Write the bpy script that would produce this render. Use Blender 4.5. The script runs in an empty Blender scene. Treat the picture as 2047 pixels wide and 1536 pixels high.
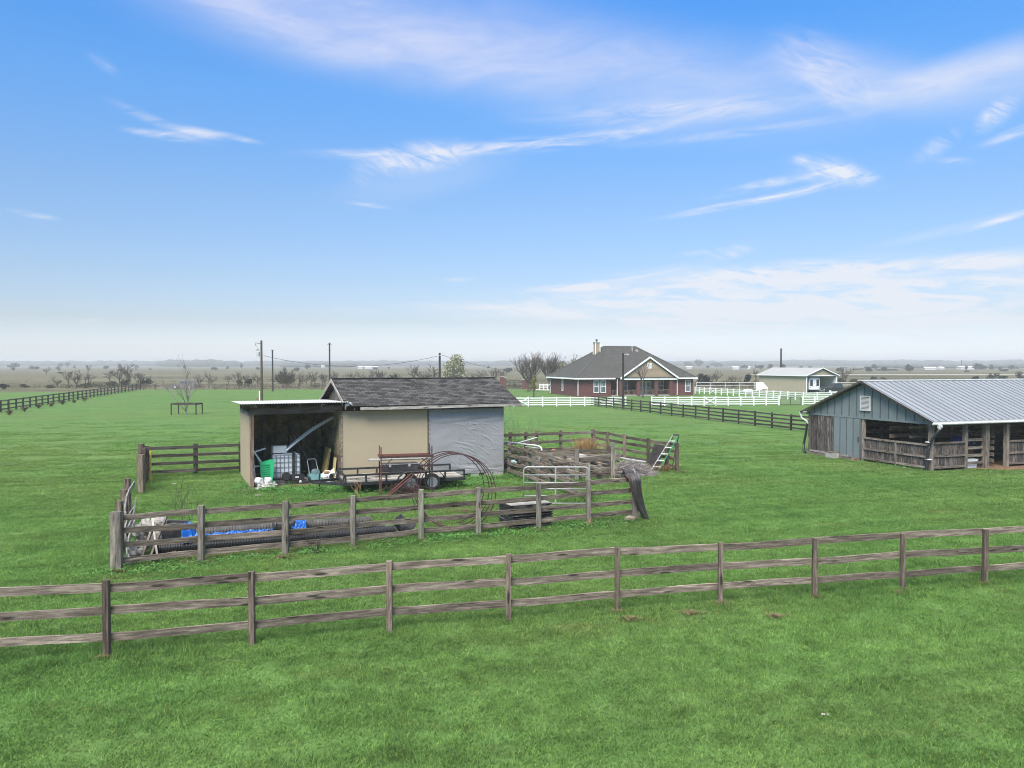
EXPOSURE = 2.1
HAZE_D = .0005
BG = .1
_k = BG * 2 ** EXPOSURE
# the sky texture's own radiance at these elevations (radians) and the colour the sky has there in the photograph
_sky = [(.009, (5.4, 5.4, 4.3), (.80, .84, .90)), (.052, (5.5, 6.7, 6.5), (.62, .75, .88)), (.105, (4.0, 5.6, 6.8), (.45, .66, .94)), (.2, (2.55, 3.95, 5.85), (.285, .53, .94)),
        (.314, (1.65, 2.68, 4.45), (.155, .42, .93)), (.436, (1.21, 2.0, 3.5), (.078, .325, .88)), (.6, (.9, 1.5, 2.75), (.05, .3, .85))]
SKY_TINT = [(e / .6, tuple(min(6, t / (n * _k)) for n, t in zip(a, b_))) for e, a, b_ in _sky]
CLOUD_COL = tuple(c / _k for c in (.83, .87, .95))
CLOUD_HI = tuple(c / _k for c in (.70, .74, .96))
FILL_VEIL_COL = tuple(c / _k for c in (2.3, 2.27, 2.22))
GRASS_A, GRASS_B, GRASS_C, GRASS_D = (.07, .130, .050), (.104, .176, .068), (.136, .214, .085), (.124, .168, .074)
GRASS_STRAW = (.19, .175, .095)
LAWN_GAIN, BLADE_GAIN = (.67, .75, .52), (1.27, 1.42, 1.0)
import bpy, math, random
import numpy as np
from mathutils import Vector, Matrix, noise as mnoise
R = math.radians
scene = bpy.context.scene
COL = scene.collection
F_PX, CX, CY, HOR, CAM_H = 1600.0, 1023.5, 768.0, 728.0, 5.3
PITCH = math.atan((CY - HOR) / F_PX)

# ------------------------------------------------------------------ placing
def ray(px, py):
    u, v = (px - CX) / F_PX, (CY - py) / F_PX
    return (u, math.cos(PITCH) + v * math.sin(PITCH), -math.sin(PITCH) + v * math.cos(PITCH))
def P(px, py, d):
    x, y, z = ray(px, py); k = d / y
    return Vector((x * k, d, CAM_H + z * k))
def G(px, py):
    x, y, z = ray(px, py); k = -CAM_H / z
    return Vector((x * k, y * k, 0))
def XD(px, d, z=0.0):
    return Vector(((px - CX) / F_PX * d, d, z))
def on_line(a, b, px):
    u = (px - CX) / F_PX
    t = (u * a.y - a.x) / ((b.x - a.x) - u * (b.y - a.y))
    return a + (b - a) * t

# ------------------------------------------------------------------ mesh builder
class MB:
    def __init__(s): s.v, s.f, s.m = [], [], []
    def add(s, vs, fs, m=0):
        o = len(s.v); s.v += [tuple(p) for p in vs]
        s.f += [tuple(i + o for i in f) for f in fs]; s.m += [m] * len(fs)
        return s
    def box(s, c, size, rz=0.0, m=0):
        x, y, z = size[0] / 2, size[1] / 2, size[2] / 2
        ca, sa = math.cos(rz), math.sin(rz); vs = []
        for dz in (-z, z):
            for dx, dy in ((-x, -y), (x, -y), (x, y), (-x, y)):
                vs.append((c[0] + dx * ca - dy * sa, c[1] + dx * sa + dy * ca, c[2] + dz))
        return s.add(vs, [(3, 2, 1, 0), (4, 5, 6, 7), (0, 1, 5, 4), (1, 2, 6, 5), (2, 3, 7, 6), (3, 0, 4, 7)], m)
    def ext(s, x0, x1, y0, y1, z0, z1, m=0):
        return s.box(((x0 + x1) / 2, (y0 + y1) / 2, (z0 + z1) / 2), (x1 - x0, y1 - y0, z1 - z0), 0, m)
    def bar(s, p, q, w, h, m=0, up=(0, 0, 1)):
        p, q = Vector(p), Vector(q); d = (q - p).normalized(); up = Vector(up)
        if abs(d.dot(up)) > .98: up = Vector((0, 1, 0))
        y = up.cross(d).normalized(); z = d.cross(y); vs = []
        for c in (p, q):
            for a, b in ((-1, -1), (1, -1), (1, 1), (-1, 1)): vs.append(c + y * (a * w / 2) + z * (b * h / 2))
        return s.add(vs, [(3, 2, 1, 0), (4, 5, 6, 7), (0, 1, 5, 4), (1, 2, 6, 5), (2, 3, 7, 6), (3, 0, 4, 7)], m)
    def tube(s, pts, r, n=6, m=0, closed=False, cap=True):
        pts = [Vector(p) for p in pts]; N = len(pts)
        rs = r if isinstance(r, (list, tuple)) else [r] * N
        vs, fs, nrm = [], [], None
        for i in range(N):
            a = pts[(i - 1) % N] if (closed or i > 0) else pts[i]
            b = pts[(i + 1) % N] if (closed or i < N - 1) else pts[i]
            t = (b - a)
            t = t.normalized() if t.length > 1e-9 else Vector((0, 0, 1))
            if nrm is None:
                nrm = t.cross(Vector((0, 0, 1)))
                if nrm.length < .1: nrm = t.cross(Vector((1, 0, 0)))
            nrm = (nrm - t * nrm.dot(t)).normalized(); bn = t.cross(nrm)
            for k in range(n):
                an = 2 * math.pi * k / n
                vs.append(pts[i] + (nrm * math.cos(an) + bn * math.sin(an)) * rs[i])
        for i in range(N if closed else N - 1):
            j = (i + 1) % N
            for k in range(n):
                l = (k + 1) % n
                fs.append((i * n + k, i * n + l, j * n + l, j * n + k))
        if cap and not closed:
            fs.append(tuple(range(n - 1, -1, -1))); fs.append(tuple((N - 1) * n + k for k in range(n)))
        return s.add(vs, fs, m)
    def prism(s, poly, a, b, fn, m=0):
        """polygon (u,v) swept between a and b; fn(u,v,w)->xyz"""
        n = len(poly)
        vs = [fn(u, v, a) for u, v in poly] + [fn(u, v, b) for u, v in poly]
        fs = [tuple(range(n - 1, -1, -1)), tuple(range(n, 2 * n))]
        fs += [(i, (i + 1) % n, n + (i + 1) % n, n + i) for i in range(n)]
        return s.add(vs, fs, m)
    def grid(s, fn, nu, nv, m=0):
        vs = [fn(i / nu, j / nv) for j in range(nv + 1) for i in range(nu + 1)]
        fs = [(j * (nu + 1) + i, j * (nu + 1) + i + 1, (j + 1) * (nu + 1) + i + 1, (j + 1) * (nu + 1) + i)
              for j in range(nv) for i in range(nu)]
        return s.add(vs, fs, m)
    def lathe(s, prof, c=(0, 0, 0), n=16, m=0, axis='z'):
        vs, fs = [], []
        for r, h in prof:
            for k in range(n):
                a = 2 * math.pi * k / n; x, y = r * math.cos(a), r * math.sin(a)
                p = (x, y, h) if axis == 'z' else ((h, x, y) if axis == 'x' else (x, h, y))
                vs.append((c[0] + p[0], c[1] + p[1], c[2] + p[2]))
        for i in range(len(prof) - 1):
            for k in range(n):
                l = (k + 1) % n; fs.append((i * n + k, i * n + l, (i + 1) * n + l, (i + 1) * n + k))
        fs.append(tuple(range(n - 1, -1, -1))); fs.append(tuple((len(prof) - 1) * n + k for k in range(n)))
        return s.add(vs, fs, m)
    def quad(s, a, b, c, d, m=0): return s.add([a, b, c, d], [(0, 1, 2, 3)], m)
    def blob(s, c, r, seed=0, n=8, k=.35, m=0):
        vs, fs = [], []; rows = max(4, n // 2 + 1)
        for j in range(rows + 1):
            th = math.pi * j / rows
            for i in range(n):
                ph = 2 * math.pi * i / n
                p = Vector((math.sin(th) * math.cos(ph), math.sin(th) * math.sin(ph), math.cos(th)))
                q = 1 + k * mnoise.noise(p * 1.7 + Vector((seed * 7.3, seed * 3.1, 0)))
                vs.append((c[0] + p.x * r[0] * q, c[1] + p.y * r[1] * q, c[2] + p.z * r[2] * q))
        for j in range(rows):
            for i in range(n):
                l = (i + 1) % n; fs.append((j * n + i, (j + 1) * n + i, (j + 1) * n + l, j * n + l))
        return s.add(vs, fs, m)
    def build(s, name, mats, parent=None, loc=None, rz=0.0, smooth=False):
        me = bpy.data.meshes.new(name); me.from_pydata(s.v, [], s.f)
        if not isinstance(mats, (list, tuple)): mats = [mats]
        for mt in mats: me.materials.append(mt)
        if len(mats) > 1: me.polygons.foreach_set('material_index', s.m)
        if smooth: me.polygons.foreach_set('use_smooth', [True] * len(me.polygons))
        me.update()
        o = bpy.data.objects.new(name, me); COL.objects.link(o)
        if parent is not None: o.parent = parent
        if loc is not None: o.location = loc
        o.rotation_euler[2] = rz
        return o

def tag(o, label=None, cat=None, group=None, kind=None):
    if label: o['label'] = label
    if cat: o['category'] = cat
    if group: o['group'] = group
    if kind: o['kind'] = kind
    return o
def thing(name, label, cat, loc=(0, 0, 0), rz=0.0, group=None):
    o = bpy.data.objects.new(name, None); COL.objects.link(o)
    o.location = loc; o.rotation_euler[2] = rz; o.empty_display_size = .2
    return tag(o, label, cat, group)
def copy_thing(src, loc, rz=0.0, label=None, group=None, scale=None):
    r = src.copy(); COL.objects.link(r); r.location = loc; r.rotation_euler[2] = rz
    if scale: r.scale = (scale,) * 3 if isinstance(scale, (int, float)) else scale
    if label: r['label'] = label
    if group: r['group'] = group
    for ch in list(src.children):
        c = ch.copy(); COL.objects.link(c); c.parent = r
        for g in list(ch.children):
            d = g.copy(); COL.objects.link(d); d.parent = c
    return r

# a board along p->q; grain runs along its own local x
_brng = random.Random(5)
def board(name, p, q, w, t, mat, parent=None, up=(0, 0, 1), seg=5, warp=.006, bow=0.0, taper=0.0, sag=0.0):
    """w = height of the face (along 'up'), t = thickness"""
    p, q = Vector(p), Vector(q); L = (q - p).length; x = (q - p) / L; upv = Vector(up)
    if abs(x.dot(upv)) > .98: upv = Vector((0, 1, 0))
    y = upv.cross(x).normalized(); z = x.cross(y)
    mb = MB(); vs = []; rg = _brng
    b1, b2 = rg.uniform(-1, 1) * warp, rg.uniform(-1, 1) * warp
    for i in range(seg + 1):
        f = i / seg; s_ = math.sin(math.pi * f)
        dz = b1 * s_ + b2 * math.sin(2 * math.pi * f) - sag * s_; dy = bow * s_ + rg.uniform(-1, 1) * warp * .4
        ww = w * (1 - taper * f)
        for a, b in ((-1, -1), (1, -1), (1, 1), (-1, 1)):
            vs.append((L * f, a * t / 2 + dy, b * ww / 2 + dz + rg.uniform(-1, 1) * warp * .35))
    fs = [(3, 2, 1, 0), tuple(seg * 4 + k for k in range(4))]
    for i in range(seg):
        for k in range(4):
            l = (k + 1) % 4; fs.append((i * 4 + k, i * 4 + l, i * 4 + 4 + l, i * 4 + 4 + k))
    mb.add(vs, fs)
    o = mb.build(name, mat, parent)
    o.rotation_mode = 'QUATERNION'
    m = Matrix((x, y, z)).transposed()
    o.rotation_quaternion = m.to_quaternion(); o.location = p
    return o
# a flat slab whose local x/y are its own surface axes
def slab(name, origin, xd, yd, lx, ly, t, mat, parent=None):
    xd, yd = Vector(xd).normalized(), Vector(yd).normalized(); zd = xd.cross(yd).normalized(); yd = zd.cross(xd)
    mb = MB(); mb.ext(0, lx, 0, ly, -t, 0)
    o = mb.build(name, mat, parent); o.rotation_mode = 'QUATERNION'
    o.rotation_quaternion = Matrix((xd, yd, zd)).transposed().to_quaternion(); o.location = origin
    return o

# ------------------------------------------------------------------ materials
def N(nt, typ, ins=None, **props):
    n = nt.nodes.new(typ)
    for k, v in props.items(): setattr(n, k, v)
    for k, v in (ins or {}).items():
        s = n.inputs[k]
        if isinstance(v, bpy.types.NodeSocket): nt.links.new(v, s)
        elif isinstance(v, (list, tuple)) and len(v) == 3 and s.type == 'RGBA': s.default_value = (*v, 1)
        else: s.default_value = v
    return n
def base_mat(name):
    m = bpy.data.materials.new(name); m.use_nodes = True; nt = m.node_tree; nt.nodes.clear()
    out = nt.nodes.new('ShaderNodeOutputMaterial'); b = nt.nodes.new('ShaderNodeBsdfPrincipled')
    nt.links.new(b.outputs[0], out.inputs[0])
    return m, nt, b
def ramp(nt, fac, stops, interp='LINEAR'):
    n = nt.nodes.new('ShaderNodeValToRGB'); cr = n.color_ramp; cr.interpolation = interp
    while len(cr.elements) < len(stops): cr.elements.new(.5)
    for e, (p, c) in zip(cr.elements, stops):
        e.position = p; e.color = (c, c, c, 1) if isinstance(c, (int, float)) else (*c, 1)
    nt.links.new(fac, n.inputs[0]); return n.outputs[0]
def mix(nt, fac, a, b, mode='MIX'):
    n = nt.nodes.new('ShaderNodeMix'); n.data_type = 'RGBA'; n.blend_type = mode
    for s, v in ((n.inputs[0], fac), (n.inputs[6], a), (n.inputs[7], b)):
        if isinstance(v, bpy.types.NodeSocket): nt.links.new(v, s)
        elif isinstance(v, (list, tuple)): s.default_value = (*v, 1) if len(v) == 3 else v
        else: s.default_value = v
    return n.outputs[2]
def math_(nt, op, a, b=None, c=None, clamp=False):
    n = nt.nodes.new('ShaderNodeMath'); n.operation = op; n.use_clamp = clamp
    for i, v in enumerate((a, b, c)):
        if v is None: continue
        if isinstance(v, bpy.types.NodeSocket): nt.links.new(v, n.inputs[i])
        else: n.inputs[i].default_value = v
    return n.outputs[0]
def objvec(nt, scale, rand=True, coord='Object'):
    tc = nt.nodes.new('ShaderNodeTexCoord'); v = tc.outputs[coord]
    if rand:
        oi = nt.nodes.new('ShaderNodeObjectInfo')
        r = math_(nt, 'MULTIPLY', oi.outputs['Random'], 83.0)
        c = N(nt, 'ShaderNodeCombineXYZ', {0: r, 1: r, 2: r}).outputs[0]
        v = N(nt, 'ShaderNodeVectorMath', {0: v, 1: c}, operation='ADD').outputs[0]
    return N(nt, 'ShaderNodeVectorMath', {0: v, 1: tuple(scale)}, operation='MULTIPLY').outputs[0]
def noise(nt, vec, scale=1.0, detail=4.0, rough=.6, dist=0.0):
    return N(nt, 'ShaderNodeTexNoise', {'Vector': vec, 'Scale': scale, 'Detail': detail, 'Roughness': rough, 'Distortion': dist}).outputs[0]
def bump(nt, b, h, strength=.3, dist=.01):
    n = N(nt, 'ShaderNodeBump', {'Height': h, 'Strength': strength, 'Distance': dist})
    nt.links.new(n.outputs[0], b.inputs['Normal'])
def wood(name, dark, mid, light, tint=None, var=.35, gscale=1.0, knots=True):
    m, nt, b = base_mat(name)
    g = noise(nt, objvec(nt, (1.7 * gscale, 20 * gscale, 20 * gscale)), 1, 6, .68, .4)
    c = ramp(nt, g, [(.28, dark), (.5, mid), (.72, light)])
    g2 = noise(nt, objvec(nt, (5 * gscale, 62 * gscale, 62 * gscale)), 1, 8, .75)
    c = mix(nt, 1.0, c, ramp(nt, g2, [(.3, .62), (.5, 1.0), (.7, 1.32)]), 'MULTIPLY')
    ck = noise(nt, objvec(nt, (.8 * gscale, 34 * gscale, 34 * gscale)), 1, 3, .5, .8)
    c = mix(nt, ramp(nt, ck, [(.60, 0), (.645, .8), (.69, 0)]), c, tuple(x * .5 for x in dark))
    bl = noise(nt, objvec(nt, (1.1, 5, 5)), 1, 4, .6)
    c = mix(nt, 1.0, c, ramp(nt, bl, [(.3, .6), (.5, .98), (.72, 1.28)]), 'MULTIPLY')
    if knots:
        vo = N(nt, 'ShaderNodeTexVoronoi', {'Vector': objvec(nt, (1.3, 6.5, 6.5)), 'Scale': 1.0}).outputs['Distance']
        c = mix(nt, ramp(nt, vo, [(.12, .85), (.22, 0.0)]), c, tuple(x * .35 for x in dark))
    oi = nt.nodes.new('ShaderNodeObjectInfo')
    c = mix(nt, 1.0, c, ramp(nt, oi.outputs['Random'], [(0, 1 - var), (1, 1 + var)]), 'MULTIPLY')
    if tint:
        c = mix(nt, ramp(nt, noise(nt, objvec(nt, (1, 2, 2)), .8, 3), [(.5, 0), (.8, .7)]), c, tint)
    nt.links.new(c, b.inputs['Base Color']); b.inputs['Roughness'].default_value = .88
    b.inputs['Specular IOR Level'].default_value = .2
    bump(nt, b, g, .5, .004)
    return m
def plain(name, col, rough=.6, metal=0.0, var=.18, scale=3.0, bmp=0.0, spec=.4, dirt=None, dirt_amt=.5, stretch=(1, 1, 1), emit=None):
    m, nt, b = base_mat(name)
    v = objvec(nt, tuple(scale * s for s in stretch))
    n = noise(nt, v, 1, 5, .62)
    c = mix(nt, 1.0, col, ramp(nt, n, [(.3, 1 - var), (.7, 1 + var)]), 'MULTIPLY')
    if dirt:
        n2 = noise(nt, objvec(nt, tuple(scale * .6 * s for s in stretch)), 1, 6, .7, .6)
        c = mix(nt, ramp(nt, n2, [(.48, 0), (.68, dirt_amt)]), c, dirt)
    nt.links.new(c, b.inputs['Base Color'])
    b.inputs['Roughness'].default_value = rough; b.inputs['Metallic'].default_value = metal
    b.inputs['Specular IOR Level'].default_value = spec
    if bmp: bump(nt, b, noise(nt, v, 6, 4, .6), bmp, .01)
    return m
M = {}
M['rail'] = wood('weathered_rail', (.045, .036, .028), (.155, .124, .097), (.31, .262, .212))
M['pen_rail'] = wood('weathered_pen_rail', (.034, .027, .021), (.122, .098, .077), (.245, .204, .166))
M['post'] = wood('weathered_post', (.034, .026, .02), (.115, .088, .068), (.21, .17, .14))
M['post_gray'] = wood('gray_post', (.05, .043, .035), (.165, .146, .122), (.29, .262, .225), tint=(.125, .14, .095))
M['dark_wood'] = wood('dark_fence_wood', (0.019, 0.015, 0.014), (0.051, 0.043, 0.038), (0.106, 0.092, 0.083))
M['far_wood'] = wood('far_fence_wood', (0.048, 0.036, 0.030), (0.128, 0.100, 0.086), (0.216, 0.180, 0.160))
M['barn_wood'] = wood('barn_board_wood', (0.015, 0.012, 0.010), (0.072, 0.058, 0.051), (0.230, 0.204, 0.191), gscale=1.3)
M['frame_wood'] = wood('barn_frame_wood', (0.060, 0.047, 0.038), (0.170, 0.140, 0.115), (0.289, 0.251, 0.212))
M['raw_wood'] = wood('brown_timber', (.05, .032, .022), (.15, .10, .075), (.26, .19, .15))
M['pale_wood'] = wood('pale_bleached_wood', (0.128, 0.116, 0.100), (0.288, 0.268, 0.240), (0.440, 0.416, 0.384))
M['white_vinyl'] = plain('white_fence_paint', (.62, .62, .61), .5, var=.05, scale=1.5)
M['red_beam'] = wood('dark_red_timber', (.03, .012, .01), (.085, .035, .03), (.15, .075, .065))
M['black_plastic'] = plain('black_plastic', (.018, .018, .02), .45, var=.4, scale=6, dirt=(.09, .085, .08), dirt_amt=.5)
M['black_pipe'] = plain('black_corrugated_plastic', (.012, .013, .015), .42, var=.3, scale=4, dirt=(.05, .048, .044), dirt_amt=.18)
M['gray_pipe'] = plain('dusty_corrugated_plastic', (.048, .046, .043), .6, var=.3, scale=4, dirt=(.13, .12, .107), dirt_amt=.6)
M['black_paint'] = plain('black_trailer_paint', (.02, .02, .022), .5, var=.4, scale=5, dirt=(.05, .043, .036), dirt_amt=.3)
M['rust'] = plain('rusty_red_steel', (.125, .042, .031), .75, var=.35, scale=9, dirt=(.075, .032, .024), dirt_amt=.8)
M['rust_dark'] = plain('dark_rust', (.05, .023, .02), .8, var=.4, scale=9, dirt=(.03, .02, .02), dirt_amt=.8)
M['galv'] = plain('galvanized_steel', (.36, .36, .36), .45, .4, var=.15, scale=8, dirt=(.3, .29, .28), dirt_amt=.4)
M['white_steel'] = plain('white_painted_steel', (.68, .68, .67), .5, var=.12, scale=6, dirt=(.35, .33, .3), dirt_amt=.4)
M['alu'] = plain('aluminium', (.62, .63, .64), .4, .2, var=.1, scale=8)
M['rubber'] = plain('tyre_rubber', (.022, .022, .022), .85, var=.3, scale=12)
M['glass_dark'] = plain('dark_window_glass', (.025, .028, .032), .3, var=.2, scale=1, spec=.6)
M['glass_mid'] = plain('house_window_glass', (.10, .12, .13), .1, var=.5, scale=.8, spec=.6)
M['concrete'] = plain('pale_concrete', (.31, .295, .27), .9, var=.25, scale=7, bmp=.3, dirt=(.17, .16, .14), dirt_amt=.6)
M['white_trim'] = plain('white_trim', (.74, .74, .73), .55, var=.07, scale=2)
M['dirt'] = plain('bare_dirt', (.155, .095, .06), .95, var=.45, scale=5, bmp=.5, spec=.1)
M['gravel'] = plain('gravel_drive', (.42, .40, .37), .95, var=.2, scale=1.2, spec=.1)
M['bark'] = plain('tree_bark', (.085, .072, .062), .9, var=.35, scale=5, spec=.15)
M['bark_pale'] = plain('pale_bark', (.185, .17, .155), .9, var=.35, scale=5, spec=.15)
M['twig'] = plain('bare_twigs', (.10, .083, .072), .9, var=.3, scale=2, spec=.1)
M['twig_dark'] = plain('dark_twigs', (.06, .05, .045), .9, var=.3, scale=2, spec=.1)
# ------------------------------------------------------------------ camera, sun, sky
cam = bpy.data.cameras.new('camera'); camo = bpy.data.objects.new('camera', cam); COL.objects.link(camo)
cam.sensor_width = 36; cam.lens = 36 * F_PX / 2047; cam.clip_end = 20000; cam.clip_start = .1
camo.location = (0, 0, CAM_H); camo.rotation_euler = (math.pi / 2 - PITCH, 0, 0); scene.camera = camo
SUN_EL, SUN_AZ = R(50), R(200)          # azimuth clockwise from +Y: behind the camera, a little to the left
sl = bpy.data.lights.new('sun', 'SUN'); so = bpy.data.objects.new('sun', sl); COL.objects.link(so)
sl.energy = 1.5; sl.angle = R(28); sl.color = (1.0, .95, .87)
sd = Vector((math.sin(SUN_AZ) * math.cos(SUN_EL), math.cos(SUN_AZ) * math.cos(SUN_EL), math.sin(SUN_EL)))
so.rotation_euler = (-sd).to_track_quat('-Z', 'Y').to_euler()
w = bpy.data.worlds.new('World'); scene.world = w; w.use_nodes = True
nt = w.node_tree; nt.nodes.clear()
wo = nt.nodes.new('ShaderNodeOutputWorld'); bg = nt.nodes.new('ShaderNodeBackground'); nt.links.new(bg.outputs[0], wo.inputs[0])
bg.inputs[1].default_value = BG
sky = nt.nodes.new('ShaderNodeTexSky'); sky.sky_type = 'NISHITA'; sky.sun_disc = False
sky.sun_elevation = SUN_EL; sky.sun_rotation = SUN_AZ; sky.air_density = 1.0; sky.dust_density = .6; sky.ozone_density = 2.0
tc = nt.nodes.new('ShaderNodeTexCoord')
sp = N(nt, 'ShaderNodeSeparateXYZ', {0: tc.outputs['Generated']})
az = math_(nt, 'ARCTAN2', sp.outputs[0], sp.outputs[1]); el = math_(nt, 'ARCSINE', sp.outputs[2])
ae = N(nt, 'ShaderNodeCombineXYZ', {0: az, 1: el}).outputs[0]
tint = ramp(nt, math_(nt, 'MULTIPLY', el, 1 / .6, clamp=True), SKY_TINT)
skyc = mix(nt, 1.0, sky.outputs[0], tint, 'MULTIPLY')
def wisp(ang, sx, sy, seed, dist):
    v = N(nt, 'ShaderNodeVectorRotate', {'Vector': ae, 'Angle': R(ang)}, rotation_type='Z_AXIS').outputs[0]
    wv = N(nt, 'ShaderNodeTexNoise', {'Vector': N(nt, 'ShaderNodeVectorMath', {0: v, 1: (6, 14, 1)}, operation='MULTIPLY').outputs[0], 'Scale': 1.0, 'Detail': 3.0})
    off = N(nt, 'ShaderNodeVectorMath', {0: wv.outputs['Color'], 1: (.05, .022, 0)}, operation='MULTIPLY').outputs[0]
    v = N(nt, 'ShaderNodeVectorMath', {0: v, 1: off}, operation='ADD').outputs[0]
    v = N(nt, 'ShaderNodeVectorMath', {0: v, 1: (sx, sy, 1)}, operation='MULTIPLY').outputs[0]
    v = N(nt, 'ShaderNodeVectorMath', {0: v, 1: (seed, seed * 1.7, seed)}, operation='ADD').outputs[0]
    return noise(nt, v, 1, 10, .66, dist)
W1 = ramp(nt, wisp(-7, 12, 85, 3.1, .8), [(.36, 0), (.70, 1)])
W2 = ramp(nt, wisp(24, 18, 70, 9.4, 1.0), [(.36, 0), (.74, 1)])
W3 = ramp(nt, wisp(-3, 7, 30, 5.7, .6), [(.2, .26), (.84, .88)])
W4 = ramp(nt, wisp(4, 10, 64, 2.2, 1.0), [(.41, .10), (.60, 1)])
def ael(px, py):
    u, v_ = (px - CX) / F_PX, (HOR - py) / F_PX
    a = math.atan(u); return a, math.atan(v_ * math.cos(a))
total = None
# px, py, half length, half height, tilt (deg, rising to the right), strength, which wisp, softness
CLOUDS = [(835, 318, 120, 30, 8, 1.0, 2, 1), (985, 296, 110, 13, 7, .85, 1, 1), (1150, 284, 190, 14, 6, .8, 1, 1), (740, 312, 130, 12, 2, .6, 1, 1),
          (1450, 272, 260, 10, 3, .35, 1, 1), (330, 274, 75, 10, -3, .75, 1, 1), (400, 268, 55, 11, -8, .85, 1, 1), (470, 277, 60, 7, -8, .45, 1, 1),
          (320, 248, 110, 12, -18, .35, 1, 1), (640, 60, 460, 90, -8, .45, 3, 1), (900, 75, 480, 95, -5, .5, 3, 1), (480, 20, 260, 40, -18, .3, 3, 1),
          (1330, 180, 480, 100, -6, .5, 3, 1), (1350, 228, 320, 24, 0, .45, 1, 1), (1640, 150, 130, 60, -38, .5, 2, 1), (1760, 170, 250, 60, -20, .4, 3, 1),
          (1930, 140, 260, 42, 10, .6, 3, 1), (2060, 150, 200, 70, 5, .5, 3, 1), (1985, 232, 50, 26, 35, .85, 2, 1), (2030, 268, 80, 14, 14, .7, 1, 1),
          (1860, 300, 60, 22, 30, .45, 2, 1), (1905, 326, 45, 10, -8, .45, 1, 1), (1650, 345, 85, 30, -15, .85, 2, 1), (1705, 355, 60, 20, -18, .95, 1, 1),
          (1540, 368, 130, 11, 9, .7, 1, 1), (1600, 385, 120, 9, 10, .85, 1, 1), (1450, 414, 140, 8, 8, .8, 1, 1), (1595, 322, 22, 12, 0, .6, 2, 1),
          (1460, 505, 55, 16, 12, .6, 2, 1), (1385, 508, 45, 8, 5, .45, 2, 1), (1135, 577, 120, 9, 3, 1.1, 1, 1), (1270, 560, 170, 20, 8, .55, 1, 1),
          (1520, 552, 300, 26, 4, 1.0, 4, 1), (1830, 534, 240, 18, 5, 1.1, 1, 1), (2000, 528, 110, 15, 4, 1.0, 1, 1), (1700, 592, 580, 60, 2, .95, 4, 1),
          (1380, 624, 480, 46, -1, .95, 4, 1), (1100, 625, 240, 16, 0, .55, 1, 1), (1800, 650, 480, 44, 0, .7, 4, 1), (2000, 440, 90, 9, 16, .65, 1, 1),
          (1900, 460, 200, 14, 10, .25, 3, 1), (70, 431, 55, 8, -6, .35, 1, 1), (920, 559, 36, 6, 4, .6, 1, 1), (755, 414, 60, 5, -5, .4, 1, 1),
          (185, 640, 26, 4, 3, .6, 1, 1), (710, 618, 50, 6, -3, .45, 1, 1), (950, 612, 170, 9, 0, .4, 1, 1), (850, 360, 190, 40, 12, .25, 3, 1),
          (725, 350, 26, 26, 60, .3, 2, 1), (215, 135, 40, 14, -30, .3, 2, 1), (1400, 690, 700, 14, 0, .3, 3, 1), (930, 690, 220, 8, 2, .35, 3, 1)]
for (px, py, hl, hh, tilt, st, wk, _s) in CLOUDS:
    a, e = ael(px, py); a2, _ = ael(px + 10, py); s = (a2 - a) / 10
    d = N(nt, 'ShaderNodeVectorMath', {0: ae, 1: (a, e, 0)}, operation='SUBTRACT').outputs[0]
    d = N(nt, 'ShaderNodeVectorRotate', {'Vector': d, 'Angle': R(-tilt)}, rotation_type='Z_AXIS').outputs[0]
    d = N(nt, 'ShaderNodeVectorMath', {0: d, 1: (1 / (hl * s * 1.45), 1 / (hh * s * 1.45), 0)}, operation='MULTIPLY').outputs[0]
    l = N(nt, 'ShaderNodeVectorMath', {0: d}, operation='LENGTH').outputs['Value']
    mr = N(nt, 'ShaderNodeMapRange', {0: l, 1: 0.0, 2: 1.0, 3: st, 4: 0.0}, interpolation_type='SMOOTHERSTEP').outputs[0]
    c = math_(nt, 'MULTIPLY', mr if wk != 3 else math_(nt, 'MULTIPLY', mr, .95), {1: W1, 2: W2, 3: W3, 4: W4}[wk])
    total = c if total is None else math_(nt, 'ADD', total, c)
# clouds, then a white veil added overhead, out of view, as soft fill light
cov = math_(nt, 'MINIMUM', math_(nt, 'MULTIPLY', total, 1.4), .93)
skyc = mix(nt, cov, skyc, mix(nt, N(nt, 'ShaderNodeMapRange', {0: el, 1: .22, 2: .40}).outputs[0], CLOUD_COL, CLOUD_HI))
fill_veil = N(nt, 'ShaderNodeMapRange', {0: el, 1: .50, 2: .95, 3: 0.0, 4: 1.0}, interpolation_type='SMOOTHSTEP').outputs[0]
skyc = mix(nt, fill_veil, skyc, FILL_VEIL_COL)
nt.links.new(skyc, bg.inputs[0])
vs = scene.view_settings; vs.view_transform = 'Standard'; vs.look = 'None'; vs.exposure = EXPOSURE; vs.gamma = 1.0
cy = scene.cycles; cy.use_denoising = True; cy.max_bounces = 6; cy.diffuse_bounces = 3; cy.glossy_bounces = 2; cy.transmission_bounces = 4
cy.volume_bounces = 1; cy.transparent_max_bounces = 6; cy.use_adaptive_sampling = True; cy.adaptive_threshold = .01
try:
    cy.denoiser = 'OPENIMAGEDENOISE'; cy.denoising_input_passes = 'RGB_ALBEDO_NORMAL'; cy.denoising_prefilter = 'ACCURATE'
except Exception: pass
cy.sample_clamp_indirect = 6; cy.filter_width = 1.05

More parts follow.
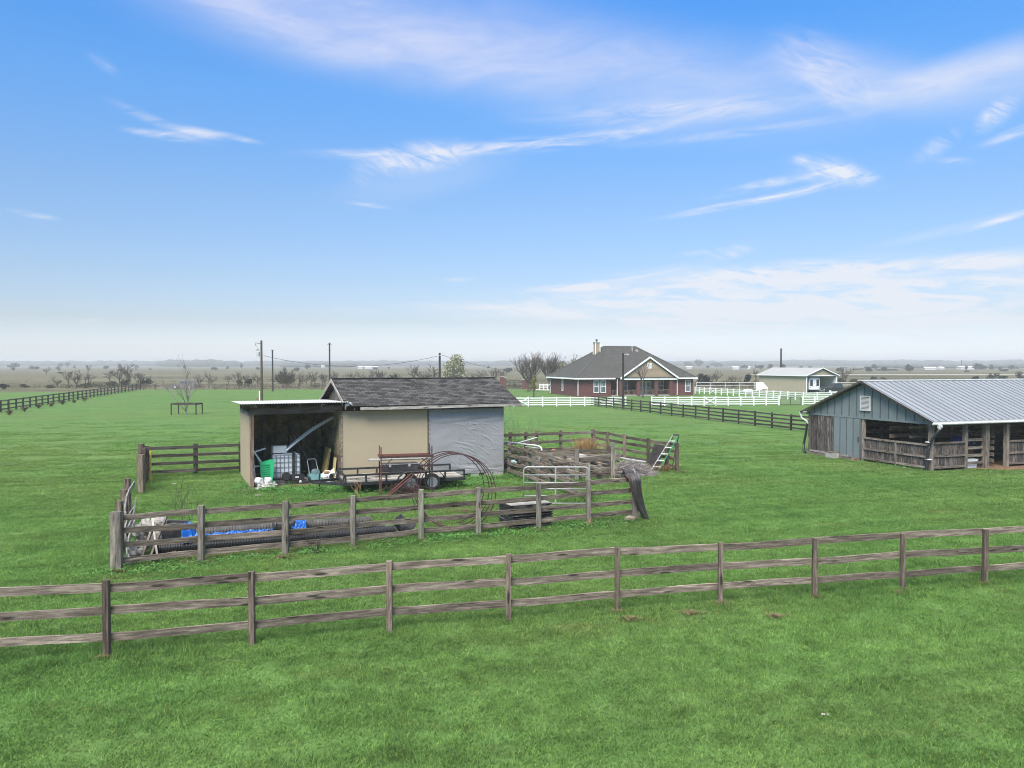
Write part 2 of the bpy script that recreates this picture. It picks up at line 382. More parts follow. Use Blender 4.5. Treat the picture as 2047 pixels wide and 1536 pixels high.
# ------------------------------------------------------------------ haze
hz = MB(); hz.ext(-2900, 2900, -80, 3300, -1.5, 19)
m = bpy.data.materials.new('haze'); m.use_nodes = True; nt = m.node_tree; nt.nodes.clear()
out = nt.nodes.new('ShaderNodeOutputMaterial')
pv = N(nt, 'ShaderNodeVolumePrincipled', {'Color': (.75, .775, .80), 'Density': HAZE_D, 'Anisotropy': .2})
nt.links.new(pv.outputs[0], out.inputs['Volume'])
tag(hz.build('haze', m), 'thin grey mist over the far fields', 'mist', kind='stuff')

# ------------------------------------------------------------------ ground
def lawn_color(nt, blade=False):
    pos = nt.nodes.new('ShaderNodeNewGeometry').outputs['Position']
    def nz(s, det=4, rough=.6, d=0):
        return noise(nt, N(nt, 'ShaderNodeVectorMath', {0: pos, 1: s}, operation='MULTIPLY').outputs[0], 1, det, rough, d)
    big = nz((.06, .075, .06), 4, .55, .6); mid = nz((.42, .3, .4), 5, .65); fine = nz((2.2, 2.2, 2.2), 5, .7)
    c = ramp(nt, mid, [(.22, GRASS_A), (.52, GRASS_B), (.8, GRASS_C)])
    c = mix(nt, ramp(nt, big, [(.42, 0), (.62, .55)]), c, GRASS_D)
    c = mix(nt, ramp(nt, nz((.16, .5, .1), 4, .7, .5), [(.60, 0), (.74, .45)]), c, GRASS_STRAW)
    vr = N(nt, 'ShaderNodeVectorRotate', {'Vector': pos, 'Angle': R(-15)}, rotation_type='Z_AXIS').outputs[0]
    tk = noise(nt, N(nt, 'ShaderNodeVectorMath', {0: vr, 1: (.05, 1.1, .1)}, operation='MULTIPLY').outputs[0], 1, 3, .6, .3)
    c = mix(nt, 1.0, c, ramp(nt, tk, [(.32, .82), (.5, 1.0), (.68, 1.14)]), 'MULTIPLY')
    c = mix(nt, ramp(nt, nz((.9, 1.6, 1), 5, .75, .6), [(.60, 0), (.70, .42)]), c, (.15, .115, .06))
    c = mix(nt, 1.0, c, ramp(nt, fine, [(.25, .62), (.5, 1.0), (.75, 1.3)]), 'MULTIPLY')
    return c, mid, fine
m, nt, b = base_mat('mown_lawn')
c, mid, fine = lawn_color(nt)
pos = nt.nodes.new('ShaderNodeNewGeometry').outputs['Position']
vf = noise(nt, N(nt, 'ShaderNodeVectorMath', {0: pos, 1: (13, 13, 13)}, operation='MULTIPLY').outputs[0], 1, 4, .7)
c = mix(nt, 1.0, c, ramp(nt, vf, [(.28, .55), (.5, 1.0), (.7, 1.3)]), 'MULTIPLY')
# even tint over the whole sheet, toned to match the grass blades
c = mix(nt, 1.0, c, LAWN_GAIN, 'MULTIPLY')
nt.links.new(c, b.inputs['Base Color']); b.inputs['Roughness'].default_value = .95; b.inputs['Specular IOR Level'].default_value = .08
bump(nt, b, vf, .6, .03); M['lawn'] = m

m, nt, b = base_mat('dry_pasture')
pos = nt.nodes.new('ShaderNodeNewGeometry').outputs['Position']
def nz(s, det=4, rough=.6, d=0): return noise(nt, N(nt, 'ShaderNodeVectorMath', {0: pos, 1: s}, operation='MULTIPLY').outputs[0], 1, det, rough, d)
c = ramp(nt, nz((.01, .022, .02), 5, .6, .5), [(.3, (.055, .053, .03)), (.5, (.098, .089, .054)), (.68, (.14, .128, .083))])
c = mix(nt, ramp(nt, nz((.016, .05, .02), 6, .7, .3), [(.5, 0), (.66, .75)]), c, (.05, .056, .028))
c = mix(nt, 1.0, c, ramp(nt, nz((.5, .5, .5), 5, .7), [(.3, .7), (.7, 1.25)]), 'MULTIPLY')
nt.links.new(c, b.inputs['Base Color']); b.inputs['Roughness'].default_value = .95; b.inputs['Specular IOR Level'].default_value = .05
M['pasture'] = m
g = MB(); g.grid(lambda u, v: (-2800 + 5600 * u, -70 + 3250 * v, -.03), 20, 12)
tag(g.build('ground', M['pasture']), 'dry tan pasture running out to the horizon', 'pasture', kind='structure')
# mown lawn: one sheet over the home fields
lawn_poly = [(-260, -60), (230, -60), (150, 60), (66, 112), (62, 150), (34, 168), (-76, 167), (-77, 150), (-125, 152), (-260, 150)]
lw = MB(); lw.add([(x, y, 0) for x, y in lawn_poly], [tuple(range(len(lawn_poly)))])
tag(lw.build('lawn', M['lawn']), 'mown green grass field around the sheds and fences', 'lawn', kind='structure')

# ------------------------------------------------------------------ blades of grass on the near lawn (uncountable: one object)
m = bpy.data.materials.new('grass_blade'); m.use_nodes = True; nt = m.node_tree; nt.nodes.clear()
out = nt.nodes.new('ShaderNodeOutputMaterial')
c, mid, fine = lawn_color(nt, True)
at = N(nt, 'ShaderNodeAttribute', attribute_name='tone')
c = mix(nt, 1.0, c, ramp(nt, at.outputs['Fac'], [(0, (.68, .68, .66)), (.5, (1, 1, 1)), (.92, (1.3, 1.2, 1.15)), (1, (2.0, 1.45, 1.4))]), 'MULTIPLY')
c = mix(nt, 1.0, c, BLADE_GAIN, 'MULTIPLY')
d1 = N(nt, 'ShaderNodeBsdfDiffuse', {0: c}); d2 = N(nt, 'ShaderNodeBsdfTranslucent', {0: c})
ms = N(nt, 'ShaderNodeMixShader', {0: .4, 1: d1.outputs[0], 2: d2.outputs[0]}); nt.links.new(ms.outputs[0], out.inputs[0])
M['blade'] = m
def inside(poly, x, y):
    r = False; j = len(poly) - 1
    for i in range(len(poly)):
        xi, yi = poly[i]; xj, yj = poly[j]
        if (yi > y) != (yj > y) and x < (xj - xi) * (y - yi) / (yj - yi) + xi: r = not r
        j = i
    return r
def rect(o, rz, x0, x1, y0, y1):
    ca, sa = math.cos(rz), math.sin(rz)
    return [(o[0] + x * ca - y * sa, o[1] + x * sa + y * ca) for x, y in ((x0, y0), (x1, y0), (x1, y1), (x0, y1))]
NO_GRASS = [rect((-11.05, 33.65), R(23.3), 0, 3.9, .1, 5), rect((-11.05, 33.65), R(23.3), 3.8, 11.6, .0, 6.2), rect((20.7, 39.44), R(20), 0, 40, 0, 8.8),
            rect((20.7, 39.44), R(20), 3.5, 7, -1.2, .2)]
rg = random.Random(3); vs, fs, var, tone = [], [], [], []
NV = 7
for k in range(NV):
    tall = k >= 5
    nb = 300 if not tall else 170
    for _ in range(nb):
        a, rr = rg.uniform(0, 6.283), .38 * math.sqrt(rg.random()); x, y = rr * math.cos(a), rr * math.sin(a)
        h = rg.uniform(.022, .06) if not tall else rg.uniform(.06, .17)
        wd = rg.uniform(.0045, .0085); yaw = rg.uniform(0, 6.283); ln = rg.uniform(.5, 1.5) * h; la = rg.uniform(0, 6.283)
        dx, dy = math.cos(yaw) * wd, math.sin(yaw) * wd; lx, ly = math.cos(la) * ln, math.sin(la) * ln
        o = len(vs)
        vs += [(x - dx, y - dy, -.004), (x + dx, y + dy, -.004), (x + lx * .38 + dx * .8, y + ly * .38 + dy * .8, h * .62), (x + lx * .38 - dx * .8, y + ly * .38 - dy * .8, h * .62), (x + lx, y + ly, h)]
        fs += [(o, o + 1, o + 2, o + 3), (o + 3, o + 2, o + 4)]
        t = rg.random() ** 1.1 * .92
        if rg.random() < .018: t = 1.0
        var += [k] * 5; tone += [t] * 5
NB = len(vs); rot, scl = [(0, 0, 0)] * NB, [(1, 1, 1)] * NB
def put(x, y, s, tall):
    if any(inside(p, x, y) for p in NO_GRASS): return
    vs.append((x, y, 0)); var.append(100 + (rg.randrange(5, NV) if tall else rg.randrange(0, 5))); tone.append(.5)
    rot.append((0, 0, rg.uniform(0, 6.283))); hs = (.8 + .5 * max(0, mnoise.noise((x * .35, y * .35, 2)) + .25) + rg.uniform(-.1, .15)) * (1 if y < 30 else max(.45, 1 - (y - 30) / 60))
    scl.append((s, s, hs * (1 + .25 * (s - 1))))
y = 7.0
while y < 74:
    s = max(1.0, min(2.3, y / 24)); st = .40 * s
    x = -(.68 * y + 10)
    while x < .68 * y + 10:
        px_, py_ = x + rg.uniform(-.5, .5) * st, y + rg.uniform(-.5, .5) * st
        fade = 1 if y < 34 else max(0, 1 - (y - 34) / 40) ** 1.3
        if rg.random() < fade: put(px_, py_, s, rg.random() < .02)
        x += st
    y += st
# ------------------------------------------------------------------ fences
frng = random.Random(21)
TUFTS = []                                     # where taller grass was left unmown
STRAW = []                                     # dead straw round post feet
def fence(name, label, pts, top, rails, mp, mr, pw=.10, rt=.05, side=1, gaps=(), group=None, warp=.008, tops=None, tuft=True, span=1, lean=.012, straw=0.0, seg=5):
    root = thing(name, label, 'fence', pts[0], 0, group); o = Vector(pts[0])
    n = len(pts)
    def nrm(d, at):
        v = Vector((d.y, -d.x, 0)).normalized()
        return v if v.dot(-at) > 0 else -v
    for i, p in enumerate(pts):
        zt = tops[i] if tops else top + frng.uniform(-.03, .03)
        b = p - o + Vector((0, 0, -.05)); e = p - o + Vector((frng.uniform(-lean, lean), frng.uniform(-lean, lean), zt))
        q = board('post', b, e, pw * frng.uniform(.93, 1.07), pw * frng.uniform(.93, 1.07), mp, root, seg=3, warp=.004)
        if tuft: TUFTS.append((p.x, p.y, .28))
        if straw and frng.random() < straw: STRAW.append((p.x, p.y - .08, frng.uniform(.12, .24)))
    for k, (zc, h) in enumerate(rails):
        i = 0; dzl = frng.uniform(-.02, .02)
        while i < n - 1:
            j = min(n - 1, i + span)
            if any(g_ in gaps for g_ in range(i, j)): i = j; continue
            a, c = pts[i], pts[j]; d = (c - a); nn = nrm(d, (a + c) / 2) * side * -1 * (pw / 2 + rt / 2 + .002)
            dzr = frng.uniform(-.022, .022); u = d.normalized() * .003
            board('rail', a - o + nn + u + Vector((0, 0, zc + dzl)), c - o + nn - u + Vector((0, 0, zc + dzr)), h * frng.uniform(.95, 1.05), rt, mr, root, warp=warp, seg=seg)
            dzl = dzr + frng.uniform(-.012, .012); i = j
    if tuft:
        for i in range(n - 1):
            if i in gaps: continue
            for _ in range(int((pts[i + 1] - pts[i]).length * 3.2)):
                q = pts[i].lerp(pts[i + 1], frng.random()); TUFTS.append((q.x + frng.gauss(0, .16), q.y + frng.gauss(0, .16), .3))
    return root
# near three-rail fence along the bottom of the view
fpx = [(-118, 13.75), (207, 14.33), (500, 14.96), (777, 15.72), (1016, 16.36), (1236, 17.0), (1443, 17.55), (1632, 18.1), (1809, 18.65), (1974, 19.15), (2126, 19.65), (2266, 20.1)]
near_pts = [XD(a, d) for a, d in fpx]
near_tops = [1.4] + [CAM_H - (t - HOR) * d / F_PX for t, (_, d) in zip((1163, 1145, 1124, 1110, 1096, 1087, 1078, 1069, 1060, 1052, 1045), fpx[1:])]
_vr = near_pts[-1] - near_pts[-2]; _vl = near_pts[0] - near_pts[1]
near_pts = [near_pts[0] + _vl * k for k in (4, 3, 2, 1)] + near_pts + [near_pts[-1] + _vr * k for k in (1, 2, 3, 4)]
near_tops = [1.4] * 4 + near_tops + [1.34] * 4
fence('rail_fence', 'long weathered three rail wooden fence crossing the grass nearest the camera', near_pts, 1.4,
      [(1.265, .150), (.815, .150), (.365, .145)], M['post'], M['rail'], pw=.105, tops=near_tops, straw=.75, warp=.012)
# pen: four-rail front
ppx = [(234, 20.35), (399, 21.2), (568, 22.0), (704, 22.9), (841, 23.9), (956, 24.6), (1077, 25.35), (1177, 26.2), (1269, 27.1)]
pen_pts = [XD(a, d) for a, d in ppx]
pen = fence('pen_fence', 'gray four rail pen fence in front of the black pipes and trailer', pen_pts, 1.52,
      [(1.37, .145), (1.0, .145), (.63, .145), (.265, .145)], M['post_gray'], M['pen_rail'], pw=.15, straw=.6, warp=.014)
# doubled corner post at the left end, algae green
board('post', pen_pts[0] - Vector(pen.location) + Vector((-.2, .12, -.05)), pen_pts[0] - Vector(pen.location) + Vector((-.19, .13, 1.5)), .14, .14, M['post_gray'], pen)
la = Vector((-.395, .9186, 0))
left_pts = [pen_pts[0] + la * s + Vector((-.16, .2, 0)) for s in (1.7, 3.9, 6.4)]
lf = thing('pen_side_fence', 'short run of posts with warped bleached rails at the left end of the pen', 'fence', left_pts[0])
for p in left_pts:
    board('post', p - left_pts[0] + Vector((0, 0, -.05)), p - left_pts[0] + Vector((frng.uniform(-.03, .03), 0, 1.5)), .16, .16, M['post'], lf, seg=3)
for (z0, z1, s1, bw, off) in ((1.38, 1.36, 6.6, .10, .15), (1.02, .96, 5.6, -.06, .21), (.66, .6, 6.2, .12, .16), (.3, .26, 6.0, .05, .18)):
    a = pen_pts[0] + la * .25 - left_pts[0] + Vector((off, 0, z0)); e = pen_pts[0] + la * s1 - left_pts[0] + Vector((off, 0, z1))
    board('rail', a, e, .145, .04, M['pale_wood'], lf, warp=.03, bow=bw, seg=10)
for p in left_pts: TUFTS.append((p.x, p.y, .3))
c1, c2, c3 = XD(280, 32.6), XD(286, 35.2), XD(292, 37.3)
bl = [c3, XD(389, 38.0), XD(480, 38.9)]
fence('back_pen_fence', 'dark four rail fence between the corner posts and the open bay wall', bl, 1.5, [(1.36, .14), (.99, .14), (.62, .14), (.25, .14)], M['dark_wood'], M['dark_wood'], pw=.15, side=-1)
fence('corner_fence', 'short fence seen end on behind the twin weathered corner posts', [c1, c2, c3 + Vector((-.22, -.1, 0))], 1.6, [(1.36, .14), (.99, .14), (.62, .14), (.25, .14)], M['post'], M['dark_wood'], pw=.22)
yp = MB(); yp.tube([(0, 0, -.05), (.02, .02, 1.42)], .045, 8)
tag(yp.build('marker_pole', plain('faded_yellow_paint', (.45, .31, .05), .7, var=.3, scale=6, dirt=(.25, .2, .12)), loc=XD(298, 35.6)), 'faded yellow pole standing beside the corner post of the pen', 'pole')
# junk pen right of the shed
d0, d1 = Vector((-.12, 38.1, 0)), Vector((2.92, 30.75, 0))
fence('diagonal_fence', 'gray four rail fence running from the tarp wall toward the tube gate', [d0 + (d1 - d0) * t for t in (0, .3, .58, .8, 1.0)], 1.5,
      [(1.38, .15), (1.0, .15), (.62, .15), (.25, .15)], M['post_gray'], M['rail'], pw=.17, side=-1, warp=.016)
b0, b1, b2 = Vector((-2.2, 43.9, 0)), Vector((4.76, 47.0, 0)), Vector((8.1, 39.2, 0))
bp = [b0 + (b1 - b0) * t for t in (0, .17, .3, .43, .52, .72, 1.0)]
fence('junk_pen_back_fence', 'brown three rail fence along the far side of the junk pen', bp, 1.5, [(1.30, .15), (.86, .15), (.42, .15)], M['post'], M['far_wood'], pw=.18, side=-1)
rp = [b1 + (b2 - b1) * t for t in (.20, .42, .70, .9, 1.0)]
fence('junk_pen_side_fence', 'gray brown fence sloping down to the right behind the green ladder', [b1 + (b2 - b1) * .02] + rp, 1.45, [(1.30, .15), (.95, .15), (.60, .15), (.22, .15)], M['post'], M['pen_rail'], pw=.17, side=1)
ip = [Vector((1.15, 35.75, 0)), Vector((2.93, 36.15, 0)), Vector((4.64, 36.7, 0))]
fence('inner_pen_fence', 'weathered inner fence with a tall brown end post before the scrap heap', ip, 1.45, [(1.32, .17), (.93, .17), (.5, .15), (.16, .15)], M['post_gray'], M['pen_rail'], pw=.19, tops=[1.35, 1.45, 1.68])
# dark fence from the house to the blue barn
ha, hb = Vector((10.15, 101.5, 0)), Vector((22.35, 63.9, 0))
hp = [on_line(ha, hb, x) for x in (1183, 1197, 1212, 1227, 1245, 1263, 1281, 1300, 1321, 1343, 1366, 1391, 1417, 1446, 1477, 1510, 1544, 1582, 1624)]
fence('paddock_fence', 'dark brown four rail fence from the white fence down to the blue barn', hp, 1.3, [(1.18, .13), (.86, .13), (.54, .13), (.22, .13)], M['dark_wood'], M['dark_wood'], pw=.13, side=-1, tuft=False, seg=2)
# far-left field fence and its back run
fa, fb = Vector((-56.6, 88.5, 0)), Vector((-76.5, 164.0, 0))
lx = [-44, -26, -14, 0, 16, 31.5, 45, 59, 71.5, 84, 95.5, 106, 117.5, 127, 137, 146, 155, 164, 172, 180, 187.5, 194.5, 201.5, 208.5, 215, 222, 229, 236, 243, 250, 257, 264, 272, 280]
fence('field_fence', 'long dark fence along the left edge of the far green field', [on_line(fa, fb, x) for x in lx], 1.28, [(1.18, .15), (.72, .15), (.27, .15)], M['dark_wood'], M['far_wood'], pw=.15, tuft=False, seg=1, span=2)
fence('boundary_fence', 'brown fence across the back of the green field below the brush', [Vector((-76 + 2.45 * i, 164.8 + .03 * i, 0)) for i in range(17)], 1.25, [(1.15, .17), (.74, .17), (.32, .17)], M['post'], M['far_wood'], pw=.17, tuft=False, seg=1)
# white fences round the house
def white_fence(name, label, pts, cross=(), gaps=(), nr=4):
    rz = [(1.05, .13), (.77, .13), (.49, .13), (.21, .13)][:nr]
    r = fence(name, label, pts, 1.2, rz, M['white_vinyl'], M['white_vinyl'], pw=.15, rt=.05, warp=.0, tuft=False, seg=1, lean=0, gaps=gaps)
    for i in cross:
        a, c = pts[i] - pts[0], pts[i + 1] - pts[0]
        for za, zb in ((.2, 1.05), (1.05, .2)): board('brace', a + Vector((0, -.13, za)), c + Vector((0, -.13, zb)), .1, .03, M['white_vinyl'], r, seg=1, warp=0)
    return r
wa, wb = XD(1027, 99.6), XD(1558, 102.6)
wpx = [1027, 1056, 1085, 1113, 1140.5, 1169, 1197, 1225, 1251]
white_fence('white_fence', 'white four rail fence in front of the brick house wall, left run', [on_line(wa, wb, x) for x in wpx], cross=(0,))
wpx2 = [1303, 1329, 1356, 1383, 1408, 1431, 1456, 1481, 1507, 1532, 1557.5]
white_fence('white_fence', 'white fence run with a crossed gate right of the brick house', [on_line(wa, wb, x) for x in wpx2], cross=(4,))
wc, wd = XD(1605, 102.9), XD(1760, 104.5)
white_fence('white_fence', 'white fence run starting at the wire gate and passing behind the blue barn', [on_line(wc, wd, x) for x in (1605, 1629, 1655, 1682, 1709, 1735, 1760)])
we, wf = XD(1389, 143.5), XD(1605, 117.0)
white_fence('white_fence', 'farther white fence with a crossed gate before the tan carport', [on_line(we, wf, x) for x in (1389.5, 1398, 1408, 1419, 1431, 1442, 1454, 1466, 1478, 1491, 1504, 1518, 1532, 1546, 1560, 1575, 1590, 1606)], cross=(3,), nr=3)
wg = [XD(x, 117 + (x - 1606) * .012) for x in (1606, 1634, 1662, 1690, 1718, 1746)]
white_fence('white_fence', 'white fence stretch below the dark pickup beside the carport', wg, nr=3)
white_fence('white_fence', 'short white fence between the bare tree trunk and the brick wall', [XD(x, 166) for x in (1079, 1087, 1095)], nr=3)
wgate = thing('wire_gate', 'thin dark wire gate closing the gap in the white fence', 'gate', XD(1558.5, 102.6))
gl = 1604 - 1558.5; gw = gl / F_PX * 102.7
fr = MB(); fr.tube([(0.1, 0, .1), (0.1, 0, 1.1), (gw - .1, 0.2, 1.1), (gw - .1, 0.2, .1)], .03, 5, closed=True); fr.bar((gw / 2, .1, .1), (gw / 2, .1, 1.1), .05, .05)
fr.build('frame', M['black_paint'], wgate)
wm = MB()
for k in range(9): wm.tube([(.1, 0, .18 + k * .11), (gw - .1, .2, .18 + k * .11)], .006, 3)
for k in range(20): wm.tube([(.1 + k * (gw - .2) / 19, .01 * k, .1), (.1 + k * (gw - .2) / 19, .01 * k, 1.1)], .006, 3)
wm.build('wire_mesh', M['galv'], wgate)
pf = thing('pipe_fence', 'thin pale pipe fence at the edge of the dry pasture on the right', 'fence', XD(1392, 172))
o = Vector(pf.location)
for x in range(1392, 1790, 29):
    q = MB(); q.tube([XD(x, 172 + (x - 1392) * .01) - o, XD(x, 172 + (x - 1392) * .01, 1.3) - o], .05, 5); q.build('post', M['white_steel'], pf)
for z in (1.28, .7):
    q = MB(); q.tube([XD(1392, 172, z) - o, XD(1776, 175.8, z) - o], .045, 5); q.build('rail', M['white_steel'], pf)
# silver tube gate standing open in the pen
tg = thing('tube_gate', 'silver six bar tube gate standing open behind the pen fence', 'gate', XD(1047, 29.9), R(-1))
GW = 2.43; q = MB()
pts = [(0, 0, .08)] + [(0, 0, 1.30)] + [(.14 - .14 * math.cos(a), 0, 1.30 + .14 * math.sin(a)) for a in (R(30), R(60), R(90))]
pts += [(GW - .14 + .14 * math.sin(a), 0, 1.30 + .14 * math.cos(a)) for a in (0, R(30), R(60), R(90))] + [(GW, 0, .08)]
q.tube(pts, .026, 7); q.build('frame', M['galv'], tg, smooth=True)
for z in (.08, .36, .62, .86, 1.14):
    q = MB(); q.tube([(0, 0, z), (GW, 0, z)], .021, 6); q.build('bar', M['galv'], tg, smooth=True)
q = MB(); q.bar((GW * .49, -.027, .08), (GW * .49, -.027, 1.44), .012, .055, up=(1, 0, 0)); q.build('stay', M['galv'], tg)

# ------------------------------------------------------------------ farm shed
TH = R(23.3); SO = Vector((-11.05, 33.65, 0))
bx_, ax_ = Vector((math.cos(TH), math.sin(TH), 0)), Vector((-math.sin(TH), math.cos(TH), 0))
def SH(s, t, z=0): return SO + bx_ * s + ax_ * t + Vector((0, 0, z))
shed = thing('farm_shed', 'low shed with dark shingled gable roof, tan panel, gray tarp wall and open lean-to bay', 'shed', SO, TH)
M['tan_panel'] = plain('tan_painted_panel', (.345, .285, .19), .8, var=.05, scale=.7, spec=.15, dirt=(.30, .255, .175), dirt_amt=.5)
M['osb'] = None
m, nt, b = base_mat('strand_board')
v = objvec(nt, (1, 1, 1))
vo = N(nt, 'ShaderNodeTexVoronoi', {'Vector': N(nt, 'ShaderNodeVectorMath', {0: v, 1: (9, 9, 16)}, operation='MULTIPLY').outputs[0], 'Scale': 1.0, 'Randomness': 1.0})
c = mix(nt, .55, (.36, .30, .17), vo.outputs['Color'], 'MULTIPLY')
c = mix(nt, ramp(nt, noise(nt, v, 1.6, 5, .7), [(.42, 0), (.62, .85)]), c, (.04, .035, .02))
nt.links.new(c, b.inputs['Base Color']); b.inputs['Roughness'].default_value = .85; M['osb'] = m
# shingles
m, nt, b = base_mat('dark_shingles')
v = objvec(nt, (1, 1, 1), rand=False)
bt = N(nt, 'ShaderNodeTexBrick', {'Vector': v, 'Scale': 1.0, 'Mortar Size': .012, 'Mortar Smooth': .3, 'Bias': 0.0, 'Brick Width': .34, 'Row Height': .19, 'Color1': (.023, .022, .022), 'Color2': (.074, .072, .07), 'Mortar': (.01, .01, .01)})
bt.offset = .5
vj = N(nt, 'ShaderNodeVectorMath', {0: v, 1: (3.4, 8, 1)}, operation='MULTIPLY').outputs[0]
c = mix(nt, 1.0, bt.outputs[0], ramp(nt, noise(nt, vj, 1, 5, .75), [(.3, .6), (.52, 1.0), (.7, 1.4)]), 'MULTIPLY')
c = mix(nt, 1.0, c, ramp(nt, noise(nt, v, .7, 4, .6), [(.35, .8), (.6, 1.1)]), 'MULTIPLY')
sy = N(nt, 'ShaderNodeSeparateXYZ', {0: v}).outputs[1]
row = math_(nt, 'FRACT', math_(nt, 'DIVIDE', sy, .19))
c = mix(nt, 1.0, c, ramp(nt, row, [(.0, .35), (.16, .75), (.35, 1.1), (1.0, 1.25)]), 'MULTIPLY')
hgt = math_(nt, 'ADD', math_(nt, 'MULTIPLY', row, -1.0), math_(nt, 'MULTIPLY', noise(nt, vj, 1, 3), .8))
nt.links.new(c, b.inputs['Base Color']); b.inputs['Roughness'].default_value = .92; b.inputs['Specular IOR Level'].default_value = .15
bump(nt, b, hgt, .8, .012); M['shingle'] = m

q = MB(); q.ext(3.90, 7.80, 0, .10, .10, 3.22); q.build('tan_wall_panel', M['tan_panel'], shed)
for x0, x1 in ((3.84, 3.895), (7.805, 7.85)):
    q = MB(); q.ext(x0, x1, -.03, .12, .05, 3.22); q.build('trim_strip', M['frame_wood'], shed)
q = MB(); q.ext(3.8, 11.6, 0.0, .10, 3.225, 3.36); q.build('eave_beam', M['red_beam'], shed)
q = MB(); q.ext(11.5, 11.6, .0, 6, .05, 3.22); q.ext(7.86, 11.5, .02, .1, .15, 3.22); q.build('end_wall', M['pale_wood'], shed)
q = MB(); q.ext(3.9, 11.5, 5.9, 6.0, .05, 3.36); q.build('back_wall', M['tan_panel'], shed)
q = MB(); q.ext(3.80, 3.895, .13, 5.9, 1.25, 3.3); q.build('strand_board_wall', M['osb'], shed)
q = MB(); q.ext(3.78, 3.88, .13, 5.9, .03, 1.24); q.build('lower_wall', M['raw_wood'], shed)
# tarp: wrinkled sheet pinned over the right half of the wall
_tr = random.Random(6); FOLDS = []
for _ in range(120):
    fx, fz = 7.86 + 3.72 * min(.97, max(.06, _tr.gauss(.62, .23))), _tr.uniform(.35, 2.75); an = R(_tr.gauss(-30, 11)) if _tr.random() < .8 else R(_tr.gauss(-75, 15))
    if fx < 8.7: an = R(_tr.gauss(-55, 10))
    FOLDS.append((fx, fz, math.cos(an), math.sin(an), _tr.uniform(.16, .5), _tr.uniform(.018, .036), _tr.uniform(.010, .026)))
for k_ in range(9): FOLDS.append((7.86 + 3.72 * _tr.uniform(.35, .95), _tr.choice((.3, .42, 2.86, 2.98, 3.08)), 1, _tr.uniform(-.15, .15), _tr.uniform(.5, 1.0), .035, .022))
def tarp_fn(u, v):
    x, z = 7.86 + 3.72 * u, .16 + 3.05 * v
    al_, ac_ = x * .80 - z * .60, x * .60 + z * .80
    amp = .035 * (math.sin(math.pi * min(1, max(0, u))) ** .5)
    k = mnoise.noise((u * 5 + v * 3, v * 9 - u * 4.5, 1.0)); k2 = mnoise.noise((u * 9 + v * 9, v * 24 - u * 10, 5.0)); k3 = mnoise.noise((u * 3, v * 20, 9.0))
    w_ = max(0, min(1, (u - .2) * 4)) * max(0, min(1, (.93 - v) * 5))
    ridge = (1 - abs(k2)) ** 5
    rd = 0
    for fx, fz, ca, sa, ln, wd, am in FOLDS:
        dx, dz = x - fx, z - fz; a_ = (dx * ca + dz * sa) / ln
        if abs(a_) < 2.2:
            b_ = (-dx * sa + dz * ca + .05 * a_ * a_) / wd
            if abs(b_) < 3: rd += am * math.exp(-a_ * a_ - b_ * b_)
    y = -.035 - amp * (k * .25 + .62 * rd / .035 * min(1, w_ + .35) + k3 * .8 * (1 if v > .78 or v < .15 else .1))
    return (x + (.02 * mnoise.noise((v * 6, 3, 0)) if u > .98 else 0), min(-.008, y), z)
M['tarp'] = plain('gray_vinyl_tarp', (.245, .24, .245), .42, var=.06, scale=1.0, spec=.35, dirt=(.2, .203, .212), dirt_amt=.5)
q = MB(); q.grid(tarp_fn, 220, 190); q.build('tarp_cover', M['tarp'], shed, smooth=True)
q = MB()
for k in range(14): q.box((7.87 + .02, -.06, .4 + k * .21), (.03, .015, .03))
for k in range(9): q.box((8.1 + k * .42, -.06, 3.19), (.035, .015, .03))
q.build('tarp_clip', M['black_paint'], shed)
for k, x in enumerate((8.0, 8.5, 9.2, 9.9, 10.6, 11.05)):
    q = MB(); q.ext(x, x + (.40, .42, .4, .42, .4, .5)[k], -.06 + .02 * (k % 3), .2, -.02, (.13, .14, .12, .13, .14, .19)[k]); q.build('foundation_block', M['concrete'], shed)
# main roof
rz_, ez = 4.52, 3.36; s0, s1 = 4.0, 12.3
fy = -.42; sl_ = math.hypot(3.0 - fy, rz_ - ez)
slab('roof', (s0, fy, ez + .09), (1, 0, 0), (0, 3.0 - fy, rz_ - ez), s1 - s0, sl_, .05, M['shingle'], shed)
slab('roof', (s1, 6.42, ez + .09), (-1, 0, 0), (0, -(6.42 - 3.0), rz_ - ez), s1 - s0, sl_, .05, M['shingle'], shed)
board('ridge_cap', (s0, 3.0, rz_ + .1), (s1, 3.0, rz_ + .1), .04, .26, M['black_plastic'], shed, seg=10, warp=.012)
board('fascia', (s0 + .6, fy - .03, ez - .02), (s1 + .05, fy - .03, ez + .0), .13, .03, M['pale_wood'], shed, seg=8, warp=.01)
for sx in (s0 - .03, s1 + .03):
    for yy in (fy, 6.42):
        board('rake_board', (sx, yy, ez - .005), (sx, 3.0, rz_ - .005), .15, .03, M['pale_wood'] if sx < 5 else M['dark_wood'], shed)
q = MB(); q.prism([(.2, 3.36), (5.8, 3.36), (3, 4.36)], 4.25, 4.3, lambda u, v, w_: (w_, u, v)); q.build('gable', M['post_gray'], shed)
q = MB(); q.prism([(.0, 3.24), (6.0, 3.24), (3, 4.36)], 11.5, 11.56, lambda u, v, w_: (w_, u, v)); q.build('gable', M['post_gray'], shed)
for k in range(15): q = MB(); q.bar((4.35 + k * .53, fy + .02, ez - .05), (4.35 + k * .53, .02, ez + .05), .04, .1); q.build('rafter', M['dark_wood'], shed)
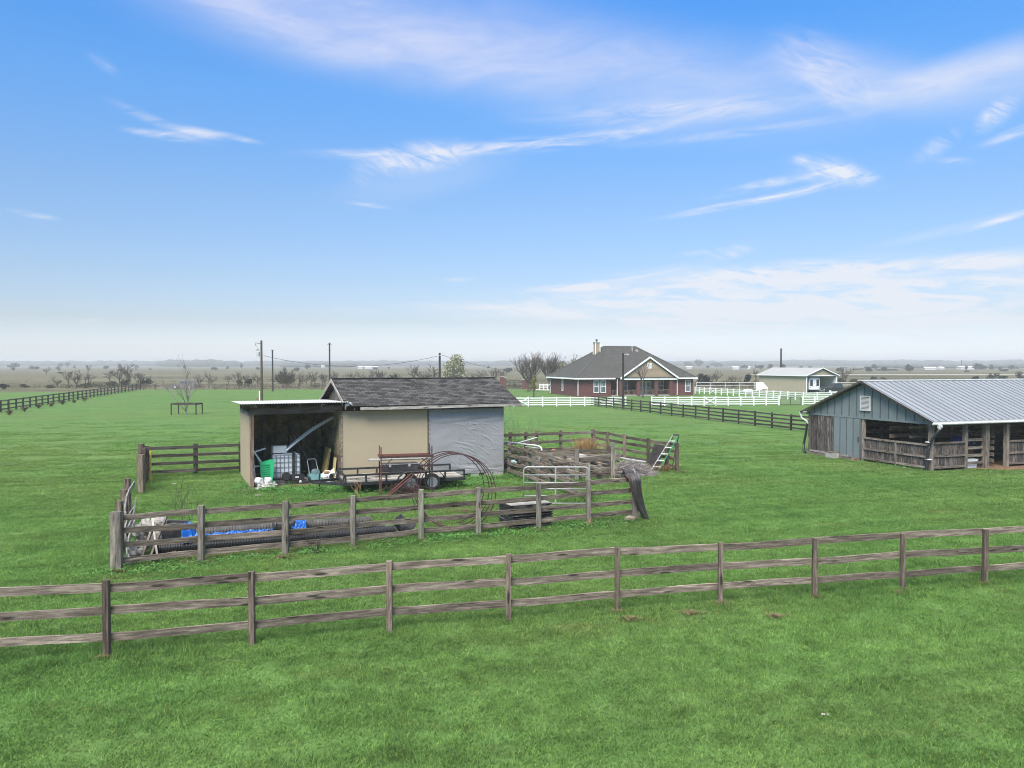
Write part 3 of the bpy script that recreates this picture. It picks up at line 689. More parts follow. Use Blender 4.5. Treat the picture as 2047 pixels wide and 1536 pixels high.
# lean-to bay
q = MB(); q.ext(0, .09, .16, 4.7, .06, 3.09); q.build('side_wall', M['tan_panel'], shed)
board('corner_post', (.09, .05, 0), (.09, .05, 3.16), .2, .15, M['raw_wood'], shed, seg=4)
board('top_plate', (.05, .1, 3.17), (.05, 4.75, 3.13), .16, .12, M['frame_wood'], shed)
board('header_beam', (.0, -.02, 3.29), (3.86, -.02, 3.34), .27, .09, M['raw_wood'], shed, seg=6)
q = MB(); q.ext(0.0, 3.8, 4.71, 4.8, .03, 3.44); q.build('bay_back_wall', M['osb'], shed)
for k in range(5): board('rafter', (.25 + k * .9, -.30, 3.52), (.25 + k * .9, 4.9, 3.40), .15, .05, M['frame_wood'], shed, seg=2)
for k in range(6): board('wall_stud', (.4 + k * .6, 4.56, .03), (.4 + k * .6, 4.56, 3.2), .09, .05, M['raw_wood'], shed, seg=2)
def corr(u, v):
    x, y = -.42 + 4.55 * u, -.5 + 5.6 * v
    return (x, y, 3.64 - .12 * v + .012 * math.sin(2 * math.pi * x / .11))
q = MB(); q.grid(corr, 330, 6)
nv = len(q.v); q.v += [(x, y, z - .012) for x, y, z in q.v[:nv]]; q.f += [tuple(i + nv for i in reversed(f)) for f in q.f]; q.m += [0] * (len(q.f) - len(q.m))
q.build('lean_to_roof', plain('pale_corrugated_metal', (.42, .42, .415), .55, .2, var=.15, scale=2.5, dirt=(.3, .28, .26), dirt_amt=.6, stretch=(1, .3, 1)), shed)
q = MB()
for k in range(5): q.blob((4.02 + .05 * k, -.35 + .03 * k, 3.5 + .04 * (k % 2)), (.09, .07, .09), k, 7, .8)
q.build('torn_flashing', M['galv'], shed)
df = MB(); df.add([SH(.1, .2, .006), SH(3.8, .2, .006), SH(3.8, 4.6, .006), SH(.1, 4.6, .006)], [(0, 1, 2, 3)])
tag(df.build('dirt_floor', M['dirt']), 'bare dirt floor inside the open lean-to bay', 'dirt', kind='structure')

# ---- things kept in the bay
def at_shed(name, label, cat, s, t, z=0, rz=0, group=None): return thing(name, label, cat, SH(s, t, z), TH + rz, group)
def pallet(root, w_, d_, h_, mat, nb=6):
    for k in range(3):
        y = -d_ / 2 + .05 + k * (d_ - .1) / 2
        q = MB(); q.ext(-w_ / 2, w_ / 2, y - .04, y + .04, .022, h_ - .022); q.build('stringer', mat, root)
    q = MB()
    for z in (0, h_ - .02):
        for k in range(nb): x = -w_ / 2 + (k + .5) * w_ / nb; q.ext(x - w_ / nb * .4, x + w_ / nb * .4, -d_ / 2, d_ / 2, z, z + .02)
    q.build('deck_slats', mat, root)
wp = at_shed('wooden_pallet', 'gray wooden pallet under the white caged tank', 'pallet', 1.68, 1.55); pallet(wp, 1.75, 1.2, .2, M['pale_wood'], 9)
t_ = at_shed('caged_tank', 'white plastic liquid tank in a steel cage standing on the pallet', 'tank', 1.62, 1.5, .205)
q = MB(); pr = [(-.57, .10), (-.5, .06), (.5, .06), (.57, .10), (.58, 1.05), (.5, 1.12), (-.5, 1.12), (-.58, 1.05)]
q.prism(pr, -.46, .46, lambda u, v, w_: (u, w_, v)); q.lathe([(.12, 1.1), (.12, 1.16), (.02, 1.17)], (0, 0, 0), 14)
q.build('tank_body', plain('milky_tank_plastic', (.62, .64, .68), .4, var=.08, scale=2), t_)
q = MB()
for z in (.12, .33, .55, .77, .98, 1.1): q.tube([(-.6, -.5, z), (.6, -.5, z), (.6, .5, z), (-.6, .5, z)], .012, 5, closed=True)
for k in range(8):
    x = -.6 + k * 1.2 / 7; q.tube([(x, -.5, .0), (x, -.5, 1.1)], .011, 5); q.tube([(x, .5, .0), (x, .5, 1.1)], .011, 5)
for k in range(1, 6):
    y = -.5 + k / 6; q.tube([(-.6, y, 0), (-.6, y, 1.1)], .011, 5); q.tube([(.6, y, 0), (.6, y, 1.1)], .011, 5)
q.build('cage', plain('dark_cage_steel', (.13, .14, .15), .5, .4, var=.1), t_)
q = MB(); q.ext(-.6, .6, -.5, .5, -.004, .05); q.build('base_tray', M['black_paint'], t_)
cb = at_shed('cardboard_box', 'pale box lying on top of the caged tank', 'box', 1.35, 1.35, 1.375, R(6))
q = MB(); q.ext(-.29, .29, -.2, .2, 0, .3); q.build('carton', plain('pale_card', (.6, .59, .57), .8, var=.1, dirt=(.3, .29, .27)), cb)
q = MB(); q.ext(-.3, .3, -.205, .205, .301, .315); q.build('lid', M['concrete'], cb)
# strap hanging over the tank
q = MB(); q.bar((0, -.53, .1), (.0, -.53, 1.2), .03, .11, up=(1, 0, 0)); q.bar((0, -.53, 1.19), (.02, .2, 1.22), .11, .03)
st = q.build('webbing_strap', M['black_plastic'], loc=SH(1.92, 1.45, .2), rz=TH); tag(st, 'dark strap hanging down the front of the caged tank', 'strap')
tb = at_shed('storage_case', 'long black plastic case lying before the caged tank', 'case', 1.92, .84, .205, R(-3))
q = MB(); q.prism([(-.42, 0), (.42, 0), (.46, .16), (.4, .24), (-.36, .22), (-.46, .14)], -.14, .14, lambda u, v, w_: (u, w_, v)); q.build('case_body', M['black_plastic'], tb)
q = MB(); q.lathe([(.03, -.05), (.17, -.05), (.2, 0), (.17, .05), (.03, .05)], (-.34, -.2, .18), 14, axis='y'); q.build('case_wheel', M['rubber'], tb)
q = MB(); q.ext(.05, .2, -.146, -.142, .1, .15); q.build('label_plate', M['white_steel'], tb)
# green ribbed tub on end
gb = at_shed('ribbed_tub', 'bright green ribbed plastic tub stood on end beside the tank', 'tub', .72, .48, 0.1, R(-8))
M['green_plastic'] = plain('green_plastic', (.014, .31, .115), .45, var=.12, scale=2)
q = MB(); q.prism([(-.2, .0), (.17, .0), (.27, 1.04), (.2, 1.08), (-.27, .95)], -.16, .16, lambda u, v, w_: (u, w_ + .12 * v, v)); q.build('tub_body', M['green_plastic'], gb)
q = MB()
for k in range(9): z = .1 + k * .095; q.bar((-.2, -.175 + .12 * z, z), (.14, -.175 + .12 * z, z + .015), .03, .035)
q.build('rib', plain('darker_green_plastic', (.012, .27, .10), .5), gb)
q = MB(); q.bar((.20, -.17, .0), (.31, -.05, 1.08), .07, .04); q.build('rim', M['green_plastic'], gb)
# folding sawhorse of white rails leaning on the left wall
sh_ = at_shed('folding_frame', 'pale metal folding frame leaning against the left wall of the bay', 'frame', .32, .7)
for a, c in (((-.15, 0, 1.62), (.28, .1, .95)), ((-.1, 0, 1.5), (.42, .3, 1.62)), ((.05, .05, 1.3), (.42, .3, .45)), ((-.12, 0, .88), (.5, .1, .9)), ((-.15, 0, 1.62), (-.02, .0, .05))):
    q = MB(); q.bar(a, c, .05, .06); q.build('bar', M['white_steel'], sh_)
# heap of white things by the corner post
wrng = random.Random(8); M['plaster'] = plain('dirty_plaster', (.38, .36, .335), .85, var=.25, scale=6, dirt=(.2, .18, .15), dirt_amt=.6)
for k, (s, t, z, r) in enumerate(((.42, -.1, .12, .2), (.72, -.2, .14, .22), (.95, -.05, .13, .2), (.62, -.32, .1, .17), (.3, -.38, .07, .12))):
    q = MB(); q.blob((0, 0, 0), (r, r * .8, r * .75), k + 3, 12, .9)
    o_ = q.build('plaster_lump', M['plaster'], loc=SH(s, t, z), rz=k); tag(o_, 'crumpled white bag or plaster lump piled at the foot of the bay corner post', 'lump', 'white lumps at the corner post')
for k, (s, t) in enumerate(((.45, .0), (.85, .1))):
    pt = at_shed('paint_pail', ('white pail lying on the white heap by the corner post', 'second white pail tipped toward the green tub')[k], 'pail', s, t - .15, .36, R(40 + 60 * k))
    q = MB(); q.lathe([(.10, 0), (.13, .0), (.15, .26), (.135, .26), (.09, .03), (.01, .03)], (0, 0, 0), 14, axis='y'); q.build('shell', M['white_steel'], pt, smooth=True)
    q = MB(); q.tube([(-.15, .24, 0), (-.1, .3, .1), (.1, .3, .1), (.15, .24, 0)], .006, 4); q.build('handle', M['galv'], pt)
# lawn mower
mw = at_shed('lawn_mower', 'pale teal push mower parked right of the pallet', 'mower', 2.95, 1.35, .02, R(8))
M['teal'] = plain('teal_paint', (.17, .36, .36), .5, var=.15, scale=4, dirt=(.1, .15, .15))
q = MB(); q.prism([(-.33, .10), (.33, .10), (.33, .26), (.27, .33), (-.27, .33), (-.33, .26)], -.34, .34, lambda u, v, w_: (u * (1 - .12 * (w_ > 0)), w_, v)); q.build('deck', M['teal'], mw)
q = MB(); q.lathe([(.02, .33), (.19, .33), (.2, .42), (.15, .52), (.02, .55)], (0, .02, 0), 16); q.ext(-.1, .1, -.25, -.1, .35, .5); q.build('engine', plain('engine_gray_teal', (.16, .24, .25), .5, var=.4, scale=8), mw)
q = MB(); q.tube([(-.22, .2, .3), (-.2, .5, .72), (-.2, .58, .86), (-.13, .6, .93), (.13, .6, .93), (.2, .58, .86), (.2, .5, .72), (.22, .2, .3)], .02, 6); q.build('handle', M['white_steel'], mw)
for sx in (-.34, .34):
    for sy in (-.28, .28): q = MB(); q.lathe([(.02, -.03), (.11, -.03), (.12, 0), (.11, .03), (.02, .03)], (sx * 1.08, sy, .12), 12, axis='x'); q.build('wheel', M['rubber'], mw)
# engine-like machine
en = at_shed('pump_engine', 'small white and rust engine with coiled hoses beside the trailer tongue', 'engine', 3.42, .7, 0, R(12))
q = MB(); q.ext(-.3, .3, -.2, .2, .05, .1); q.blob((-.08, 0, .34), (.22, .2, .22), 5, 12, .5); q.blob((.2, -.05, .42), (.16, .15, .18), 6, 12, .6); q.build('engine_block', M['white_steel'], en)
q = MB(); q.blob((-.15, -.12, .5), (.16, .1, .06), 9, 10, .4); q.build('shroud', plain('worn_orange_paint', (.36, .19, .1), .6), en)
q = MB()
for k in range(4): q.tube([(.05 + .17 * math.cos(a * .5), -.22 - .02 * k, .3 + .17 * math.sin(a * .5)) for a in range(13)], .02, 5, closed=False)
q.build('hose', M['white_steel'], en)
q = MB(); q.lathe([(.02, -.04), (.1, -.04), (.14, 0), (.1, .04), (.02, .04)], (-.02, -.24, .3), 14, axis='y'); q.build('flywheel', M['black_paint'], en)
# aluminium ladder slung across the bay
ld = thing('extension_ladder', 'long bowed aluminium ladder propped from the tank up to the bay header', 'ladder', SH(1.7, 1.1, 0), TH)
def lad(u, off): return (-.05 + 2.25 * u, .05 + .2 * u + off, 1.48 + 1.45 * u + .12 * math.sin(math.pi * u) - .02)
for off in (0, .4):
    q = MB(); q.tube([lad(k / 14, off) for k in range(15)], .045, 4); q.build('side_rail', M['alu'], ld)
for k in range(9):
    q = MB(); q.tube([lad((k + .5) / 9, 0), lad((k + .5) / 9, .4)], .018, 5); q.build('rung', M['alu'], ld)
pl1 = board('leaning_plank', SH(3.25, 2.6, 0.01), SH(2.35, 3.9, 1.9), .2, .04, M['pale_wood'], up=ax_); tag(pl1, 'wide brown plank leaning back inside the bay', 'plank')
pl2 = board('leaning_plank', SH(2.62, 2.9, 0.01), SH(2.45, 3.9, 1.5), .07, .05, M['frame_wood'], up=ax_); tag(pl2, 'thin brown stud leaning inside the bay left of the wide plank', 'plank')
q = MB(); q.bar((0, 0, .6), (.2, 0, 1.75), .03, 1.3, up=(0, 1, 0)); yb = q.build('plywood_sheet', plain('yellow_board', (.42, .33, .11), .7, var=.12, dirt=(.3, .24, .12)), loc=SH(3.42, 1.9, -.3), rz=TH); tag(yb, 'yellow board leaning on the inner wall of the bay', 'board')
q = MB(); q.bar((0, 0, .02), (.12, 0, 1.1), .03, .5, up=(0, 1, 0)); yb = q.build('plywood_sheet', plain('pale_yellow_board', (.5, .43, .2), .7), loc=SH(3.6, .75, 0), rz=TH); tag(yb, 'narrow pale yellow board propped at the bay opening', 'board')
for k, (s, t) in enumerate(((3.35, 1.1), (3.45, 1.35))):
    q = MB(); q.tube([(0, 0, 0), (.2, .1, 1.35)], .018, 6); hnd = thing('garden_tool', ('long handled shovel leaning by the yellow boards', 'second long handled tool just behind the shovel')[k], 'tool', SH(s, t), TH)
    q.build('shaft', M['raw_wood'], hnd); q = MB(); q.prism([(-.1, 0), (.1, 0), (.12, .2), (.04, .3), (-.04, .3), (-.12, .2)], -.01, .01, lambda u, v, w_: (u, w_, v)); q.build('blade', M['galv'], hnd)
db = at_shed('oil_drum', 'black drum standing in the dark back of the bay', 'drum', 3.0, 2.4)
q = MB(); q.lathe([(.02, 0), (.29, 0), (.3, .28), (.285, .3), (.3, .32), (.29, .6), (.285, .62), (.29, .85), (.26, .85), (.02, .83)], (0, 0, 0), 18); q.build('shell', M['black_paint'], db, smooth=False)
q = MB(); q.lathe([(.3, .84), (.31, .86), (.3, .88), (.27, .86)], (0, 0, 0), 18); q.build('rim', M['black_plastic'], db)
# ------------------------------------------------------------------ utility trailer
def wheel(parent, c, r, w_, axis, rim_mat, spokes=8):
    q = MB(); q.lathe([(r * .62, -w_ / 2), (r * .93, -w_ / 2), (r, -w_ * .32), (r, w_ * .32), (r * .93, w_ / 2), (r * .62, w_ / 2)], (0, 0, 0), 26, axis=axis)
    q.f = q.f[:-2]; q.m = q.m[:-2]; t = q.build('wheel', M['rubber'], parent, loc=c)
    q = MB(); q.lathe([(r * .6, -w_ * .45), (r * .63, -w_ * .5), (r * .55, -w_ * .35), (r * .2, -w_ * .2), (r * .16, -w_ * .4), (.01, -w_ * .42)], (0, 0, 0), 26, axis=axis)
    for k in range(spokes):
        a = 6.283 * k / spokes; ca, sa = math.cos(a), math.sin(a)
        if axis == 'y': q.bar((ca * r * .2, -w_ * .36, sa * r * .2), (ca * r * .56, -w_ * .46, sa * r * .56), r * .13, .012, up=(0, 1, 0))
    q.build('rim', rim_mat, t)
    return t
tr = thing('utility_trailer', 'black tandem axle utility trailer with plank deck parked along the tan wall', 'trailer', (-4.78, 34.36, 0), R(20))
BK = M['black_paint']; L2, W2_ = 2.55, 1.05
q = MB()
for y in (-W2_, W2_): q.ext(-L2, L2, y - .03, y + .03, .33, .45)
for x in (-L2, L2): q.ext(x - .03, x + .03, -W2_ + .03, W2_ - .03, .33, .45)
for k in range(5): q.ext(-2 + k, -1.95 + k, -W2_ + .03, W2_ - .03, .30, .36)
q.build('chassis', BK, tr)
for k in range(8):
    y = -.92 + k * .263; board('deck_plank', (-2.5, y, .475), (2.5, y, .475), .035, .25, M['pale_wood'], tr, warp=.006)
def side(y, name, x0=-L2, x1=L2):
    q = MB(); q.ext(x0, x1, y - .04, y + .04, .71, .79)
    q.build(name, BK, tr)
    for k in range(7):
        x = x0 + .03 + k * (x1 - x0 - .06) / 6
        q = MB(); q.ext(x - .036, x + .036, y - .03, y + .03, .452, .709); q.build('upright', BK, tr)
side(-W2_, 'side_rail'); side(W2_, 'side_rail', -L2, L2 - .05)
q = MB(); q.ext(-L2 - .028, -L2 + .028, -W2_ + .045, W2_ - .045, .71, .79); q.bar((-L2, -W2_ + .5, .46), (-L2, -W2_ + .1, .74), .04, .04); q.build('front_rail', BK, tr)
q = MB()
for y in (-.85, .85): q.bar((-L2, y, .37), (-3.75, y * .08, .40), .07, .11)
q.ext(-4.15, -3.7, -.06, .06, .36, .45); q.build('tongue', BK, tr)
q = MB(); q.lathe([(.02, 0), (.06, 0), (.065, .05), (.04, .1), (.01, .11)], (-4.2, 0, .4), 10); q.build('coupler', M['galv'], tr)
q = MB(); q.tube([(-3.45, -.12, .02), (-3.45, -.12, .75)], .03, 8); q.ext(-3.53, -3.37, -.2, -.04, 0, .025); q.build('jack', BK, tr)
for y in (-1.24, 1.24):
    for x in (.13, 1.05): wheel(tr, (x, y, .355), .355, .2, 'y', M['galv'])
    q = MB(); ys = (y - .14, y + .14)
    arc = [(-.42, .42), (-.36, .6), (-.2, .74), (.0, .80), (1.18, .80), (1.38, .74), (1.54, .6), (1.6, .42)]
    for i in range(len(arc) - 1):
        (xa, za), (xb, zb) = arc[i], arc[i + 1]
        q.add([(xa, ys[0], za), (xb, ys[0], zb), (xb, ys[1], zb), (xa, ys[1], za), (xa, ys[0], za + .012), (xb, ys[0], zb + .012), (xb, ys[1], zb + .012), (xa, ys[1], za + .012)],
              [(3, 2, 1, 0), (4, 5, 6, 7), (0, 1, 5, 4), (2, 3, 7, 6)])
    q.build('fender', BK, tr)
q = MB(); q.tube([(.13, -1.15, .355), (.13, 1.15, .355)], .04, 8); q.tube([(1.05, -1.15, .355), (1.05, 1.15, .355)], .04, 8); q.build('axle', BK, tr)
for y in (-.98, .98):
    q = MB(); q.lathe([(.005, 0), (.05, 0), (.055, .02), (.03, .035), (.005, .04)], (L2 + .03, y, .39), 12, axis='x'); q.build('tail_light', plain('red_lens', (.45, .02, .02), .25, var=.05), tr)
q = MB(); q.ext(L2 - .3, L2 - .06, -W2_ - .012, -W2_ - .035, .35, .44); q.build('number_plate_bracket', BK, tr)
# things on the deck
def on_tr(name, label, cat, x, y, z=.4935, rz=0, group=None):
    c, s = math.cos(R(20)), math.sin(R(20)); return thing(name, label, cat, (-4.78 + x * c - y * s, 34.36 + x * s + y * c, z), R(20) + rz, group)
bx = on_tr('tool_chest', 'long black chest riding along the far rail of the trailer', 'chest', .05, .62)
q = MB(); q.prism([(-.85, 0), (.85, 0), (.85, .42), (.8, .48), (-.8, .48), (-.85, .42)], -.25, .25, lambda u, v, w_: (u, w_, v)); q.build('chest_body', M['black_plastic'], bx)
q = MB(); q.ext(-.86, .86, -.262, .262, .44, .462); q.build('lid_rim', M['galv'], bx)
for x in (-.45, .4): q = MB(); q.ext(x - .05, x + .05, -.275, -.255, .34, .44); q.build('latch', M['galv'], bx)
prng = random.Random(4)
for k in range(6):
    x, y = prng.uniform(-2.1, -.5), prng.uniform(-.7, .5); a = prng.uniform(-.35, .35); l = prng.uniform(.5, 1.0)
    c, s = math.cos(R(20)), math.sin(R(20)); p = Vector((-4.78 + x * c - y * s, 34.36 + x * s + y * c, .515 + .025 * k))
    d = Vector((math.cos(a + R(20)), math.sin(a + R(20)), 0)) * l / 2
    tag(board('loose_board', p - d, p + d, .02, .14, M['pale_wood'] if k % 2 else M['rail'], seg=3), 'loose gray board lying on the front of the trailer deck', 'board', 'loose boards on the trailer deck')

# ------------------------------------------------------------------ scaffold
sA, sB = XD(761, 31.7), XD(863, 32.25); sd_ = (sB - sA); SL = sd_.length; srz = math.atan2(sd_.y, sd_.x)
sc_ = thing('scaffold', 'rust red scaffold frame straddling the grass in front of the trailer', 'scaffold', sA, srz)
RU = M['rust']; SWd = .62
for x in (0, SL):
    for y in (0, SWd): q = MB(); q.tube([(x, y, 0), (x, y, 2.0)], .024, 8); q.build('leg', RU if x == 0 else M['rust_dark'], sc_)
    for z in (.2, .62, 1.0, 1.78): q = MB(); q.tube([(x, 0, z), (x, SWd, z + .02)], .016, 6); q.build('rung', RU if x == 0 else M['rust_dark'], sc_)
for y in (-.045, SWd + .045): q = MB(); q.ext(-.06, SL + .06, y - .02, y + .02, 1.55, 1.64); q.build('side_beam', M['rust_dark'] if y < 0 else RU, sc_)
for xa, xb in ((.03, .42), (SL - .03, SL - .42)): q = MB(); q.tube([(xa, -.05, 1.12), (xb, -.05, 1.53)], .017, 6); q.build('knee_brace', M['rust_dark'], sc_)
rgt = Vector((math.cos(srz), math.sin(srz), 0)); aft = Vector((-math.sin(srz), math.cos(srz), 0))
for k, off in enumerate((.12, .42)):
    p = sA + aft * off + Vector((0, 0, 1.47)) - rgt * (.52 - .1 * k); tag(board('scaffold_plank', p, p + rgt * 2.45, .04, .26, M['pale_wood'], seg=5), ('pale plank resting across the scaffold, end jutting left', 'second pale plank behind it on the scaffold')[k], 'plank')
for k in range(2):
    p = sA + rgt * (.06 + .09 * k) - aft * (.22 + .05 * k); br = MB(); br.tube([p, p + rgt * 1.15 + aft * .06 + Vector((0, 0, .95 - .06 * k))], .024, 7)
    tag(br.build('scaffold_brace', RU), ('loose rust red brace leaning up to the right beside the scaffold', 'second rust red brace leaning just below the first')[k], 'brace')
# rusty wire heap
tr_ = random.Random(12); q = MB(); hc = sA + rgt * 1.0 + aft * .1
for k in range(110):
    a = tr_.uniform(0, 6.28); r_ = tr_.uniform(.12, .5); c = hc + Vector((tr_.gauss(0, .3), tr_.gauss(0, .18), tr_.uniform(.05, .38)))
    n1 = Vector((tr_.gauss(0, 1), tr_.gauss(0, 1), tr_.gauss(0, .5))).normalized(); n2 = n1.cross(Vector((.3, .2, 1))).normalized()
    pts = [c + (n1 * math.cos(a + j * .5) + n2 * math.sin(a + j * .5) * .7) * r_ for j in range(8)]
    for p_ in pts: p_.z = max(.01, p_.z)
    q.tube(pts, .009, 3, cap=False)
tag(q.build('wire_heap', M['rust_dark']), 'tangled heap of dark rusty wire under the scaffold', 'wire heap')
# upright hay ring
hr = thing('hay_ring', 'large rusty round bale feeder ring standing on its rim behind the pen fence', 'feeder', XD(901, 25.45)); o = Vector(hr.location)
rings = [(894, 26.35, 1.205), (903, 25.95, 1.21), (908, 25.65, 1.215), (914, 25.35, 1.215)]
def ringpt(i, a):
    px, d, r_ = rings[i]; c = XD(px, d, r_ + .01); c.x += 0
    return c - o + Vector((math.cos(a) * r_ * 1.0, .06 * math.cos(a), math.sin(a) * r_))
for i in range(4):
    q = MB(); q.tube([ringpt(i, 6.28318 * k / 56) for k in range(56)], .017, 6, closed=True); q.build('hoop', M['rust_dark'], hr, smooth=True)
for k in range(9):
    a = R(8 + 40 * k); q = MB(); q.tube([ringpt(i, a + .03 * i) for i in range(4)], .013, 5); q.build('cross_bar', M['rust_dark'], hr)
# ------------------------------------------------------------------ black plastic pallets
pdir = (pen_pts[7] - pen_pts[5]); prz = math.atan2(pdir.y, pdir.x); pc = XD(1050, 26.3)
proto = None
for k in range(9):
    jx, jy = prng.uniform(-.025, .025), prng.uniform(-.03, .03); loc = pc + Vector((jx, jy, .086 * k)); rr = prz + R(prng.uniform(-1.5, 1.5))
    lab = 'black plastic pallet within the stack behind the pen fence' if k < 8 else 'topmost dusty black pallet of the stack behind the pen fence'
    if proto is None:
        proto = thing('plastic_pallet', lab, 'pallet', loc, rr, 'stacked black pallets')
        q = MB()
        for i in range(7): y = -.5 + i * 1.0 / 6; q.ext(-.72, .72, y - .055, y + .055, .064, .08)
        q.build('deck', plain('dusty_black_plastic', (.06, .06, .062), .6, var=.3, scale=5, dirt=(.4, .39, .38), dirt_amt=.85), proto)
        q = MB()
        for x in (-.66, 0, .66): q.ext(x - .07, x + .07, -.46, .46, 0, .063)
        q.build('runner', M['black_plastic'], proto)
        q = MB()
        for y in (-.535, .535): q.ext(-.73, .73, y - .012, y + .012, .045, .08)
        q.build('lip', M['black_plastic'], proto)
    else:
        cp_ = copy_thing(proto, loc, rr, lab, 'stacked black pallets')
        if k == 8:
            dk = [c_ for c_ in cp_.children if c_.name.startswith('deck')][0]; dk.data = dk.data.copy(); dk.data.materials[0] = M['concrete']
# ------------------------------------------------------------------ bent tin draped over the end post
ep = pen_pts[8]; bt_ = thing('bent_tin_bundle', 'bundle of dark bent tin strips draped over the end post of the pen', 'tin', ep); fd = (pen_pts[8] - pen_pts[6]).normalized(); fn_ = Vector((fd.y, -fd.x, 0))
for k in range(9):
    pts = []
    for j in range(17):
        f = j / 16
        sx = -.34 + .045 * k + (.56 - .014 * k) * f ** 1.8 + .02 * math.sin(3 * f + k); z = 1.56 + .05 * math.sin(math.pi * min(1, f * 5)) - 1.42 * f ** 1.05 - .022 * k * f + .02 * (k % 3) * (1 - f)
        dy = .16 + .05 * math.sin(2.2 * f + k * .4) + .05 * (k % 3)
        if f < .12: dy = -.06 + (dy + .06) * (f / .12)
        pts.append(fd * sx + fn_ * dy + Vector((0, 0, max(.05, z))))
    q = MB(); wv = .05
    rows = []
    for j, p in enumerate(pts):
        t = (pts[min(16, j + 1)] - pts[max(0, j - 1)]).normalized(); s_ = t.cross(fn_).normalized()
        rows += [p - s_ * wv, p - s_ * wv * .35 + fn_ * .045, p + s_ * wv * .35 + fn_ * .045, p + s_ * wv, p + s_ * wv - fn_ * .01, p - fn_ * .004, p - s_ * wv - fn_ * .01]
    fs_ = []
    for j in range(16):
        for i in range(7): fs_.append((j * 7 + i, j * 7 + (i + 1) % 7, j * 7 + 7 + (i + 1) % 7, j * 7 + 7 + i))
    q.add(rows, fs_); q.build('tin_strip', (M['tin_gray'] if 'tin_gray' in M else M.setdefault('tin_gray', plain('weathered_tin', (.055, .051, .049), .5, .2, var=.5, scale=3, dirt=(.04, .028, .022), dirt_amt=.7))) if k % 3 else M['rust_dark'], bt_, smooth=True)
for k, x in enumerate((-.28, -.1)):
    cbk = ep + fd * x + fn_ * .12; q = MB(); q.blob((0, 0, .08), (.2 - .04 * k, .12, .11), k + 31, 9, .5)
    if k == 0: tag(q.build('broken_stone', M['rail'], loc=cbk), 'broken stone at the foot of the tin covered end post', 'stone')
board('post', fd * .12 - fn_ * .1 + Vector((0, 0, -.05)) + (ep - Vector(pen.location)), fd * .12 - fn_ * .1 + Vector((0, 0, 1.55)) + (ep - Vector(pen.location)), .22, .2, M['post_gray'], pen)

# ------------------------------------------------------------------ black culvert pipes, tarp and clutter in the pen corner
def culvert(label, a, b, r_, mat, pitch=.085):
    a, b = Vector(a), Vector(b); d = b - a; L = d.length; prof = []; n = int(L / pitch)
    for k in range(n):
        x = k * pitch; prof += [(r_ * .89, x), (r_, x + pitch * .22), (r_, x + pitch * .55), (r_ * .89, x + pitch * .72)]
    prof = [(r_ * .82, 0.02)] + prof; q = MB(); vs_, n_ = [], 18
    q.lathe(prof, (0, 0, 0), n_, axis='x'); q.f = q.f[:-2]; q.m = q.m[:-2]
    inner = MB(); inner.lathe([(r_ * .84, 0.0), (r_ * .84, L - .02)], (0, 0, 0), n_, axis='x')
    root = thing('culvert_pipe', label, 'pipe', a)
    for mb, nm in ((q, 'ribbed_shell'), (inner, 'liner')):
        o_ = mb.build(nm, mat if nm[0] == 'r' else M['black_plastic'], root); o_.rotation_mode = 'QUATERNION'; o_.rotation_quaternion = d.to_track_quat('X', 'Z')
    return root
pv0, pv1 = Vector((-9.95, 22.0, .2)), Vector((-3.55, 24.45, .2)); pdv = (pv1 - pv0).normalized(); pnv = Vector((-pdv.y, pdv.x, 0))
culvert('front black corrugated pipe lying on the ground along the pen fence', pv0 - Vector((0, 0, .025)), pv1 - Vector((0, 0, .025)), .175, M['black_pipe'])
culvert('second black corrugated pipe on the ground tucked behind the front one', pv0 + pnv * .43 + pdv * .3, pv1 + pnv * .43 - pdv * .25, .175, M['black_pipe'])
culvert('dusty gray corrugated pipe lying on top of the two black ones', pv0 + pnv * .3 + pdv * .95 + Vector((0, 0, .29)), pv1 + pnv * .34 - pdv * .7 + Vector((0, 0, .28)), .16, M['gray_pipe'])
M['blue_tarp'] = plain('blue_tarp', (.006, .085, .34), .3, var=.35, scale=5)
def btarp(u, v):
    wd = (.30 if u < .1 else .15 + .14 * abs(mnoise.noise((u * 9, 4.0, 1)))); s_ = .75 + 2.9 * u; t_ = .0 + (v - .35) * wd * 2 + .03 * math.sin(u * 9 + 1)
    hgt = max(math.sqrt(max(0, .2 ** 2 - (t_ - 0) ** 2)) + .2, math.sqrt(max(0, .19 ** 2 - (t_ - .3) ** 2)) + .545 if abs(t_ - .3) < .19 else 0)
    hgt = .44 - 2.0 * t_ * t_ if u > .12 else hgt
    wob = mnoise.noise((u * 14, v * 3, 2.0)) * .09 + mnoise.noise((u * 40, v * 9, 7.0)) * .05
    edge = mnoise.noise((u * 6, 3, 1)) * .09
    return pv0 * 1.0 + pdv * s_ + pnv * (t_ + edge * (1 if v < .5 else .5)) + Vector((0, 0, hgt - .2 + .02 + wob * .55 + .07 * (1 - abs(mnoise.noise((u * 30, v * 5, 1.0)))) ** 4))
q = MB(); q.grid(btarp, 120, 16); bt2 = q.build('blue_tarp', M['blue_tarp'], smooth=False)
tag(bt2, 'crumpled bright blue tarp strewn along the top of the black pipes', 'tarp')
q = MB(); q.grid(lambda u, v: pv0 + pdv * (3.72 + .42 * u) + pnv * (-.22 + .5 * v) + Vector((0, 0, .30 + .22 * math.sin(2.6 * v) + .11 * mnoise.noise((u * 7, v * 7, 3)))), 16, 16)
tag(q.build('blue_tarp', M['blue_tarp']), 'small blue tarp end bunched right of the black drum', 'tarp')
dr = thing('black_drum', 'short black drum lying on the pipes against a gray pen post', 'drum', pv0 + pdv * 3.2 + pnv * .02 + Vector((0, 0, .40)))
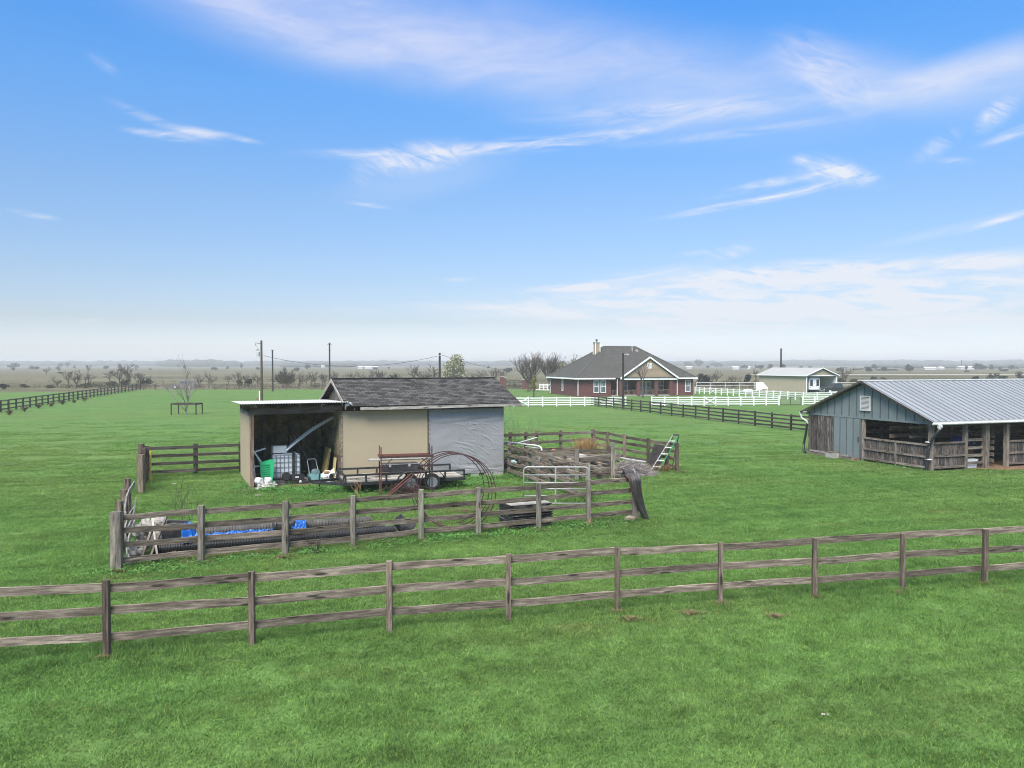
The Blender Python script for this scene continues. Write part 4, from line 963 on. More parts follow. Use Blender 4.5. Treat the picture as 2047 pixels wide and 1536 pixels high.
q = MB(); q.lathe([(.02, 0), (.15, 0), (.19, .05), (.2, .3), (.19, .58), (.16, .62), (.02, .63)], (0, 0, 0), 18, axis='x'); o_ = q.build('shell', M['black_plastic'], dr, smooth=False, rz=math.atan2(pdv.y, pdv.x))
q = MB(); q.lathe([(.198, .06), (.21, .09), (.198, .12)], (0, 0, 0), 18, axis='x'); q.build('band', M['black_paint'], dr, rz=math.atan2(pdv.y, pdv.x))
tk = thing('stock_tank', 'black upturned oval stock tub with a torn gray rim in the pen corner', 'tub', XD(338, 23.5))
q = MB(); pr = [(.62, 0), (.60, .22), (.56, .46), (.50, .5), (.47, .5), (.46, .4), (.05, .38)]
q.lathe(pr, (0, 0, .12), 28); q.v = [(x * 1.0, y * .55, z) for x, y, z in q.v]; q.build('tub_body', M['black_plastic'], tk, smooth=False)
q = MB(); q.tube([(.54 * math.cos(a / 24 * 6.283), .30 * math.sin(a / 24 * 6.283), .63 + .012 * math.sin(a)) for a in range(24)], .026, 5, closed=True); q.build('torn_rim', M['gray_pipe'], tk)
el = thing('pipe_elbow', 'black flared pipe end tilted up at the right end of the pipes', 'pipe fitting', XD(806, 24.75))
q = MB(); q.tube([(.25, 0, .12), (.0, 0, .26), (-.16, 0, .42), (-.24, .0, .52)], [.24, .23, .2, .2], 16); q.build('elbow_body', M['black_plastic'], el, smooth=False)
q = MB(); q.lathe([(.2, -.03), (.25, -.03), (.25, .03), (.2, .03)], (0, 0, 0), 18, axis='x'); o_ = q.build('flange', M['black_paint'], el, loc=(.26, 0, .13)); o_.rotation_euler = (0, .5, 0)
# pale stones and planks in the corner
for k, (px, d, z, sx, sy, sz) in enumerate(((268, 21.6, 0, .34, .3, .34), (279, 22.1, .0, .3, .3, .5), (262, 21.2, .34, .26, .24, .2), (290, 22.4, .5, .34, .28, .42), (303, 23.0, 0, .4, .3, .55), (255, 21.0, 0, .24, .2, .16), (272, 21.9, .52, .24, .24, .36), (316, 23.4, .55, .36, .24, .26))):
    q = MB(); q.blob((0, 0, sz / 2), (sx * .62, sy * .6, sz * .58), k + 11, 10, .55)
    tag(q.build('broken_concrete', M['concrete'], loc=XD(px, d, z), rz=k), 'pale broken concrete lump stacked in the left corner of the pen', 'rubble', 'concrete lumps in the pen corner')
for k, (a, c, w_, mt) in enumerate(((XD(278, 21.3, .05), XD(303, 22.4, .75), .2, 'frame_wood'), (XD(296, 21.5, .05), XD(331, 22.9, .98), .17, 'frame_wood'), (XD(310, 21.6, .1), XD(300, 22.6, 1.05), .12, 'pale_wood'), (XD(300, 21.1, .1), XD(345, 21.9, .1), .14, 'raw_wood'))):
    tag(board('slanted_plank', a, c, w_, .05, M[mt], up=(.3, -.7, .6)), ('wide tan plank leaning left of the black tub', 'tan plank slanting against the stock tub', 'narrow bleached plank standing among the concrete lumps', 'dark brown plank on the soil at the pen corner')[k], 'plank')
dsoil = MB(); q = [pen_pts[0] + Vector((.2, .1, .004))] + [pen_pts[0].lerp(pen_pts[4], t) + Vector((0, -.05 + .12 * math.sin(t * 23), .004)) for t in (.2, .4, .6, .8, .95)] + [pv1 + Vector((.2, .2, -.196)), pv0 + Vector((1, 1.3, -.196)), pv0 + Vector((-.6, .2, -.196))]
dsoil.add(q, [tuple(range(len(q)))]); tag(dsoil.build('soil_strip', M['dirt']), 'dark bare soil under the stacked black pipes', 'soil', kind='structure')

# ------------------------------------------------------------------ scrap in the right pen
jr = random.Random(77)
for k in range(64):
    px = jr.uniform(1088, 1200); d = jr.uniform(36.9, 40.2); lay = k // 11
    p = XD(px, d, .04 + .15 * lay + jr.uniform(-.02, .05)); a = R(18) + jr.gauss(0, .13) if jr.random() < .75 else R(-66) + jr.gauss(0, .2); l = jr.uniform(1.2, 3.2)
    v = Vector((math.cos(a), math.sin(a), jr.gauss(0, .03))) * l / 2
    tag(board('stacked_timber', p - v, p + v, jr.choice((.05, .1, .14)), jr.choice((.09, .14, .18)), M[jr.choice(('rail', 'pen_rail', 'pale_wood', 'frame_wood', 'post', 'post_gray'))], seg=3), 'gray weathered timber stacked low behind the inner pen fence', 'timber', 'timbers stacked in the junk pen')
LABB = 'weathered scrap board lying in the heap inside the junk pen'
for k in range(34):
    px = jr.uniform(1090, 1225); d = jr.uniform(37.0, 41.5)
    if k < 16: px, d = jr.uniform(1020, 1090), jr.uniform(38.5, 42.5)
    p = XD(px, d, jr.uniform(.03, .55)); a = jr.choice((R(20), R(-70), R(10), R(50), R(-30))) + jr.uniform(-.3, .3); l = jr.uniform(.8, 2.4)
    v = Vector((math.cos(a), math.sin(a), jr.uniform(-.12, .12))) * l / 2
    pa, pb = p - v, p + v; pa.z = max(.02, pa.z); pb.z = max(.02, pb.z)
    tag(board('scrap_board', pa, pb, .03 if jr.random() < .5 else .12, jr.choice((.05, .14, .19)), M[jr.choice(('rail', 'pen_rail', 'pale_wood', 'frame_wood', 'post', 'raw_wood'))], seg=3), LABB, 'board', 'scrap boards in the junk pen')
for k in range(9):
    px, d = (1186 + (k % 4) * 12, 38.0 + .3 * (k % 3)) if k < 6 else (1092 + 8 * (k - 6), 42.2)
    p = XD(px, d, .16 + .24 * (k // 4)); a = jr.uniform(-.5, .5) + R(70); v = Vector((math.cos(a), math.sin(a), 0)) * .33; r_ = jr.uniform(.1, .15)
    lg = thing('sawn_log', 'short sawn log piled behind the inner fence' if k < 6 else 'rust brown log lying by the white bent pipe', 'log', p, 0, 'sawn logs in the junk pen' if k < 6 else 'rust brown logs')
    q = MB(); q.tube([-v, v * .2 + Vector((.01, 0, .01)), v], [r_, r_ * .96, r_ * 1.02], 9, cap=False); q.build('bark', M['bark'] if k < 6 else M['raw_red'] if 'raw_red' in M else M.setdefault('raw_red', plain('red_brown_log', (.27, .11, .055), .85, var=.4, scale=8)), lg)
    q = MB(); q.tube([-v * 1.005, v * 1.005], r_ * .93, 9); q.build('sawn_end', M['pale_wood'] if k < 6 else M['raw_wood'], lg)
# leaning corrugated sheet, long pipe, bent white pipe gate, tyre, bucket
q = MB()
def cs(u, v): return (u * .85 + .35 * v, .25 * v + .018 * math.sin(u * 60), v * 1.25)
q.grid(cs, 60, 3); nvv = len(q.v); q.v += [(x, y + .012, z) for x, y, z in q.v]; q.f += [tuple(i + nvv for i in reversed(f)) for f in q.f]; q.m = [0] * len(q.f)
tag(q.build('tin_sheet', M['tin_gray'], loc=XD(1292, 40.6), rz=R(-62)), 'dark corrugated sheet leaning on the fence left of the green ladder', 'tin sheet')
q = MB(); q.tube([XD(1216, 42.0, .52), XD(1252, 41.0, .42), XD(1292, 40.3, .35)], .05, 9); tag(q.build('drain_pipe', M['galv']), 'long pale pipe lying along the side fence of the junk pen', 'pipe')
q = MB(); q.tube([XD(1214, 41.6, .42), XD(1246, 40.7, .28)], .06, 8); tag(q.build('drain_pipe', M['gray_pipe']), 'short dark pipe just below the long pale pipe', 'pipe')
wg_ = thing('bent_pipe_gate', 'old white pipe gate with a bent corner lying on the scrap by the tarp wall', 'gate', XD(1012, 40.5))
o = Vector(wg_.location)
def gp(px, py, d): return P(px, py, d) - o
q = MB(); q.tube([gp(1012, 884, 40), gp(1030, 886, 40), gp(1055, 889, 39.8), gp(1074, 891, 39.5), gp(1081, 894, 39.4), gp(1084, 903, 39.3), gp(1085, 915, 39.3)], .034, 8); q.build('frame', M['white_steel'], wg_)
q = MB(); q.tube([gp(1032, 887, 40), gp(1073, 875, 42)], .03, 8); q.build('stay', M['white_steel'], wg_)
q = MB(); q.tube([gp(1050, 893, 39.8), gp(1082, 897, 39.5)], .022, 7); q.build('bar', M['galv'], wg_)
ty = thing('old_tyre', 'old black tyre lying flat by the brown end post of the junk pen', 'tyre', XD(1240, 37.1), 0)
q = MB(); q.lathe([(.2, .02), (.32, 0), (.36, .05), (.36, .15), (.32, .2), (.2, .18), (.19, .1)], (0, 0, 0), 24); q.f = q.f[:-2]; q.m = q.m[:-2]; q.build('tread', M['rubber'], ty)
q = MB(); q.lathe([(.19, .05), (.19, .15)], (0, 0, 0), 24); q.f = q.f[:-2]; q.m = q.m[:-2]; q.build('inner_wall', M['black_plastic'], ty)
bk = thing('black_bucket', 'tipped black bucket with a pale rim before the twig pile', 'bucket', XD(1257, 36.9, .2), R(20))
q = MB(); q.lathe([(.01, -.25), (.18, -.25), (.22, .25), (.2, .25), (.16, -.22), (.01, -.22)], (0, 0, 0), 16, axis='x'); q.build('shell', M['black_plastic'], bk)
q = MB(); q.lathe([(.215, .22), (.24, .24), (.215, .27)], (0, 0, 0), 16, axis='x'); q.build('rim', M['galv'], bk)
# step ladder
sl0 = XD(1309, 39.5); sl_ = thing('step_ladder', 'green fibreglass step ladder leaning against the junk pen fence', 'ladder', sl0, R(-22))
GLm = plain('ladder_green', (.02, .24, .13), .45, var=.15, scale=4)
top = Vector((.98, .38, 1.78))
def lp(s, f): return Vector(((-.2 if s < 0 else .2) * (1 - .3 * f), 0, 0)) + top * f
for s, mt in ((-1, M['galv']), (1, GLm)):
    q = MB(); q.bar(lp(s, 0), lp(s, 1), .035, .08, up=(0, 1, 0)); q.build('side_rail', mt, sl_)
for k in range(5):
    f = .12 + .18 * k; q = MB(); q.bar(lp(-1, f), lp(1, f), .09, .03); q.build('step', M['white_steel'], sl_)
q = MB(); q.bar(lp(-1, 1.01), lp(1, 1.01), .16, .06); q.build('top_cap', M['black_plastic'], sl_)
for s in (-1, 1):
    q = MB(); q.bar(lp(s, .98) + Vector((0, .06, 0)), Vector((.55 + .2 * s, .55, .02)), .022, .04); q.build('rear_leg', M['black_plastic'], sl_)
# twig piles and dead grass
def twig_pile(name, label, c, sx, sy, h, n, seed, mat, wild=.3):
    r_ = random.Random(seed); q = MB()
    for _ in range(n):
        a = r_.uniform(0, 6.283); rr = math.sqrt(r_.random()); x, y = rr * math.cos(a) * sx, rr * math.sin(a) * sy
        z = r_.uniform(.01, 1) * h * max(.1, 1 - rr * rr); b_ = r_.uniform(0, 6.283); l = r_.uniform(.25, .7)
        v = Vector((math.cos(b_), math.sin(b_), r_.uniform(-wild, wild))) * l / 2; p = Vector((x, y, z))
        k1 = Vector((r_.gauss(0, .05), r_.gauss(0, .05), r_.gauss(0, .04)))
        pts = [p - v, p + k1, p + v]
        for p_ in pts: p_.z = max(.005, p_.z)
        q.tube(pts, r_.uniform(.006, .012), 3, cap=False)
    return tag(q.build(name, mat, loc=c), label, 'brush pile')
twig_pile('brush_pile', 'low gray pile of cut twigs between the inner fence and the ladder', XD(1263, 38.2), 1.15, .75, .72, 1500, 1, plain('gray_twigs', (.235, .205, .195), .9, var=.4, scale=3))
twig_pile('brush_pile', 'tangled dark branches heaped beside the right end of the tarp wall', XD(1040, 41.0), 1.3, 1.0, 1.0, 700, 2, M['twig'], .5)
def grass_clump(name, label, c, n, h, spread, mat, seed, cat='grass clump'):
    r_ = random.Random(seed); q = MB()
    for _ in range(n):
        a = r_.uniform(0, 6.283); rr = abs(r_.gauss(0, spread)); b = Vector((math.cos(a) * rr, math.sin(a) * rr, 0)); hh = h * r_.uniform(.55, 1.05)
        t = b * r_.uniform(1.4, 2.4) + Vector((r_.gauss(0, .06), r_.gauss(0, .06), hh)); w_ = Vector((math.sin(a), -math.cos(a), 0)) * .011
        md = b.lerp(t, .55) + Vector((0, 0, .1 * hh))
        q.add([b - w_, b + w_, md + w_ * .8, md - w_ * .8, t], [(0, 1, 2, 3), (3, 2, 4)])
    return tag(q.build(name, mat, loc=c), label, cat)
M['dead_grass'] = plain('dead_tan_grass', (.30, .19, .09), .9, var=.4, scale=4, spec=.1)
grass_clump('dead_grass_clump', 'tall clump of tan dead grass in the far corner of the junk pen', XD(1172, 43.4), 900, 1.35, .34, M['dead_grass'], 5)
grass_clump('dead_grass_clump', 'small tan dead grass tuft at the foot of the green ladder', XD(1325, 39.6), 200, .4, .3, M['dead_grass'], 6)
for k, (px, d, l) in enumerate(((1024, 39.2, .3), (1058, 38.2, .3))):
    q = MB(); q.blob((0, 0, .1), (.24, .16, .13), 50 + k, 10, .7); tag(q.build('scrap_sheet', plain('pale_mint', (.4, .55, .52), .6) if k == 0 else M['concrete'], loc=XD(px, d, .35)), ('pale mint plastic scrap seen between the diagonal fence rails', 'crumpled white scrap behind the diagonal fence')[k], 'scrap')
# ------------------------------------------------------------------ blue barn
BT = R(20); BO = Vector((20.7, 39.44, 0)); bbx, bay = Vector((math.cos(BT), math.sin(BT), 0)), Vector((-math.sin(BT), math.cos(BT), 0))
def BA(s, t, z=0): return BO + bbx * s + bay * t + Vector((0, 0, z))
barn = thing('blue_barn', 'low barn with blue metal gable, pale metal roof and gray board stalls', 'barn', BO, BT)
M['blue_metal'] = plain('blue_gray_siding', (.148, .174, .175), .55, .1, var=.12, scale=1.4, dirt=(.185, .215, .22), dirt_amt=.6, stretch=(1, 1, .35))
M['dull_trim'] = plain('dull_white_trim', (.46, .46, .45), .6, var=.15, scale=4, dirt=(.3, .3, .29)); M['seam_dark'] = plain('siding_seam', (.06, .08, .085), .6); BL, BW, EV, RG = 24.0, 8.75, 2.38, 4.30
q = MB(); q.prism([(-.28, 2.40), (BW + .22, 2.36), (BW + .22, 2.42), (BW / 2, RG - .05), (-.28, 2.44)], 0, .05, lambda u, v, w_: (w_, u, v)); q.build('gable_siding', M['blue_metal'], barn)
def roof_z(t): return EV + .06 + (RG - EV) * (1 - abs(t - BW / 2) / (BW / 2 + .3)) 
k = 0; t = -.1
while t < BW + .1:
    zt = roof_z(t) - .07
    if zt > 2.5: q = MB(); q.ext(-.022, -.001, t - .025, t + .025, 2.40, zt); q.build('batten', M['seam_dark'], barn)
    t += .56
q = MB(); q.ext(-.03, .0, -.25, BW + .2, 2.30, 2.40); q.build('gable_sill', M['blue_metal'], barn)
vt = MB(); ty0 = BW / 2 - .1; vt.ext(-.06, -.03, ty0 - .36, ty0 + .34, 2.78, 3.55); vo_ = vt.build('vent', M['black_paint'], barn)
q = MB()
for z0, z1, y0, y1 in ((2.76, 2.81, -.38, .36), (3.52, 3.57, -.38, .36), (2.81, 3.52, -.38, -.32), (2.81, 3.52, .30, .36)): q.ext(-.085, -.03, ty0 + y0, ty0 + y1, z0, z1)
for j in range(10): z = 2.84 + j * .068; q.bar((-.07, ty0 - .32, z), (-.07, ty0 + .3, z), .012, .042)
q.build('louvre', M['dull_trim'], vo_)
# roof
M['barn_roof'] = plain('pale_metal_roof', (.295, .31, .322), .38, .45, var=.07, scale=1.2, dirt=(.225, .238, .248), dirt_amt=.6, stretch=(1, .25, 1))
half = BW / 2 + .32; slope = math.hypot(half, RG - EV)
slab('roof', (-.3, -.32, EV + .1), (1, 0, 0), (0, half, RG - EV), BL + .6, slope, .04, M['barn_roof'], barn)
slab('roof', (BL + .3, BW + .32, EV + .1), (-1, 0, 0), (0, -half, RG - EV), BL + .6, slope, .04, M['barn_roof'], barn)
yd = Vector((0, half, RG - EV)).normalized(); up_ = Vector((0, -(RG - EV), half)).normalized()
sm = MB(); x = -.2
seam_mat = plain('roof_seam_gray', (.19, .2, .215), .5, .3, var=.1)  # seams in a darker gray than the roof sheets
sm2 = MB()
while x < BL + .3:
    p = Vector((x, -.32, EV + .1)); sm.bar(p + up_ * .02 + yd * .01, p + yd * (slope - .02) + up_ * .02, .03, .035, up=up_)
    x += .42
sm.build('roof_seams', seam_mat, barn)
q = MB(); q.bar((-.32, BW / 2 + .03, RG + .10), (BL + .3, BW / 2 + .03, RG + .10), .34, .05); q.build('ridge_cap', plain('bright_ridge_metal', (.6, .62, .63), .45, .3), barn)
board('fascia', (-.31, -.36, EV + .02), (BL + .3, -.36, EV + .02), .13, .04, M['dull_trim'], barn, warp=0)
for sgn in (0, 1):
    a = Vector((-.33, -.36 if sgn == 0 else BW + .36, EV + .04)); board('rake_trim', a, (-.33, BW / 2, RG + .05), .11, .03, M['dark_wood'], barn, warp=0)
# gable-end walls below
q = MB(); q.ext(.02, .05, 6.66, BW, .12, 2.29); q.build('board_wall', M['barn_wood'], barn)
for j in range(11): y = 6.74 + j * .195; board('wall_board', (.0, y, .08), (-.005 + .01 * (j % 2), y, 2.3 - .015 * (j % 3)), .022, .165, M['barn_wood'], barn, up=(1, 0, 0), warp=.008)
q = MB(); q.ext(-.05, -.01, 4.62, 6.64, .12, 2.28); dr_ = q.build('sliding_door', M['blue_metal'], barn)
q = MB()
for y in (4.63, 5.13, 5.63, 6.13, 6.63): q.ext(-.07, -.051, y - .015, y + .015, .12, 2.28)
q.build('door_batten', M['seam_dark'], dr_)
q = MB(); q.ext(-.075, -.05, 4.72, 4.78, 1.0, 1.3); q.build('handle', M['dark_wood'], dr_)
def post(s, t, w_=.16, top=2.36): return board('post', (s, t, -.03), (s, t, top), w_, w_, M['frame_wood'], barn, seg=3)
post(.08, 4.5); post(.08, 2.25, .12, 1.3); post(.08, .08, .2)
post(.08, BW - .1, .16)
def panel(s0, t0, s1, t1, h, nboards, axis):
    L = (s1 - s0) if axis == 's' else (t1 - t0)
    for j in range(nboards):
        f = (j + .5) / nboards
        p = (s0 + L * f, t0 + .05, .12) if axis == 's' else (s0 + .05, t0 + L * f, .12)
        board('panel_board', p, (p[0], p[1], h - .05), .022 if axis == 't' else L / nboards * .97, L / nboards * .97 if axis == 't' else .022, M['barn_wood'], barn, up=(1, 0, 0), warp=.004, seg=3)
    for z in (.16, h * .52, h - .03):
        a, c = ((s0, t0 - .005, z), (s1, t0 - .005, z)) if axis == 's' else ((s0 - .005, t0, z), (s0 - .005, t1, z))
        board('panel_rail', a, c, .10, .045, M['frame_wood'], barn, warp=.006)
panel(0.02, .2, 0, 2.18, 1.30, 11, 't'); panel(0.02, 2.32, 0, 4.42, 1.30, 12, 't')
post(2.36, .1, .18); post(3.75, .1, .26); post(3.98, .14, .1); post(5.22, .1, .2); post(8.6, .1, .2); post(12, .1, .2)
panel(.2, .0, 2.25, 0, 1.40, 11, 's'); panel(5.35, .0, 8.5, 0, 1.35, 16, 's'); panel(8.7, .0, 11.9, 0, 1.35, 16, 's')
# stall partitions inside
for s in (4.6, 9.0):
    for z in (.3, .62, .94, 1.26, 1.6, 1.95): board('stall_rail', (s, .3, z), (s, BW - .2, z), .2, .04, M['frame_wood'], barn)
for t in (2.9, 5.6):
    for z in (.25, .55, .85, 1.15, 1.5, 1.9): board('stall_rail', (.3, t, z), (BL - 1, t, z), .2, .04, M['raw_wood'], barn, seg=8)
for s in (2.4, 4.6, 6.8, 9.0):
    for t in (2.9, 5.6): board('inner_post', (s, t, 0), (s, t, 3.0), .15, .15, M['frame_wood'], barn, seg=2)
q = MB(); q.ext(.1, BL, BW - .06, BW, .05, 2.35); q.ext(BL - .06, BL, 0, BW, .05, 2.35); q.build('back_wall', M['barn_wood'], barn)
for z in (.28, .66, 1.05, 1.45): board('gate_rail', (2.48, .12, z), (3.6, .12, z), .14, .035, M['frame_wood'], barn)
for z in (.28, .66, 1.05, 1.45, 1.95): board('eave_rail', (.3, 1.6, z + .1), (4.4, 1.5, z + .12), .15, .04, M['frame_wood'], barn)
# gutters and downspouts
q = MB(); q.tube([(-.34, -.40, EV - .02), (BL + .3, -.40, EV - .02)], .055, 8); q.build('gutter', M['dull_trim'], barn)
q = MB(); q.tube([(-.34, BW + .4, EV - .0), (3, BW + .4, EV)], .055, 8); q.build('gutter', M['dull_trim'], barn)
q = MB(); q.lathe([(.02, -.05), (.12, -.05), (.13, 0), (.12, .05), (.02, .05)], (.0, -.5, EV - .14), 12, axis='x'); q.tube([(0, -.42, EV - .03), (0, -.52, EV - .12), (-.02, -.5, EV - .28)], .065, 8); q.build('spout_elbow', M['dull_trim'], barn)
q = MB(); pts = [(0, -.5, EV - .25), (-.06, -.42, EV - .42), (-.14, -.2, EV - .75), (-.19, -.05, EV - 1.1), (-.2, .0, EV - 1.4), (-.2, .05, .55), (-.21, .06, .0)]
pp, rr = [], []
for i in range(len(pts) - 1):
    for j in range(10): f = j / 10; pp.append(Vector(pts[i]).lerp(Vector(pts[i + 1]), f)); rr.append(.085 if (j % 2) else .072)
q.tube(pp, rr, 10); sp_ = q.build('downspout_hose', M['black_pipe'], barn)
q = MB()
for z in (.5, 1.35): q.box((-.17, .0, z + .1), (.2, .24, .03), m=0)
q.build('strap', M['white_trim'], sp_)
q = MB(); q.tube([(-.3, BW + .36, EV - .05), (-.28, BW + .3, EV - .3), (-.12, BW + .02, EV - .5), (-.1, BW, EV - .62)], .055, 8); q.build('downspout_elbow', M['dull_trim'], barn)
q = MB(); q.tube([(-.1, BW + .04, EV - .6), (-.12, BW + .1, 1.2), (-.2, BW + .2, .5), (-.3, BW + .05, .12), (-.4, BW - .2, .06)], .07, 8); q.build('downspout_hose', M['black_pipe'], barn)
# things by the barn
ls = [board('lumber', BA(-.28, 8.6, .07 + .1 * 0), BA(-.26, 4.6, .06), .09, .09, M['frame_wood'], seg=4), board('lumber', BA(-.12, 8.5, .2), BA(-.12, 5.4, .17), .1, .06, M['pale_wood'], seg=4)]
tag(ls[0], 'long timber on the ground along the blue barn door', 'timber'); tag(ls[1], 'pale timber resting against the dark board wall of the barn', 'timber')
cbk = thing('cinder_block', 'gray block sitting in front of the blue barn door', 'block', BA(-.5, 6.25), BT)
q = MB(); q.ext(-.2, .2, -.3, -.26, 0, .3); q.ext(-.2, .2, .26, .3, 0, .3); q.ext(-.2, .2, -.02, .02, 0, .3); q.ext(-.2, -.16, -.26, .26, 0, .3); q.ext(.16, .2, -.26, .26, 0, .3); q.build('block_web', M['concrete'], cbk)
q = MB(); q.ext(-.21, .21, -.31, .31, .301, .33); q.build('cap', M['rail'], cbk)
lw_ = thing('sill_block', 'short dark timber block at the right end of the door sill', 'block', BA(-.35, 4.62), BT)
q = MB(); q.prism([(-.14, 0), (.14, 0), (.13, .17), (-.12, .18)], -.18, .18, lambda u, v, w_: (u, w_, v)); q.build('block_body', M['raw_wood'], lw_); q = MB(); q.ext(-.1, .1, -.1, .1, .181, .2); q.build('cap', M['rail'], lw_)
def at_barn(n, l, c, s, t, z=0, rz=0): return thing(n, l, c, BA(s, t, z), BT + rz)
bb = at_barn('blue_barrel', 'dark blue barrel lying behind the rails of the barn stall', 'barrel', 3.1, 1.0, 1.02)
q = MB(); q.lathe([(.02, -.45), (.24, -.45), (.29, -.2), (.29, .2), (.24, .45), (.02, .45)], (0, 0, .29), 18, axis='x'); q.build('shell', plain('dark_blue_plastic', (.015, .02, .16), .4), bb); q = MB(); q.lathe([(.05, .451), (.08, .46), (.02, .47)], (0, .1, .35), 10, axis='x'); q.build('bung', M['white_steel'], bb)
q = MB(); q.ext(-.5, .5, -.3, .3, -1.02, -.002); stn = at_barn('feed_bunk', 'dark wooden bunk under the blue barrel in the stall', 'bunk', 3.1, 1.0, 1.02); q.build('bunk_body', M['dark_wood'], stn); q = MB(); q.ext(-.52, .52, -.32, -.301, -.3, -.1); q.build('front_board', M['raw_wood'], stn)
wb_ = at_barn('white_bin', 'low white bin on the floor behind the barn stall gate', 'bin', 2.95, .32)
q = MB(); q.prism([(-.4, .02), (.36, .02), (.44, .42), (-.46, .42)], -.1, .1, lambda u, v, w_: (u, w_, v)); q.build('bin_body', M['white_trim'], wb_); q = MB(); q.ext(-.48, .46, -.12, .12, .42, .45); q.build('rim', M['white_trim'], wb_)
bn = at_barn('work_bench', 'brown bench with a shelf inside the open barn doorway', 'bench', 4.35, 2.0)
q = MB(); q.ext(-.1, 1.1, -.3, .3, .82, .88); q.build('bench_top', M['raw_wood'], bn)
for x in (-.05, 1.05):
    for y in (-.25, .25): q = MB(); q.ext(x - .04, x + .04, y - .04, y + .04, 0, .819); q.build('leg', M['raw_wood'], bn)
q = MB(); q.ext(-.1, 1.1, .2, .45, 1.45, 1.48); q.build('shelf', M['raw_wood'], bn)
for k, (x, z, c, h) in enumerate(((.2, .881, (.5, .1, .07), .3), (.4, .881, (.55, .55, .5), .34), (.75, .881, (.6, .6, .58), .42), (.3, 1.481, (.65, .6, .5), .3), (.6, 1.481, (.5, .45, .35), .36), (.85, 1.481, (.7, .7, .66), .26))):
    bo = thing('supply_bottle', ('red bottle on the barn bench', 'pale short bottle on the barn bench', 'tall white bottle at the end of the barn bench', 'tan bottle on the barn shelf', 'tall brown bottle on the barn shelf', 'white jar on the barn shelf')[k], 'bottle', BA(4.35, 2.0) + bbx * x + bay * (.3 if z > 1 else -.1) + Vector((0, 0, z)), BT)
    mt = plain('bottle_plastic', c, .4); q = MB(); q.lathe([(.01, 0), (.06, 0), (.065, h * .65), (.03, h * .85), (.01, h * .86)], (0, 0, 0), 10); q.build('bottle_body', mt, bo); q = MB(); q.lathe([(.01, h * .86), (.032, h * .86), (.032, h), (.01, h)], (0, 0, 0), 8); q.build('cap', M['black_plastic'], bo)
q = MB(); pts = [BA(-.0, 0, .006)]; ring_ = []
br2 = random.Random(2)
for k in range(26): a = k / 26 * 6.283; ring_.append(BA(5.2, -.1, .006) + bbx * (2.4 * math.cos(a) * br2.uniform(.8, 1.15)) + bay * (.95 * math.sin(a) * br2.uniform(.75, 1.2)))
q.add(ring_, [tuple(range(26))]); tag(q.build('dirt_patch', M['dirt']), 'bare brown dirt at the barn doorway', 'dirt', kind='structure')
q = MB(); fl = [BA(.05, .1, .004), BA(BL, .1, .004), BA(BL, BW, .004), BA(.05, BW, .004)]; q.add(fl, [(0, 1, 2, 3)]); tag(q.build('barn_floor', M['dirt']), 'brown dirt floor inside the barn', 'dirt', kind='structure')
q = MB(); mt_ = [BA(6.1, -1.3, .02), BA(9, -1.5, .02), BA(9, -.5, .02), BA(6.3, -.6, .02)]; q.add(mt_ + [p + Vector((0, 0, .02)) for p in mt_], [(4, 5, 6, 7), (0, 1, 5, 4), (1, 2, 6, 5), (2, 3, 7, 6), (3, 0, 4, 7), (3, 2, 1, 0)]); tag(q.build('rubber_mat', M['rubber']), 'dark rubber mat on the ground outside the barn doorway', 'mat')

# ------------------------------------------------------------------ brick house
HO = Vector((10.66, 129.7, 0)); HT = R(15)
hx, hy = Vector((math.cos(HT), math.sin(HT), 0)), Vector((-math.sin(HT), math.cos(HT), 0))
house = thing('brick_house', 'red brick ranch house with a large dark hip roof, tan porch gable and chimney', 'house', HO, HT)
m, nt, b = base_mat('red_brick'); v = nt.nodes.new('ShaderNodeTexCoord').outputs['Object']
s_ = N(nt, 'ShaderNodeSeparateXYZ', {0: v}); vv = N(nt, 'ShaderNodeCombineXYZ', {0: math_(nt, 'ADD', s_.outputs[0], s_.outputs[1]), 1: s_.outputs[2]}).outputs[0]
bt = N(nt, 'ShaderNodeTexBrick', {'Vector': vv, 'Scale': 1.0, 'Brick Width': .3, 'Row Height': .1, 'Mortar Size': .01, 'Color1': (.13, .028, .027), 'Color2': (.06, .016, .017), 'Mortar': (.14, .09, .083)})
c = mix(nt, 1.0, bt.outputs[0], ramp(nt, noise(nt, N(nt, 'ShaderNodeVectorMath', {0: vv, 1: (2.5, 5, 1)}, operation='MULTIPLY').outputs[0], 1, 4, .7), [(.3, .6), (.7, 1.4)]), 'MULTIPLY')
nt.links.new(c, b.inputs['Base Color']); b.inputs['Roughness'].default_value = .9; M['brick'] = m
M['house_roof'] = plain('charcoal_shingles', (.057, .055, .052), .92, var=.25, scale=2.2, spec=.15, dirt=(.035, .034, .032), dirt_amt=.7, stretch=(1, 1, 3))
M['tan_siding'] = plain('tan_lap_siding', (.31, .235, .165), .75, var=.1, scale=1.5, stretch=(.4, .4, 5))
HX, HY, HE, HR = 20.6, 14.6, 3.0, 8.3
PX0, PX1, PD = 5.8, 16.7, 2.5
q = MB(); q.ext(0, PX0, 0, .25, -.05, HE); q.ext(PX1, HX, 0, .25, -.05, HE); q.ext(0, .25, .25, HY, -.05, HE); q.ext(HX - .25, HX, .25, HY, -.05, HE); q.ext(.25, HX - .25, HY - .25, HY, -.05, HE)
q.ext(PX0, PX1, PD, PD + .25, -.05, HE); q.ext(PX0 - .25, PX0, .25, PD, -.05, HE); q.ext(PX1, PX1 + .25, .25, PD, -.05, HE); q.build('brick_wall', M['brick'], house)
q = MB(); e = .55; A = [(-e, -e, HE), (HX + e, -e, HE), (HX + e, HY + e, HE), (-e, HY + e, HE)]; r1, r2 = (7.3, HY / 2, HR), (HX - 7.3, HY / 2, HR)
